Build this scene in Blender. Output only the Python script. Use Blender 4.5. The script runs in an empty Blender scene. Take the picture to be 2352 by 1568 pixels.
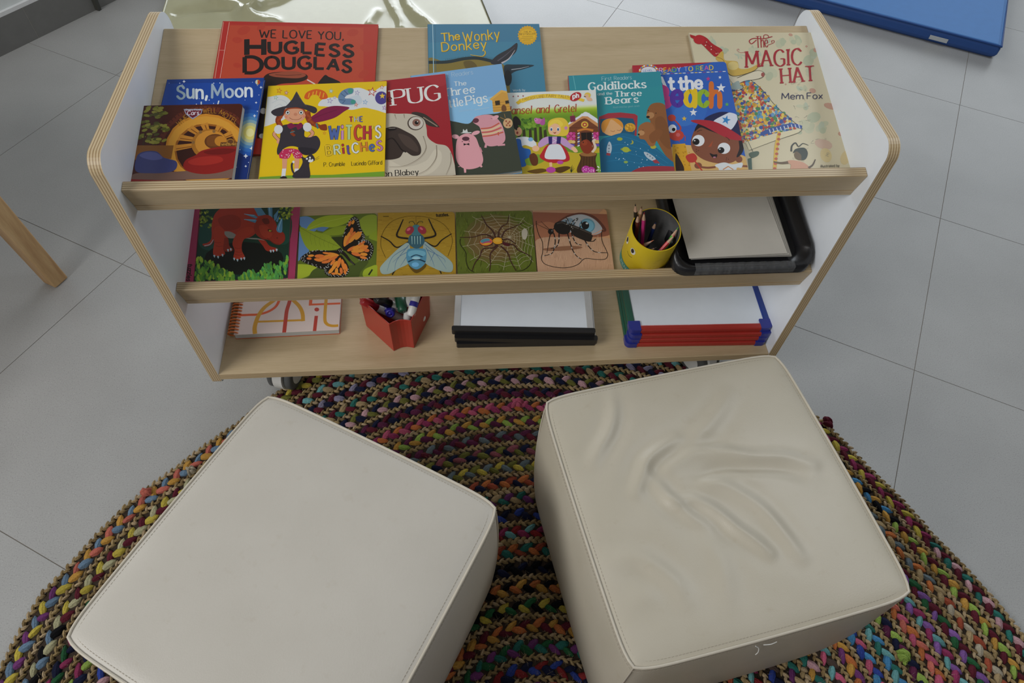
import bpy, bmesh, math, random
from math import sin, cos, pi, radians, sqrt, atan2, hypot
from mathutils import Vector, Matrix
from mathutils.geometry import tessellate_polygon

random.seed(7)
SC = bpy.context.scene
COL = SC.collection

# ------------------------------------------------------------------ camera
FPX, PIT, YAW, ROL = 1624.8263, 0.93921, 0.12005, 0.06107
CAM = Vector((0.4946, -0.9885, 1.3703))
IW, IH = 2352, 1568
_f = Vector((sin(YAW) * cos(PIT), cos(YAW) * cos(PIT), -sin(PIT)))
_r = Vector((cos(YAW), -sin(YAW), 0))
_u = _r.cross(_f)
CR = _r * cos(ROL) + _u * sin(ROL)
CU = _u * cos(ROL) - _r * sin(ROL)
cd = bpy.data.cameras.new('camera')
cam = bpy.data.objects.new('camera', cd)
COL.objects.link(cam)
cam.matrix_world = Matrix(((CR.x, CU.x, -_f.x, CAM.x), (CR.y, CU.y, -_f.y, CAM.y), (CR.z, CU.z, -_f.z, CAM.z), (0, 0, 0, 1)))
cd.sensor_width = 36
cd.lens = FPX * 36 / IW
cd.clip_start = 0.02
SC.camera = cam

# ------------------------------------------------------------------ light
wd = bpy.data.worlds.new('world')
SC.world = wd
wd.use_nodes = True
wd.node_tree.nodes['Background'].inputs[0].default_value = (0.98, 0.99, 1.0, 1)
wd.node_tree.nodes['Background'].inputs[1].default_value = 0.09


def area(name, loc, target, sx, sy, power, color):
    l = bpy.data.lights.new(name, 'AREA')
    l.shape = 'RECTANGLE'
    l.size, l.size_y, l.energy, l.color = sx, sy, power, color
    o = bpy.data.objects.new(name, l)
    COL.objects.link(o)
    o.location = loc
    o.rotation_euler = (Vector(target) - Vector(loc)).to_track_quat('-Z', 'Y').to_euler()
    return o


area('window_light', (-1.95, -1.65, 2.4), (0.4, -0.2, 0.4), 1.8, 1.5, 65, (1.0, 0.99, 0.965))
area('ceiling_panel_light', (2.5, 0.3, 2.75), (2.5, 0.3, 0), 1.2, 1.2, 23, (0.93, 0.98, 1.0))
area('ceiling_panel_light', (0.4, 2.2, 2.75), (0.4, 2.2, 0), 1.4, 1.4, 8, (1.0, 0.98, 0.95))
area('ceiling_panel_light', (0.5, -1.9, 2.75), (0.5, -1.2, 0), 1.2, 1.2, 4, (1.0, 0.98, 0.95))
area('glass_door_daylight', (0.95, 5.2, 1.35), (0.95, 0.0, 0.5), 4.4, 2.4, 165, (0.88, 0.94, 1.0))
area('window_light', (4.0, 3.0, 1.6), (1.0, 0.0, 0.3), 2.0, 1.8, 15, (0.85, 0.93, 1.0))
SC.view_settings.view_transform = 'Standard'
SC.view_settings.look = 'None'
SC.view_settings.gamma = 1
SC.view_settings.exposure = 0.08


# ------------------------------------------------------------------ measuring helpers
def ray(px, py):
    return (CR * ((px - IW / 2) / FPX) + CU * (-(py - IH / 2) / FPX) + _f)


def on_plane(px, py, O, N):
    d = ray(px, py)
    return CAM + d * ((O - CAM).dot(N) / d.dot(N))


def at(px, py, z):
    return on_plane(px, py, Vector((0, 0, z)), Vector((0, 0, 1)))


def lin(c):
    c = c / 255.0
    return c / 12.92 if c <= 0.04045 else ((c + 0.055) / 1.055) ** 2.4


def hexc(h, gain=1.0, cap=0.86):
    h = h.lstrip('#')
    if len(h) == 3:
        h = ''.join(c * 2 for c in h)
    v = [lin(int(h[i:i + 2], 16)) * gain for i in (0, 2, 4)]
    m = max(v)
    if m > cap:
        v = [x * cap / m for x in v]
    return (v[0], v[1], v[2], 1.0)


# ------------------------------------------------------------------ tagging
def tag(o, label=None, cat=None, group=None, kind=None):
    if label: o['label'] = label
    if cat: o['category'] = cat
    if group: o['group'] = group
    if kind: o['kind'] = kind
    return o


def empty(name, loc=(0, 0, 0), mat4=None):
    o = bpy.data.objects.new(name, None)
    COL.objects.link(o)
    if mat4 is not None:
        o.matrix_world = mat4
    else:
        o.location = loc
    return o


def thing(name, label, cat, loc=(0, 0, 0), group=None, mat4=None):
    return tag(empty(name, loc, mat4), label, cat, group)


# ------------------------------------------------------------------ mesh builder
class MB:
    def __init__(self):
        self.v, self.f, self.m, self.c, self.s = [], [], [], [], []

    def add(self, vs, fs, m=0, col=None, smooth=False, M=None):
        b = len(self.v)
        if M is not None:
            vs = [M @ Vector(p) for p in vs]
        self.v += [tuple(p) for p in vs]
        for f in fs:
            self.f.append(tuple(i + b for i in f))
            self.m.append(m)
            self.c.append(col)
            self.s.append(smooth)
        return self

    def box(self, lo, hi, m=0, col=None, M=None):
        (a, b, c), (d, e, f) = lo, hi
        vs = [(a, b, c), (d, b, c), (d, e, c), (a, e, c), (a, b, f), (d, b, f), (d, e, f), (a, e, f)]
        fs = [(0, 3, 2, 1), (4, 5, 6, 7), (0, 1, 5, 4), (1, 2, 6, 5), (2, 3, 7, 6), (3, 0, 4, 7)]
        return self.add(vs, fs, m, col, False, M)

    def prism(self, prof, z0, z1, m=0, mcap=None, col=None, M=None, smooth=False, taper=0.0):
        """closed 2d outline extruded along local z"""
        n = len(prof)
        cx = sum(p[0] for p in prof) / n
        cy = sum(p[1] for p in prof) / n
        k = 1 - taper
        vs = [(p[0], p[1], z0) for p in prof] + [(cx + (p[0] - cx) * k, cy + (p[1] - cy) * k, z1) for p in prof]
        fs = [(i, (i + 1) % n, n + (i + 1) % n, n + i) for i in range(n)]
        self.add(vs, fs, m, col, smooth, M)
        mc = m if mcap is None else mcap
        self.add(vs, [tuple(range(n - 1, -1, -1)), tuple(range(n, 2 * n))], mc, col, False, M)
        return self

    def lathe(self, prof, seg=32, m=0, col=None, M=None, smooth=True, arc=2 * pi):
        vs, fs = [], []
        n = len(prof)
        for i in range(seg):
            a = arc * i / seg
            vs += [(r * cos(a), r * sin(a), z) for r, z in prof]
        for i in range(seg):
            j = (i + 1) % seg
            for k in range(n - 1):
                fs.append((i * n + k, j * n + k, j * n + k + 1, i * n + k + 1))
        return self.add(vs, fs, m, col, smooth, M)

    def tube(self, pts, r, seg=8, m=0, col=None, M=None, closed=False, caps=True, smooth=True):
        pts = [Vector(p) for p in pts]
        n = len(pts)
        rr = r if hasattr(r, '__len__') else [r] * n
        vs, fs = [], []
        prev = None
        for i, p in enumerate(pts):
            if closed:
                t = (pts[(i + 1) % n] - pts[i - 1]).normalized()
            else:
                t = (pts[min(i + 1, n - 1)] - pts[max(i - 1, 0)]).normalized()
            if prev is None:
                a = Vector((0, 0, 1)) if abs(t.z) < 0.9 else Vector((1, 0, 0))
                x = t.cross(a).normalized()
            else:
                x = (prev - t * prev.dot(t)).normalized()
            prev = x
            y = t.cross(x)
            for k in range(seg):
                a = 2 * pi * k / seg
                vs.append(p + x * (cos(a) * rr[i]) + y * (sin(a) * rr[i]))
        for i in range(n if closed else n - 1):
            j = (i + 1) % n
            for k in range(seg):
                l = (k + 1) % seg
                fs.append((i * seg + k, i * seg + l, j * seg + l, j * seg + k))
        self.add(vs, fs, m, col, smooth, M)
        if caps and not closed:
            self.add([vs[k] for k in range(seg)], [tuple(range(seg - 1, -1, -1))], m, col, False, M)
            self.add([vs[(n - 1) * seg + k] for k in range(seg)], [tuple(range(seg))], m, col, False, M)
        return self

    def grid(self, fn, nu, nv, m=0, col=None, smooth=True, M=None):
        vs = [fn(i / nu, j / nv) for j in range(nv + 1) for i in range(nu + 1)]
        fs = [(j * (nu + 1) + i, j * (nu + 1) + i + 1, (j + 1) * (nu + 1) + i + 1, (j + 1) * (nu + 1) + i) for j in range(nv) for i in range(nu)]
        return self.add(vs, fs, m, col, smooth, M)

    def build(self, name, mats, parent=None, loc=None, mat4=None, bevel=0, bseg=2):
        me = bpy.data.meshes.new(name)
        me.from_pydata(self.v, [], self.f)
        if not isinstance(mats, (list, tuple)):
            mats = [mats]
        for k in mats:
            me.materials.append(k)
        me.polygons.foreach_set('material_index', self.m)
        me.polygons.foreach_set('use_smooth', self.s)
        if any(c is not None for c in self.c):
            ca = me.attributes.new('Col', 'FLOAT_COLOR', 'CORNER')
            data = []
            for p, c in zip(me.polygons, self.c):
                data += list(c if c is not None else (0.8, 0.8, 0.8, 1)) * p.loop_total
            ca.data.foreach_set('color', data)
        me.update()
        o = bpy.data.objects.new(name, me)
        COL.objects.link(o)
        if parent is not None:
            o.parent = parent
        if mat4 is not None:
            if parent is None:
                o.matrix_world = mat4
            else:
                o.matrix_local = mat4
        elif loc is not None:
            o.location = loc
        if bevel:
            b = o.modifiers.new('bevel', 'BEVEL')
            b.width = bevel
            b.segments = bseg
            b.limit_method = 'ANGLE'
            b.angle_limit = radians(40)
        return o


def rrect(x0, y0, x1, y1, r, n=6):
    """rounded rectangle outline, r one radius or four (from lower left, counter clockwise)"""
    rs = r if hasattr(r, '__len__') else [r] * 4
    out = []
    for (cx, cy, sx, sy, a0), q in zip(((x0, y0, 1, 1, pi), (x1, y0, -1, 1, 1.5 * pi), (x1, y1, -1, -1, 0), (x0, y1, 1, -1, 0.5 * pi)), rs):
        if q < 1e-6:
            out.append((cx, cy))
            continue
        for k in range(n + 1):
            a = a0 + 0.5 * pi * k / n
            out.append((cx + sx * q + q * cos(a), cy + sy * q + q * sin(a)))
    return out


def spline(pts, n=6, closed=False):
    """Catmull-Rom through 2d or 3d points"""
    P = [Vector(p) for p in pts]
    if len(P) < 3:
        return P
    out = []
    N = len(P)
    for i in range(N if closed else N - 1):
        if closed:
            a, b, c, d = P[i - 1], P[i], P[(i + 1) % N], P[(i + 2) % N]
        else:
            a, b, c, d = P[max(i - 1, 0)], P[i], P[i + 1], P[min(i + 2, N - 1)]
        for k in range(n):
            t = k / n
            out.append(0.5 * ((2 * b) + (c - a) * t + (2 * a - 5 * b + 4 * c - d) * t * t + (3 * b - a - 3 * c + d) * t ** 3))
    if not closed:
        out.append(P[-1])
    return out


# ------------------------------------------------------------------ materials
def nmat(name):
    m = bpy.data.materials.new(name)
    m.use_nodes = True
    nt = m.node_tree
    return m, nt, nt.nodes['Principled BSDF']


def N_(nt, typ, **kw):
    n = nt.nodes.new(typ)
    for k, v in kw.items():
        setattr(n, k, v)
    return n


def bump(nt, b, height, strength, dist):
    n = N_(nt, 'ShaderNodeBump')
    n.inputs['Strength'].default_value = strength
    n.inputs['Distance'].default_value = dist
    nt.links.new(height, n.inputs['Height'])
    nt.links.new(n.outputs[0], b.inputs['Normal'])


def coords(nt, scale=(1, 1, 1), kind='Object'):
    t = N_(nt, 'ShaderNodeTexCoord')
    mp = N_(nt, 'ShaderNodeMapping')
    mp.inputs['Scale'].default_value = scale
    nt.links.new(t.outputs[kind], mp.inputs[0])
    return mp.outputs[0]


def noise(nt, vec, scale, detail=3, rough=0.5):
    n = N_(nt, 'ShaderNodeTexNoise')
    n.inputs['Scale'].default_value = scale
    n.inputs['Detail'].default_value = detail
    n.inputs['Roughness'].default_value = rough
    nt.links.new(vec, n.inputs['Vector'])
    return n.outputs['Fac']


def ramp(nt, fac, stops):
    r = N_(nt, 'ShaderNodeValToRGB')
    e = r.color_ramp.elements
    while len(e) < len(stops):
        e.new(0.5)
    for k, (p, c) in zip(e, stops):
        k.position = p
        k.color = c if len(c) == 4 else (*c, 1)
    nt.links.new(fac, r.inputs[0])
    return r.outputs[0]


def plain(name, col, rough=0.5, spec=0.5, metal=0.0, bscale=0, bstr=0.1, bdist=0.001, vary=0.04, coat=0):
    m, nt, b = nmat(name)
    c = col if len(col) == 4 else (*col, 1)
    v = coords(nt)
    f = noise(nt, v, 35, 3)
    nt.links.new(ramp(nt, f, [(0.3, [x * (1 - vary) for x in c[:3]]), (0.7, [min(1, x * (1 + vary)) for x in c[:3]])]), b.inputs['Base Color'])
    b.inputs['Roughness'].default_value = rough
    b.inputs['Specular IOR Level'].default_value = spec
    b.inputs['Metallic'].default_value = metal
    b.inputs['Coat Weight'].default_value = coat
    if bscale:
        bump(nt, b, noise(nt, v, bscale, 4), bstr, bdist)
    return m


def vcol(name, rough=0.4, spec=0.5, coat=0.0, bscale=0, bstr=0.1, bdist=0.001, stretch=(1, 1, 1), vary=0.0):
    m, nt, b = nmat(name)
    a = N_(nt, 'ShaderNodeAttribute', attribute_name='Col')
    src = a.outputs['Color']
    if vary:
        f = noise(nt, coords(nt, stretch), bscale or 200, 4)
        mx = N_(nt, 'ShaderNodeMixRGB', blend_type='MULTIPLY')
        mx.inputs[0].default_value = 1
        nt.links.new(src, mx.inputs[1])
        nt.links.new(ramp(nt, f, [(0.25, (1 - vary,) * 3), (0.75, (1, 1, 1))]), mx.inputs[2])
        src = mx.outputs[0]
    nt.links.new(src, b.inputs['Base Color'])
    b.inputs['Roughness'].default_value = rough
    b.inputs['Specular IOR Level'].default_value = spec
    b.inputs['Coat Weight'].default_value = coat
    if bscale:
        bump(nt, b, noise(nt, coords(nt, stretch), bscale, 4), bstr, bdist)
    return m


def birch(name, axis='X', rough=0.42, tint=1.0):
    m, nt, b = nmat(name)
    sc = {'X': (2.2, 26, 26), 'Y': (26, 2.2, 26), 'Z': (26, 26, 2.2)}[axis]
    v = coords(nt, sc)
    f1 = noise(nt, v, 1.6, 5, 0.6)
    c = ramp(nt, f1, [(0.25, (0.46 * tint, 0.355 * tint, 0.21 * tint)), (0.55, (0.525 * tint, 0.41 * tint, 0.255 * tint)), (0.8, (0.57 * tint, 0.455 * tint, 0.295 * tint))])
    f2 = noise(nt, coords(nt, tuple(s * 7 for s in sc)), 2.0, 3)
    mx = N_(nt, 'ShaderNodeMixRGB', blend_type='MULTIPLY')
    mx.inputs[0].default_value = 0.5
    nt.links.new(c, mx.inputs[1])
    nt.links.new(ramp(nt, f2, [(0.3, (0.86, 0.84, 0.80)), (0.6, (1, 1, 1))]), mx.inputs[2])
    nt.links.new(mx.outputs[0], b.inputs['Base Color'])
    b.inputs['Roughness'].default_value = rough
    return m


def plyedge(name, axis, thick, layers=9, off=0.0):
    """bare plywood edge: alternating light and dark veneers across the thickness axis"""
    m, nt, b = nmat(name)
    t = N_(nt, 'ShaderNodeTexCoord')
    s = N_(nt, 'ShaderNodeSeparateXYZ')
    nt.links.new(t.outputs['Object'], s.inputs[0])
    k = N_(nt, 'ShaderNodeMath', operation='MULTIPLY_ADD')
    k.inputs[1].default_value = layers / thick * 0.5
    k.inputs[2].default_value = off
    nt.links.new(s.outputs[axis], k.inputs[0])
    fr = N_(nt, 'ShaderNodeMath', operation='FRACT')
    nt.links.new(k.outputs[0], fr.inputs[0])
    ax = {'X': (3, 40, 40), 'Y': (9, 200, 200), 'Z': (9, 200, 200)}[axis]
    nz = noise(nt, coords(nt, {'X': (250, 12, 12), 'Y': (12, 250, 250), 'Z': (12, 250, 250)}[axis]), 1.0, 3)
    ad = N_(nt, 'ShaderNodeMath', operation='MULTIPLY_ADD')
    ad.inputs[1].default_value = 0.22
    nt.links.new(nz, ad.inputs[0])
    nt.links.new(fr.outputs[0], ad.inputs[2])
    c = ramp(nt, ad.outputs[0], [(0.12, (0.60, 0.47, 0.29)), (0.5, (0.63, 0.51, 0.33)), (0.62, (0.33, 0.225, 0.115)), (0.98, (0.40, 0.28, 0.15)), (1.0, (0.6, 0.47, 0.29))])
    nt.links.new(c, b.inputs['Base Color'])
    b.inputs['Roughness'].default_value = 0.42
    return m


M = {}
M['birch'] = birch('birch_face')
M['ply_x'] = plyedge('plywood_edge_across_x', 'X', 0.0184)
M['ply_y'] = plyedge('plywood_edge_across_y', 'Y', 0.0169, 9, 0.5)
M['ply_z'] = plyedge('plywood_edge_across_z', 'Z', 0.0145, 7)
M['laminate'] = plain('white_laminate', (0.79, 0.835, 0.90), 0.38, vary=0.01)
M['cover'] = vcol('printed_glossy_cover', 0.33, 0.5)
M['print'] = vcol('printed_board', 0.42, 0.5)
M['paper'] = plain('paper_white', (0.60, 0.575, 0.52), 0.75, 0.2, vary=0.02)
M['page_edge'] = plain('page_edges', (0.66, 0.63, 0.55), 0.8, 0.2, bscale=0)
M['black_plastic'] = plain('black_plastic', (0.012, 0.012, 0.014), 0.3, 0.5)
M['grey_plastic'] = plain('caster_grey', (0.10, 0.105, 0.105), 0.55)
M['white_plastic'] = plain('caster_white', (0.72, 0.72, 0.70), 0.4)
M['steel'] = plain('brushed_aluminium', (0.62, 0.63, 0.64), 0.35, 0.5, 0.6)
M['whiteboard'] = plain('whiteboard_face', (0.71, 0.765, 0.835), 0.24, 0.5, vary=0.015)

# ------------------------------------------------------------------ floor, wall
TA = -0.52212
TE = Vector((cos(TA), sin(TA), 0))
TG = Vector((-sin(TA), cos(TA), 0))
TO = Vector((1.5614, -0.1363, 0))


def tp(e, g, z=0.0):
    p = TO + TE * (e * 0.6) + TG * (g * 0.6)
    return (p.x, p.y, z)


def floor_mat():
    m, nt, b = nmat('grey_porcelain_tile')
    v = coords(nt)
    big = noise(nt, v, 5, 4)
    base = ramp(nt, big, [(0.3, (0.335, 0.335, 0.33)), (0.7, (0.375, 0.375, 0.37))])
    fine = noise(nt, v, 420, 2)
    mx = N_(nt, 'ShaderNodeMixRGB', blend_type='MULTIPLY')
    mx.inputs[0].default_value = 1
    nt.links.new(base, mx.inputs[1])
    nt.links.new(ramp(nt, fine, [(0.30, (0.72, 0.72, 0.71)), (0.42, (0.97, 0.97, 0.97)), (0.66, (1.0, 1.0, 1.0)), (0.74, (1.35, 1.35, 1.35))]), mx.inputs[2])
    vo = N_(nt, 'ShaderNodeTexVoronoi')
    vo.inputs['Scale'].default_value = 55
    nt.links.new(v, vo.inputs['Vector'])
    mx2 = N_(nt, 'ShaderNodeMixRGB', blend_type='MIX')
    nt.links.new(ramp(nt, vo.outputs['Distance'], [(0.0, (0.55, 0.55, 0.55)), (0.075, (0.0, 0.0, 0.0))]), mx2.inputs[0])
    nt.links.new(mx.outputs[0], mx2.inputs[1])
    mx2.inputs[2].default_value = (0.62, 0.62, 0.60, 1)
    nt.links.new(mx2.outputs[0], b.inputs['Base Color'])
    b.inputs['Roughness'].default_value = 0.34
    b.inputs['Specular IOR Level'].default_value = 0.55
    return m


M['tile'] = floor_mat()
M['grout'] = plain('grout', (0.22, 0.20, 0.175), 0.85, 0.2)
mb = MB()
es = [-8.13, -7.13, -6.13, -5.13, -4.13, -3.13, -2.02, -1.0, 0.0, 1, 2, 3, 4, 5]
gs = [-6, -5, -4, -3, -2.035, -0.975, 0.03, 1, 2, 3, 4, 5, 6, 7, 8]
GW = 0.0017 / 0.6
for i in range(len(es) - 1):
    for j in range(len(gs) - 1):
        a, b_, c, d = es[i] + GW / 2, es[i + 1] - GW / 2, gs[j] + GW / 2, gs[j + 1] - GW / 2
        zz = -0.0012
        vs = [tp(a, c), tp(b_, c), tp(b_, d), tp(a, d), tp(a, c, zz), tp(b_, c, zz), tp(b_, d, zz), tp(a, d, zz)]
        mb.add(vs, [(0, 1, 2, 3), (0, 4, 5, 1), (1, 5, 6, 2), (2, 6, 7, 3), (3, 7, 4, 0)], 0)
zz = -0.001
mb.add([tp(es[0], gs[0], zz), tp(es[-1], gs[0], zz), tp(es[-1], gs[-1], zz), tp(es[0], gs[-1], zz)], [(0, 1, 2, 3)], 1)
tag(mb.build('floor', [M['tile'], M['grout']]), 'grey speckled porcelain tile floor', 'floor', kind='structure')

WL = [at(-120, 193, 0), at(0, 131, 0), at(90, 84, 0), at(260, 6, 0), at(420, -66, 0)]
wa, wb = at(0, 131, 0), at(260, 4, 0)
wdir = (wb - wa).normalized()
wn = Vector((-wdir.y, wdir.x, 0))        # points away from the room
if wn.x > 0:
    wn = -wn


def wp(s, d, z):
    p = wa + wdir * s + wn * d
    return (p.x, p.y, z)


M['skirt'] = plain('dark_tile_skirting', (0.165, 0.165, 0.16), 0.5, bscale=300, bstr=0.05)
M['wall'] = plain('white_wall_paint', (0.66, 0.70, 0.70), 0.7, bscale=120, bstr=0.05)
M['grout2'] = plain('pale_grout', (0.42, 0.41, 0.38), 0.8)
SKH = 0.105


def wall_box(mb, s0, s1, d0, d1, z0, z1, m=0):
    vs = [wp(s0, d0, z0), wp(s1, d0, z0), wp(s1, d1, z0), wp(s0, d1, z0), wp(s0, d0, z1), wp(s1, d0, z1), wp(s1, d1, z1), wp(s0, d1, z1)]
    mb.add(vs, [(0, 1, 2, 3), (4, 7, 6, 5), (0, 4, 5, 1), (1, 5, 6, 2), (2, 6, 7, 3), (3, 7, 4, 0)], m)


sj = (at(87, 86, 0) - wa).dot(wdir)
mb = MB()
for k in range(-3, 1):
    wall_box(mb, sj + k * 0.6 + 0.0012, sj + (k + 1) * 0.6 - 0.0012, 0, 0.012, 0, SKH, 0)
wall_box(mb, sj - 1.8, sj + 0.6, 0.0012, 0.012, 0, SKH - 0.001, 1)
tag(mb.build('baseboard_left', [M['skirt'], M['grout2']]), 'dark grey tile skirting along the wall', 'skirting', kind='structure')
mb = MB()
wall_box(mb, sj - 1.8, sj + 0.6, 0.012, 0.15, 0, 2.6)
tag(mb.build('wall_left', M['wall']), 'white painted wall above the tile skirting', 'wall', kind='structure')
mb = MB()
wall_box(mb, sj - 1.8, sj + 0.6, 0.001, 0.012, SKH, SKH + 0.012)
tag(mb.build('trim_1', plain('white_trim', (0.72, 0.73, 0.74), 0.4)), 'white trim strip on top of the skirting', 'trim', kind='structure')

# ------------------------------------------------------------------ bookcase
W = 1.1493
PT = 0.0184
LIP1 = dict(a=(-.1405, .6410), b=(-.1567, .6361), c=(-.1433, .5961), d=(-.1413, .5819))
LIP2 = dict(a=(-.1374, .4092), b=(-.1541, .4045), c=(-.1411, .3648), d=(-.1379, .3507))
TH = math.atan2(0.6803 - 0.5961, 0.2076 + 0.1433)
SN = Vector((0, -sin(TH), cos(TH)))      # shelf normal
SV = Vector((0, cos(TH), sin(TH)))       # up the shelf
S1 = Vector((0, -.1433, .5961))
S2 = Vector((0, -.1411, .3648))
SHELF_Z = 0.152

bc = thing('bookcase', 'white and birch plywood bookcase on casters with two sloping display shelves', 'bookcase', (W / 2, 0.03, 0))


def bpart(name, mb, mats, bevel=0, off=None, mat4=None):
    """part given in world coordinates (or with its own matrix) parented to the bookcase"""
    base = Matrix.Translation(-Vector(bc.location))
    return mb.build(name, mats, bc, mat4=base @ (mat4 if mat4 is not None else Matrix.Identity(4)), bevel=bevel)


# side panels: outline in (y, z)
def panel_outline():
    o = []
    def arc(cx, cy, r, a0, a1, n=8):
        for k in range(n + 1):
            a = radians(a0 + (a1 - a0) * k / n)
            o.append((cx + r * cos(a), cy + r * sin(a)))
    arc(-0.148, 0.131, 0.012, 180, 270)
    arc(0.218, 0.151, 0.032, 270, 360)
    arc(0.208, 0.662, 0.042, 0, 90)
    arc(-0.146, 0.680, 0.027, 90, 176)
    return o


for x0 in (-PT, W):
    mb = MB()
    o = panel_outline()
    n = len(o)
    vs = [(-PT / 2, y, z) for y, z in o] + [(PT / 2, y, z) for y, z in o]
    mb.add(vs, [(i, n + i, n + (i + 1) % n, (i + 1) % n) for i in range(n)], 1, smooth=False)
    mb.add(vs, [tuple(range(n)), tuple(range(2 * n - 1, n - 1, -1))], 0)
    p = bpart('side_panel', mb, [M['laminate'], M['ply_x']], bevel=0.0009, mat4=Matrix.Translation((x0 + PT / 2, 0, 0)))


def frame_mat(o, th):
    """local x along the shelf, y up the slope, z along the normal"""
    return Matrix(((1, 0, 0, o[0]), (0, cos(th), -sin(th), o[1]), (0, sin(th), cos(th), o[2]), (0, 0, 0, 1)))


def shelf_and_lip(L, S, depth, tag_):
    t = hypot(L['d'][0] - L['c'][0], L['d'][1] - L['c'][1])
    mb = MB()
    mb.box((0, 0, -t), (W, depth, 0))
    for i, f in enumerate(mb.f):
        if i in (2, 4):
            mb.m[i] = 1
    bpart('sloping_shelf', mb, [M['birch'], M['ply_z']], bevel=0.0015, mat4=frame_mat((0, S.y, S.z), TH))
    # lip standing on the front edge of the shelf
    A, B, C = Vector((0, *L['a'])), Vector((0, *L['b'])), Vector((0, *L['c']))
    yv = (A - B).normalized()
    zv = (B - C).normalized()
    thk, hh = (A - B).length, (B - C).length
    zv = (zv - yv * zv.dot(yv)).normalized()
    mb = MB()
    mb.box((0, 0, 0.0), (W, thk, hh))
    mb.m[1] = 1
    mat4 = Matrix(((1, 0, 0, 0), (0, yv.y, zv.y, C.y), (0, yv.z, zv.z, C.z), (0, 0, 0, 1)))
    bpart('front_lip', mb, [M['birch'], M['ply_y']], bevel=0.0016, mat4=mat4)


shelf_and_lip(LIP1, S1, 0.361, 'top')
shelf_and_lip(LIP2, S2, 0.361, 'mid')
mb = MB()
mb.box((0, -0.1602, SHELF_Z - 0.0184), (W, 0.236, SHELF_Z))
mb.m[2] = 1
mb.m[4] = 1
bpart('bottom_shelf', mb, [M['birch'], plyedge('plywood_edge_bottom', 'Z', 0.0184, 9)], bevel=0.0012)

# casters under the bottom shelf
def caster(x, y, yaw):
    R = Matrix.Translation((x, y, 0)) @ Matrix.Rotation(yaw, 4, 'Z')
    e = empty('caster')
    e.parent = bc
    e.matrix_local = Matrix.Translation(-Vector(bc.location)) @ R
    zb = SHELF_Z - 0.0184
    mb = MB()
    mb.box((-0.030, -0.030, zb - 0.003), (0.030, 0.030, zb - 0.0002))
    mb.build('mounting_plate', M['steel'], e)
    mb = MB()
    mb.lathe([(0.0, zb - 0.003), (0.017, zb - 0.003), (0.019, zb - 0.010), (0.015, zb - 0.019), (0, zb - 0.019)], 20)
    mb.box((-0.011, 0.0, 0.06), (0.011, 0.030, zb - 0.014))
    # rounded white hood between the twin wheels
    pr = [(0.028 + 0.046 * cos(radians(a)), 0.046 + 0.046 * sin(radians(a))) for a in range(-88, 232, 10)]
    mb.prism(pr, -0.0105, 0.0105, M=Matrix(((0, 0, 1, 0), (1, 0, 0, 0), (0, 1, 0, 0), (0, 0, 0, 1))))
    mb.build('caster_hood', M['white_plastic'], e, bevel=0.002)
    for s in (-1, 1):
        mb = MB()
        Rw = Matrix.Translation((s * 0.0115, 0.028, 0.042)) @ Matrix.Rotation(s * pi / 2, 4, 'Y')
        mb.lathe([(0.0, 0.0), (0.038, 0.0), (0.042, 0.003), (0.042, 0.013), (0.037, 0.017), (0.027, 0.017)], 36, 0, M=Rw)
        mb.lathe([(0.027, 0.017), (0.022, 0.0175), (0.0, 0.0195)], 36, 1, M=Rw)
        mb.build('wheel', [M['grey_plastic'], M['white_plastic']], e)
    return e


caster(0.094, -0.105, radians(-16))
caster(1.055, -0.105, radians(28))
caster(0.094, 0.17, radians(12))
caster(1.055, 0.17, radians(-30))

# ------------------------------------------------------------------ printed artwork: flat ink shapes on one cover mesh
CROPS = {'A': (180, 0, 1853 / 520), 'B': (580, 30, 1989 / 520), 'C': (960, 30, 1989 / 520), 'D': (1280, 60, 2146 / 520), 'E': (1580, 0, 1924 / 540),
         'F': (400, 380, 2306 / 500), 'G': (840, 440, 2352 / 580), 'H': (1380, 430, 2352 / 540), 'I': (380, 640, 2352 / 500), 'J': (800, 640, 2352 / 600),
         'K': (1380, 620, 2352 / 500), 'P': (0, 0, 1.0)}
LAY = 1.4e-6

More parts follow.
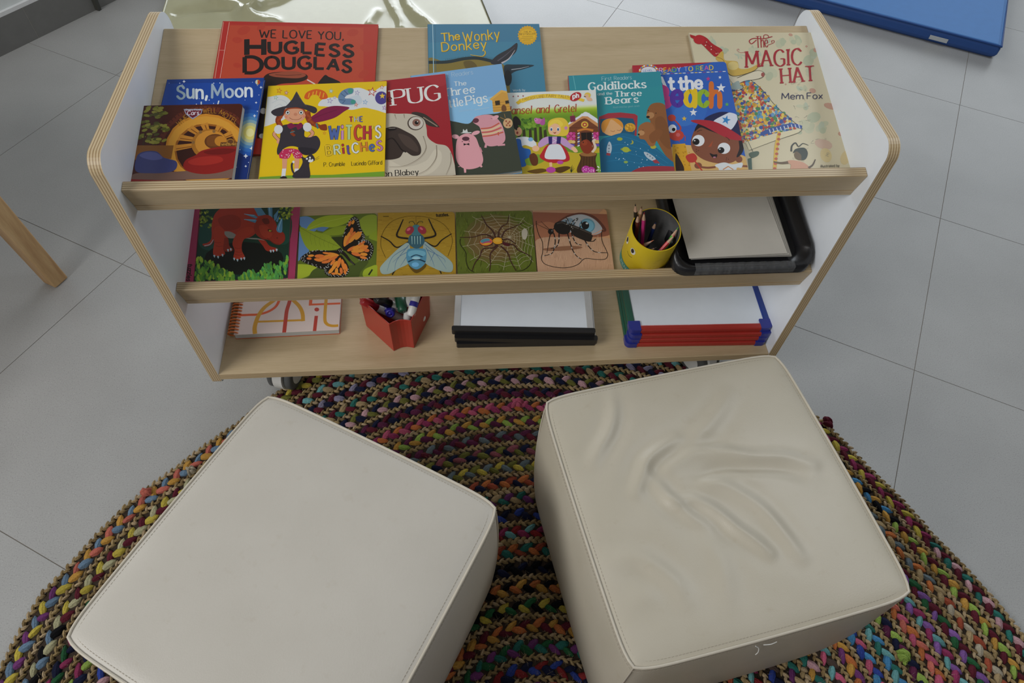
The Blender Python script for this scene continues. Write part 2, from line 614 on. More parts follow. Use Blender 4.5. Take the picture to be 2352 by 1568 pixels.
# letter skeletons on a grid: cap height 10, x height 6.6; L = straight strokes, C = curved, O = closed curve
GL = {
 'A': (7, 'L 0 0 3.5 10 7 0|L 1.3 3.6 5.7 3.6'), 'B': (6, 'L 0 0 0 10|C 0 10 3.4 10 5 8.8 5 6.4 3.4 5.2 0 5.2|C 0 5.2 3.8 5.2 6 4 6 1.4 3.8 0 0 0'),
 'C': (6.5, 'C 6.5 8.2 5 9.7 3.2 10 .9 8.4 0 5 .9 1.6 3.2 0 5 .3 6.5 1.8'), 'D': (7, 'L 0 0 0 10|C 0 10 3.6 10 6.2 8 7 5 6.2 2 3.6 0 0 0'),
 'E': (5.2, 'L 0 0 0 10|L 0 10 5.2 10|L 0 5.1 4.3 5.1|L 0 0 5.2 0'), 'F': (5.2, 'L 0 0 0 10|L 0 10 5.2 10|L 0 5.1 4.3 5.1'),
 'G': (7, 'C 6.6 8.3 5.2 9.8 3.3 10 .9 8.4 0 5 .9 1.6 3.3 0 5.3 .3 6.8 1.4|L 6.8 1.2 6.8 4.5|L 4.2 4.5 6.9 4.5'),
 'H': (6.5, 'L 0 0 0 10|L 6.5 0 6.5 10|L 0 5.1 6.5 5.1'), 'I': (1, 'L .5 0 .5 10'), 'J': (4.2, 'C 4 10 4 6 4 2.5 3 .3 1.3 .1 0 1.6'),
 'K': (6.2, 'L 0 0 0 10|L 6 10 0 4|L 2 5.9 6.2 0'), 'L': (5.2, 'L 0 0 0 10|L 0 0 5.2 0'), 'M': (8.5, 'L 0 0 .5 10|L .5 10 4.2 2|L 4.2 2 8 10|L 8 10 8.5 0'),
 'N': (7, 'L 0 0 0 10|L 0 10 7 0|L 7 0 7 10'), 'O': (7.6, 'O 3.8 10 1 8.6 0 5 1 1.4 3.8 0 6.6 1.4 7.6 5 6.6 8.6'),
 'P': (6, 'L 0 0 0 10|C 0 10 3.6 10 5.8 9 5.8 5.9 3.6 4.8 0 4.8'), 'R': (6.3, 'L 0 0 0 10|C 0 10 3.6 10 5.7 9 5.7 6.2 3.6 5.1 0 5.1|L 2.8 5.1 6.3 0'),
 'S': (5.5, 'C 5.1 8.3 4.1 9.8 2.5 10 .6 8.8 .6 6.6 2.7 5.3 4.9 3.8 5.3 1.7 3.7 .1 1.8 .1 0 1.8'), 'T': (6.5, 'L 3.25 0 3.25 10|L 0 10 6.5 10'),
 'U': (6.5, 'L 0 10 0 3.4|C 0 3.4 .6 1 3.25 0 5.9 1 6.5 3.4|L 6.5 3.4 6.5 10'), 'V': (7, 'L 0 10 3.5 0 7 10'), 'W': (10, 'L 0 10 2.6 0 5 8 7.4 0 10 10'),
 'X': (6, 'L 0 0 6 10|L 0 10 6 0'), 'Y': (6.4, 'L 0 10 3.2 5 3.2 0|L 6.4 10 3.2 5'), 'Z': (6, 'L 0 10 6 10 0 0 6 0'),
 'a': (5, 'O 2.5 6.6 .7 5.6 0 3.3 .7 1 2.5 0 4.3 1 5 3.3 4.3 5.6|L 5 6.6 5 0'), 'b': (5, 'L 0 10 0 0|O 2.5 6.6 .7 5.6 0 3.3 .7 1 2.5 0 4.3 1 5 3.3 4.3 5.6'),
 'c': (4.6, 'C 4.6 5.3 3.5 6.4 2.4 6.6 .6 5.5 0 3.3 .6 1.1 2.4 0 3.5 .2 4.6 1.3'), 'd': (5, 'L 5 10 5 0|O 2.5 6.6 .7 5.6 0 3.3 .7 1 2.5 0 4.3 1 5 3.3 4.3 5.6'),
 'e': (5, 'L .1 3.4 4.9 3.4|C 4.9 3.4 4.4 5.6 2.6 6.6 .7 5.6 0 3.3 .7 1 2.6 0 3.8 .3 4.7 1.2'), 'f': (3.4, 'C 3.6 9.5 2.6 10 1.7 9.3 1.5 7.6|L 1.5 7.7 1.5 0|L 0 6.3 3.2 6.3'),
 'g': (5, 'O 2.5 6.6 .7 5.6 0 3.3 .7 1 2.5 0 4.3 1 5 3.3 4.3 5.6|C 5 6.6 5 2 5 -1 4 -2.8 2.4 -3.1 .3 -2.3'),
 'h': (4.7, 'L 0 10 0 0|C 0 4.4 1.2 6.1 2.7 6.6 4.2 5.9 4.7 4.2|L 4.7 4.3 4.7 0'), 'i': (1, 'L .5 6.6 .5 0|D .5 9.2'), 'j': (1.6, 'C 1.2 6.6 1.2 0 .8 -2.4 -.8 -3|D 1.2 9.2'),
 'k': (4.6, 'L 0 10 0 0|L 4.2 6.6 0 2.5|L 1.6 4 4.6 0'), 'l': (1, 'L .5 10 .5 0'),
 'm': (8, 'L 0 6.6 0 0|C 0 4.4 1 6.1 2.2 6.6 3.6 5.9 4 4.2|L 4 4.3 4 0|C 4 4.4 5 6.1 6.2 6.6 7.6 5.9 8 4.2|L 8 4.3 8 0'),
 'n': (4.7, 'L 0 6.6 0 0|C 0 4.4 1.2 6.1 2.7 6.6 4.2 5.9 4.7 4.2|L 4.7 4.3 4.7 0'), 'o': (5.2, 'O 2.6 6.6 .7 5.6 0 3.3 .7 1 2.6 0 4.5 1 5.2 3.3 4.5 5.6'),
 'p': (5, 'L 0 6.6 0 -3|O 2.5 6.6 .7 5.6 0 3.3 .7 1 2.5 0 4.3 1 5 3.3 4.3 5.6'), 'r': (3.3, 'L 0 6.6 0 0|C 0 4.2 1 6 2.1 6.6 3.3 6.4'),
 's': (4.2, 'C 3.9 5.5 3 6.5 1.9 6.6 .5 5.8 .5 4.4 2.1 3.4 3.7 2.5 4.1 1.2 2.9 .1 1.5 0 0 1.1'), 't': (3.4, 'L 1.4 9 1.4 1.6|C 1.4 1.8 1.8 .3 2.5 0 3.5 .4|L 0 6.4 3.3 6.4'),
 'u': (4.7, 'L 0 6.6 0 2.3|C 0 2.4 .6 .6 2.1 0 3.6 .6 4.7 2.2|L 4.7 6.6 4.7 0'), 'v': (4.8, 'L 0 6.6 2.4 0 4.8 6.6'), 'w': (7.2, 'L 0 6.6 1.9 0 3.6 5.6 5.3 0 7.2 6.6'),
 'x': (4.6, 'L 0 0 4.6 6.6|L 0 6.6 4.6 0'), 'y': (4.8, 'L 0 6.6 2.4 0|L 4.8 6.6 1.4 -3'), 'z': (4.2, 'L 0 6.6 4.2 6.6 0 0 4.2 0'),
 ',': (1.2, 'L .9 1 .2 -1.6'), '.': (1, 'D .5 .5'), "'": (1, 'L .6 10 .4 7.6'), '#': (5.5, 'L 1.4 0 2.4 10|L 3.6 0 4.6 10|L 0 6.6 5.5 6.6|L 0 3.4 5.5 3.4'),
 '1': (2.5, 'L 0 8.2 2 10 2 0'), ' ': (3.2, ''), '-': (3, 'L 0 3.5 3 3.5')}


def glyph(ch):
    w, s = GL[ch]
    out = []
    for part in s.split('|'):
        if not part:
            continue
        k = part.split()
        n = [float(x) for x in k[1:]]
        pts = [(n[i], n[i + 1]) for i in range(0, len(n), 2)]
        out.append((k[0], pts))
    return w, out


class Art:
    """flat ink shapes in the cover's own plane; points are read off the photograph and measured on that plane"""

    def __init__(self, O, U, V, w, h, gain=1.8, z0=0.0):
        self.O, self.U, self.V, self.N = O, U, V, U.cross(V)
        self.w, self.h, self.gain = w, h, gain
        self.vs, self.fs, self.cs = [], [], []
        self.z = z0 + LAY
        self.crop = CROPS['P']
        self.outline = None
        self.rects = [(0, 0, w, h)]

    def use(self, k):
        self.crop = CROPS[k]
        return self

    def P(self, x, y):
        a, b, s = self.crop
        p = on_plane(a + x / s, b + y / s, self.O, self.N) - self.O
        return (p.dot(self.U), p.dot(self.V))

    def px(self, n):
        """length of n crop pixels near the middle of the cover"""
        a, b, s = self.crop
        c = self.O + self.U * (self.w / 2) + self.V * (self.h / 2) - CAM
        return n / s * c.dot(_f) / FPX

    def tri(self, a, b, c, col, z):
        x0, y0, x1, y1 = 0, 0, self.w, self.h
        poly = [a, b, c]
        for ax, lim, sg in ((0, x0, 1), (0, x1, -1), (1, y0, 1), (1, y1, -1)):
            out = []
            for i in range(len(poly)):
                p, q = poly[i - 1], poly[i]
                pi_, qi = (p[ax] - lim) * sg >= 0, (q[ax] - lim) * sg >= 0
                if pi_ != qi:
                    t = (lim - p[ax]) / (q[ax] - p[ax])
                    out.append((p[0] + (q[0] - p[0]) * t, p[1] + (q[1] - p[1]) * t))
                if qi:
                    out.append(q)
            poly = out
            if len(poly) < 3:
                return
        ar = sum(poly[i - 1][0] * poly[i][1] - poly[i][0] * poly[i - 1][1] for i in range(len(poly)))
        if abs(ar) < 1e-10:
            return
        if ar < 0:
            poly = poly[::-1]
        b0 = len(self.vs)
        self.vs += [(p[0], p[1], z) for p in poly]
        self.fs.append(tuple(range(b0, b0 + len(poly))))
        self.cs.append(col)

    def fill(self, uv, col, z=None):
        z = self.z if z is None else z
        for t in tessellate_polygon([[Vector((p[0], p[1], 0)) for p in uv]]):
            self.tri(uv[t[0]], uv[t[1]], uv[t[2]], col, z)

    def col(self, c):
        return hexc(c, self.gain) if isinstance(c, str) else c

    def poly(self, pts, c):
        self.z += LAY
        self.fill([self.P(pts[i], pts[i + 1]) for i in range(0, len(pts), 2)], self.col(c))
        return self

    def blob(self, pts, c, n=5):
        self.z += LAY
        q = spline([self.P(pts[i], pts[i + 1]) for i in range(0, len(pts), 2)], n, True)
        self.fill([(p.x, p.y) for p in q], self.col(c))
        return self

    def ell(self, x, y, rx, ry, c, rot=0, n=20):
        self.z += LAY
        a = radians(rot)
        pts = []
        for k in range(n):
            t = 2 * pi * k / n
            ex, ey = rx * cos(t), ry * sin(t)
            pts.append(self.P(x + ex * cos(a) - ey * sin(a), y + ex * sin(a) + ey * cos(a)))
        self.fill(pts, self.col(c))
        return self

    def star(self, x, y, r, c, k=5, inner=0.42, rot=-90):
        self.z += LAY
        pts = []
        for i in range(2 * k):
            a = radians(rot + 180 * i / k)
            q = r if i % 2 == 0 else r * inner
            pts.append(self.P(x + q * cos(a), y + q * sin(a)))
        self.fill(pts, self.col(c))
        return self

    def strip(self, uv, w, col, z, w2=None, nib=None):
        """ribbon of width w (or tapering to w2) along uv points"""
        n = len(uv)
        L, R = [], []
        for i in range(n):
            a, b = uv[max(i - 1, 0)], uv[min(i + 1, n - 1)]
            d = Vector((b[0] - a[0], b[1] - a[1]))
            if d.length < 1e-9:
                d = Vector((1, 0))
            d.normalize()
            k = 1.0
            if 0 < i < n - 1:
                e = Vector((uv[i][0] - a[0], uv[i][1] - a[1]))
                if e.length > 1e-9:
                    e.normalize()
                    k = 1 / max(0.5, abs(e.dot(d)))
            ww = (w if w2 is None else w + (w2 - w) * i / (n - 1)) / 2 * k
            if nib:
                ww *= nib(d)
            L.append((uv[i][0] - d.y * ww, uv[i][1] + d.x * ww))
            R.append((uv[i][0] + d.y * ww, uv[i][1] - d.x * ww))
        for i in range(n - 1):
            self.tri(R[i], R[i + 1], L[i + 1], col, z)
            self.tri(R[i], L[i + 1], L[i], col, z)

    def line(self, pts, w, c, w2=None, smooth=True, n=5):
        self.z += LAY
        q = [self.P(pts[i], pts[i + 1]) for i in range(0, len(pts), 2)]
        if smooth and len(q) > 2:
            q = [(p.x, p.y) for p in spline(q, n)]
        self.strip(q, self.px(w), self.col(c), self.z, None if w2 is None else self.px(w2))
        return self

    def text(self, s, x0, y0, x1, y1, h, c, wt=1.3, slab=0, thin=1.0, slant=0, up=None, track=1.4, wob=0, round_=False, nj=4):
        """s set along the baseline (x0,y0)-(x1,y1), cap height h, all in crop pixels; c one colour or one per letter"""
        p0, p1 = Vector((x0, y0)), Vector((x1, y1))
        d = p1 - p0
        upv = Vector((d.y, -d.x)).normalized() if up is None else Vector(up).normalized()
        tot = 0
        for ch in s:
            tot += glyph(ch)[0] + track + (wt * 0.5 if ch != ' ' else 0)
        tot -= track + wt * 0.5
        sx = d / tot
        sy = upv * (h / 10)
        rng = random.Random(len(s) * 31 + int(x0))
        base = self.z
        sc = 0.5 * (self.px(sx.length) + self.px(sy.length))
        pen = 0
        top = base
        for i, ch in enumerate(s):
            gw, st = glyph(ch)
            cc = self.col(c if isinstance(c, str) else c[i % len(c)])
            dy = rng.uniform(-wob, wob)
            rot = rng.uniform(-wob, wob) * 0.06
            z = base

            def T(q):
                qx, qy = q[0], q[1]
                qx, qy = qx - rot * (qy - 5), qy + rot * (qx - gw / 2) + dy
                v = p0 + sx * (pen + qx + slant * qy) + sy * qy
                return self.P(v.x, v.y)
            for kind, pts in st:
                z += LAY
                if kind == 'D':
                    r = wt * 0.62
                    q = [T((pts[0][0] + r * cos(a * pi / 5), pts[0][1] + r * sin(a * pi / 5))) for a in range(10)]
                    self.fill(q, cc, z)
                    continue
                if kind == 'C':
                    q = [(p.x, p.y) for p in spline(pts, nj)]
                elif kind == 'O':
                    q = [(p.x, p.y) for p in spline(pts, nj, True)]
                    q.append(q[0])
                    q.append(q[1])
                else:
                    q = pts
                nib = None
                if thin != 1.0:
                    def nib(dd):
                        return thin + (1 - thin) * min(1, abs(dd.y) * 1.15)
                uv = [T(p) for p in q]
                if kind == 'L' and len(uv) > 2:
                    for a in range(len(uv) - 1):
                        self.strip([uv[a], uv[a + 1]], wt * sc, cc, z, nib=nib)
                        z += LAY
                else:
                    self.strip(uv, wt * sc, cc, z, nib=nib)
                ends = [q[0], q[-1]] if kind != 'O' else []
                if round_:
                    for e in (ends if kind != 'L' else q):
                        z += LAY
                        self.fill([T((e[0] + wt / 2 * cos(a * pi / 6), e[1] + wt / 2 * sin(a * pi / 6))) for a in range(12)], cc, z)
                elif slab and kind == 'L':
                    for e, o in ((q[0], q[1]), (q[-1], q[-2])):
                        if abs(e[1] - o[1]) > 0.9 * abs(e[0] - o[0]) and min(abs(e[1] - k) for k in (0, 6.6, 10, -3)) < 0.4:
                            z += LAY
                            t = wt * thin if thin != 1 else wt * 0.62
                            t = max(t, 0.32)
                            l = wt / 2 + slab
                            s_ = 1 if o[1] > e[1] else -1
                            lo = l if not (ch in 'hnmrpikljd' and e[1] > 6) else wt * 0.5
                            self.fill([T((e[0] - l, e[1])), T((e[0] + lo, e[1])), T((e[0] + lo, e[1] + s_ * t)), T((e[0] - l, e[1] + s_ * t))], cc, z)
            top = max(top, z)
            pen += gw + track + (wt * 0.5 if ch != ' ' else 0)
        self.z = top + LAY
        return self

    def dots(self, n, box, r, cols, seed=1, inside=None):
        rg = random.Random(seed)
        self.z += LAY
        for _ in range(n):
            x, y = rg.uniform(box[0], box[2]), rg.uniform(box[1], box[3])
            if inside and not inside(x, y):
                continue
            self.z += LAY * 0.25
            rr = rg.uniform(*r)
            self.z -= LAY
            self.ell(x, y, rr, rr * rg.uniform(0.7, 1), rg.choice(cols), rg.uniform(0, 180), 8)
        self.z += LAY
        return self


def in_poly(poly):
    P = [(poly[i], poly[i + 1]) for i in range(0, len(poly), 2)]

    def f(x, y):
        r = False
        for i in range(len(P)):
            (a, b), (c, d) = P[i - 1], P[i]
            if (b > y) != (d > y) and x < (c - a) * (y - b) / (d - b) + a:
                r = not r
        return r
    return f


# ------------------------------------------------------------------ books on the sloping shelves
def make_book(name, label, cat, S, tl, tr, dl, tan, thick, bg, art_fn, group, spine='#888888', cov=0.0009, gain=1.25, pages='page_edge',
              corner=0.0, bot=None, ymin=-0.1245, board=False, mat='cover', edge=None):
    """book lying on shelf S: its left edge dl above the shelf, its right edge raised (slope tan) over its neighbour"""
    X = Vector((1, 0, 0))
    top = dl + thick
    xl = on_plane(*tl, S + SN * top, SN).x
    NB = (SN - X * tan).normalized()
    P0 = S + SN * top + X * xl
    A, B = on_plane(*tl, P0, NB), on_plane(*tr, P0, NB)
    U = (B - A).normalized()
    V = NB.cross(U)
    w = (B - A).length
    if bot is not None:
        h = (A - on_plane(*bot, P0, NB)).dot(V)
    else:
        yl = ymin - 0.33 * top
        low = B if U.y < 0 else A
        h = (low.y - yl) / V.y
    O = A - V * h                                   # lower left corner of the front cover
    mat4 = Matrix(((U.x, V.x, NB.x, O.x), (U.y, V.y, NB.y, O.y), (U.z, V.z, NB.z, O.z), (0, 0, 0, 1)))
    root = thing(name, label, cat, group=group, mat4=mat4)
    art = Art(O, U, V, w, h, gain)
    art_fn(art)
    prof = rrect(0, 0, w, h, [0, corner, corner, 0] if corner else 0, 5)
    ec = art.col(edge or bg)
    mb = MB()
    mb.prism(prof, -cov, 0, col=ec)
    mb.c[-1] = art.col(bg)

    def in_corner(f):
        for i in f:
            x, y = art.vs[i][0] - (w - corner), art.vs[i][1]
            if x > 0 and ((y > h - corner and hypot(x, y - h + corner) > corner * 1.1) or (y < corner and hypot(x, y - corner) > corner * 1.1)):
                return True
        return False
    for f, c in zip(art.fs, art.cs):
        if not corner or not in_corner(f):
            mb.add([art.vs[i] for i in f], [tuple(range(len(f)))], 0, c)
    mb.build('front_cover', M[mat], root)
    g = 0.0 if board else 0.0015
    rs = [0, corner, corner, 0] if corner else 0
    mb = MB()
    mb.prism(rrect(0.0006, g, w - max(g, 0.0004), h - max(g, 0.0004), rs, 5), -thick + cov, -cov)
    mb.build('page_block' if spine else 'board_core', M[pages], root)
    if spine:
        mb = MB()
        mb.prism(prof, -thick, -thick + cov, col=ec)
        mb.build('back_cover', M[mat], root)
        mb = MB()
        mb.box((-0.0009, 0, -thick), (0.0, h, 0), col=art.col(spine))
        mb.build('spine', M[mat], root)
    return root

# ------------------------------------------------------------------ the books on the top shelf
GB = 'books on the top shelf'
RG = random.Random(3)


def art_bear(a):
    a.use('P')
    a.poly([513, 48, 869, 56, 858, 62, 528, 56, 508, 180, 493, 178], '#a32a24')
    a.poly([528, 58, 835, 64, 835, 205, 504, 200], '#ab412b')
    for x, y, r in ((560, 70, 16), (545, 92, 12), (810, 75, 14), (842, 110, 16), (545, 150, 10), (835, 170, 14), (600, 62, 12), (690, 64, 10), (770, 68, 12)):
        a.ell(x, y, r, r * 0.6, '#a53827', RG.uniform(-40, 40), 9)
    k = '#1b1413'
    a.text('WE', 596, 86, 634, 87, 18, k, 1.7, wob=.3)
    a.text('LOVE', 650, 87, 716, 89, 18, k, 1.7, wob=.3)
    a.text('YOU,', 731, 90, 789, 91, 18, k, 1.7, wob=.3)
    a.text('H', 567, 126, 606, 126, 36, k, 2.6)
    a.text('UGL', 618, 122, 716, 122, 26, k, 2.6, wob=.2)
    a.text('ESS', 726, 126, 810, 131, 26, k, 2.6, wob=.3)
    a.text('D', 562, 167, 601, 167, 36, k, 2.2)
    a.text('OUGL', 610, 158, 744, 158, 27, k, 2.5, wob=.2)
    a.text('AS', 752, 160, 805, 166, 26, k, 2.5, wob=.3)
    a.use('B')
    a.blob([90, 590, 130, 535, 250, 515, 400, 518, 480, 545, 470, 585, 380, 612, 250, 622, 120, 660], '#2a1913')
    a.blob([150, 535, 300, 512, 400, 515, 470, 545, 400, 572, 250, 566, 175, 556], '#8d4530')
    a.line([200, 540, 300, 548, 430, 540], 5, '#4a2418')
    a.blob([570, 625, 610, 570, 640, 543, 670, 560, 720, 580, 775, 612, 760, 660, 580, 660], '#1c1412')
    a.line([480, 585, 550, 625], 12, '#c9bfb8')
    a.poly([60, 640, 140, 640, 130, 1100, 40, 1100], '#241a17')
    a.ell(95, 860, 30, 26, '#b9b4ae')
    a.ell(85, 1080, 28, 22, '#b9b4ae')
    a.use('A').line([1236, 182, 1208, 350, 1160, 640], 4, '#d0a494', smooth=False)
    a.line([1188, 180, 1118, 640], 5, '#c08a7c', smooth=False)
    a.line([1150, 410, 1196, 412], 3, '#d0a494', smooth=False)


make_book('picture_book', 'large red picture book with heavy black hand-drawn capitals, behind the yellow book', 'book', S1, (513, 48.5), (869, 56),
          0.001, 0.0, 0.0045, '#a63326', art_bear, GB, '#8f2a22', bot=(604, 354))


def art_donkey(a):
    a.use('C')
    a.poly([88, 95, 1070, 92, 1125, 700, 100, 700], '#3d7893')
    a.poly([88, 95, 1070, 92, 1085, 250, 90, 260], '#3a718f')
    a.blob([60, 435, 250, 432, 420, 398, 560, 408, 640, 432, 740, 445, 800, 520, 805, 620, 760, 1100, 60, 1100], '#77682c')
    a.blob([400, 430, 470, 420, 520, 470, 480, 520, 430, 500], '#5b4d22')
    a.line([60, 432, 250, 430, 400, 402, 520, 396, 640, 420, 725, 446], 36, '#18282c')
    for i in range(46):
        x = 250 + i * 10
        y = 428 - 30 * sin(min(1, max(0, (x - 250) / 300)) * pi / 2) + max(0, x - 560) * 0.18
        a.line([x, y, x - 8 + RG.uniform(-4, 4), y - 28], 4, '#1d2f36', 1, smooth=False)
    a.blob([640, 440, 690, 375, 800, 312, 870, 262, 864, 335, 800, 398, 725, 452], '#26272e')
    a.line([735, 440, 800, 400, 852, 325], 18, '#aaa6ab', 3)
    a.line([700, 420, 770, 370, 850, 300], 14, '#4c4a55', 3)
    a.blob([755, 470, 850, 452, 1020, 458, 930, 492, 850, 515, 800, 560, 790, 640], '#20303a')
    a.line([820, 497, 900, 486, 975, 468], 10, '#a3a6ac', 2)
    a.ell(790, 570, 35, 70, '#12191d')
    for dx, c in ((4, '#7d6412'), (0, '#d3b02a')):
        a.text('The', 210 + dx, 243 + dx, 366 + dx, 234 + dx, 66, c, 1.5, wob=.4, round_=True)
        a.text('Wonky', 400 + dx, 254 + dx, 716 + dx, 224 + dx, 84, c, 1.15, wob=.4, round_=True, track=1.9)
        a.text('Donkey', 212 + dx, 338 + dx, 600 + dx, 306 + dx, 74, c, 1.2, wob=.4, round_=True, track=1.9)
        a.line([585 + dx, 330 + dx, 590 + dx, 355 + dx, 560 + dx, 380 + dx, 460 + dx, 366 + dx], 9, c, 4)
    a.star(962, 196, 88, '#c89a1c', 22, 0.88)
    a.ell(962, 196, 70, 52, '#d3a821')
    a.text('THE #1', 928, 172, 995, 170, 13, '#7d5b12', 1.6)
    a.text('BESTSELLER', 893, 194, 1030, 191, 17, '#7d5b12', 1.7)
    a.line([915, 208, 1010, 206], 6, '#a27c1a')
    a.line([905, 222, 1015, 220], 6, '#a27c1a')
    a.line([925, 238, 990, 236], 7, '#a27c1a')
    a.line([128, 96, 134, 300, 138, 540], 7, '#94b6c4', smooth=False)
    a.line([150, 96, 158, 540], 3, '#336a84', smooth=False)
    a.text('Words by', 835, 690, 942, 686, 21, '#b9c9d0', 1.2)


make_book('picture_book', 'blue picture book with yellow brush title and two dark pointed ears', 'book', S1, (983, 55.6), (1238.4, 54.8),
          0.001, 0.0, 0.0045, '#3d7893', art_donkey, GB, '#2f6078')


def art_hat(a):
    a.use('E')
    a.poly([0, 260, 1040, 255, 1345, 1380, 280, 1400], '#beb599')
    for x, y, rx, ry in ((770, 340, 60, 50), (545, 420, 70, 32), (690, 600, 80, 70), (1010, 480, 60, 90), (935, 712, 52, 24), (1000, 1000, 80, 100), (1100, 1050, 60, 70),
                         (200, 330, 60, 25), (290, 405, 42, 42), (420, 455, 60, 14), (880, 330, 60, 40), (1000, 590, 50, 40), (640, 350, 30, 50), (900, 1080, 40, 30), (940, 880, 60, 30)):
        for q in range(5):
            a.ell(x + RG.uniform(-.6, .6) * rx, y + RG.uniform(-.6, .6) * ry, rx * RG.uniform(.35, .6), ry * RG.uniform(.35, .6), RG.choice(['#adae93', '#a4a98f', '#b2b297', '#a6ad98']), RG.uniform(0, 90), 10)
    for x, y, rx, ry in ((840, 285, 18, 12), (905, 402, 15, 14), (1045, 410, 20, 18), (1020, 742, 28, 20), (970, 380, 10, 9), (800, 690, 8, 8), (1170, 870, 60, 25), (1250, 1095, 22, 18), (1110, 1180, 75, 40)):
        a.ell(x, y, rx, ry, '#b08a76' if rx < 70 else '#b99f8c', 15, 12)
    a.ell(1130, 1270, 45, 60, '#bfae80', -20)
    a.ell(1290, 1290, 40, 60, '#bcab80', 20)
    for q in range(40):
        x, y = RG.uniform(860, 1200), RG.uniform(620, 1330)
        if x < 900 + (y - 620) * 0.45:
            a.line([x, y, x + RG.uniform(-22, 22), y + RG.uniform(-14, 14), x + RG.uniform(-24, 24), y + RG.uniform(-20, 20), x + RG.uniform(-10, 30), y + RG.uniform(-20, 20)], 2.2, '#8b8675')
    # cone hat figure
    robe = [360, 690, 420, 660, 510, 655, 570, 700, 620, 750, 720, 870, 850, 985, 930, 1045, 700, 1095, 480, 1170, 300, 1170, 300, 700]
    a.poly(robe, '#c4ba90')
    ins = in_poly(robe)
    a.dots(1500, (330, 660, 930, 1165), (9, 19), ['#27488c', '#b3872a', '#a5342c', '#3f7a4a', '#c9b04a', '#5a8ab0', '#c6bd9c', '#4a3f7c', '#cda23a', '#b55a3a', '#3a7fa0'], 5, ins)
    a.line([510, 655, 570, 700, 620, 750, 720, 870, 850, 985, 930, 1045], 4, '#2a2a30')
    a.poly([470, 1165, 700, 1095, 930, 1050, 905, 1085, 720, 1150, 500, 1235], '#c6bd9e')
    a.line([500, 1232, 720, 1150, 905, 1088, 935, 1048], 3, '#2f2c28')
    a.line([600, 1100, 690, 1062, 800, 1032, 870, 1026, 932, 1044], 36, '#26458a')
    for i in range(9):
        x = 665 + i * 30
        y = 1072 - i * 6.5 + max(0, i - 6) * 6
        a.line([x, y - 14, x + 10, y + 18], 8, '#b9c0cc', smooth=False)
    a.line([748, 1078, 722, 1200, 708, 1400], 28, '#c6a43c', smooth=False)
    for i in range(8):
        a.ell(747 - i * 5.4, 1100 + i * 40, 14, 11, '#a8503a')
    a.blob([228, 470, 262, 425, 290, 430, 300, 492, 400, 505, 418, 560, 500, 560, 590, 518, 540, 580, 400, 622, 335, 606, 305, 530, 245, 500], '#b99a48')
    a.ell(370, 540, 45, 35, '#c6b272')
    a.line([235, 470, 290, 495, 330, 600, 400, 622, 540, 580, 595, 520], 4, '#5d4a22')
    a.blob([330, 620, 400, 640, 470, 620, 560, 582, 620, 592, 622, 620, 560, 650, 470, 660, 380, 690], '#c6bda6')
    a.line([400, 640, 480, 606, 570, 578, 625, 600, 600, 640, 480, 664, 400, 690], 4, '#3a342c')
    a.ell(612, 612, 14, 18, '#8f4a42')
    a.blob([355, 700, 410, 662, 430, 700, 452, 720, 400, 735, 360, 730], '#8c9a96')
    a.line([360, 745, 420, 740, 452, 720, 440, 690], 5, '#2d3432')
    a.blob([45, 330, 95, 290, 150, 310, 200, 358, 280, 408, 262, 432, 225, 466, 170, 420, 110, 362], '#9c1d22')
    a.poly([15, 283, 60, 296, 70, 335, 20, 305], '#9c1d22')
    a.ell(92, 325, 46, 38, '#a62228')
    a.line([140, 345, 205, 400, 250, 440], 4, '#5a1316')
    a.dots(12, (130, 340, 260, 450), (4, 6), ['#c9bfa8'], 9, in_poly([130, 330, 270, 410, 225, 460, 120, 360]))
    # child holding the pole
    a.blob([790, 1335, 830, 1312, 900, 1318, 960, 1340, 1010, 1400, 850, 1400, 840, 1345], '#b98a72')
    a.line([820, 1330, 760, 1335, 700, 1325], 26, '#5a4730', 14)
    a.line([985, 1375, 1020, 1350, 1042, 1305], 18, '#4f4030', 8)
    a.ell(918, 1270, 50, 42, '#5d4c34', 10)
    a.blob([860, 1255, 880, 1220, 950, 1210, 980, 1250, 965, 1300, 930, 1310, 925, 1270, 890, 1240], '#29332f')
    a.line([845, 1240, 850, 1195, 880, 1170, 905, 1200, 940, 1175, 985, 1190], 14, '#2c312f', 5)
    a.blob([500, 1255, 560, 1238, 582, 1248, 570, 1275, 520, 1292], '#47594a')
    a.poly([490, 1300, 520, 1290, 525, 1400, 500, 1400], '#3c5a4e')
    a.line([478, 1130, 530, 1240], 4, '#2f3a34')
    r = '#96202a'
    a.text('The', 560, 392, 655, 386, 92, r, 1.15, slab=.5, thin=.5)
    a.line([560, 328, 520, 360, 502, 335, 540, 315, 620, 318, 690, 300], 8, r)
    a.line([620, 320, 622, 290, 650, 288, 662, 305], 6, r)
    a.line([650, 372, 700, 352, 705, 335, 685, 335, 688, 352], 5, r)
    a.text('MAGIC', 478, 552, 930, 533, 132, r, 1.5, slab=.55, thin=.5, wob=.15)
    a.text('HAT', 768, 685, 1040, 664, 122, r, 1.6, slab=.6, thin=.5, wob=.15)
    a.line([475, 425, 430, 432, 402, 412, 412, 402, 420, 412], 4, '#b0686a')
    a.line([825, 430, 830, 398], 8, r, 2)
    a.text('Mem', 768, 813, 942, 812, 50, '#23254a', 1.25)
    a.text('Fox', 975, 811, 1100, 809, 50, '#23254a', 1.25)
    a.text('illustrated by', 1085, 1371, 1238, 1366, 21, '#26262e', 1.2)


make_book('picture_book', 'large cream picture book with red curly title, at the right end of the top shelf', 'book', S1, (1582.5, 75.4), (1870.5, 74.6),
          0.001, 0.0, 0.0045, '#beb599', art_hat, GB, '#a79f88', bot=None)


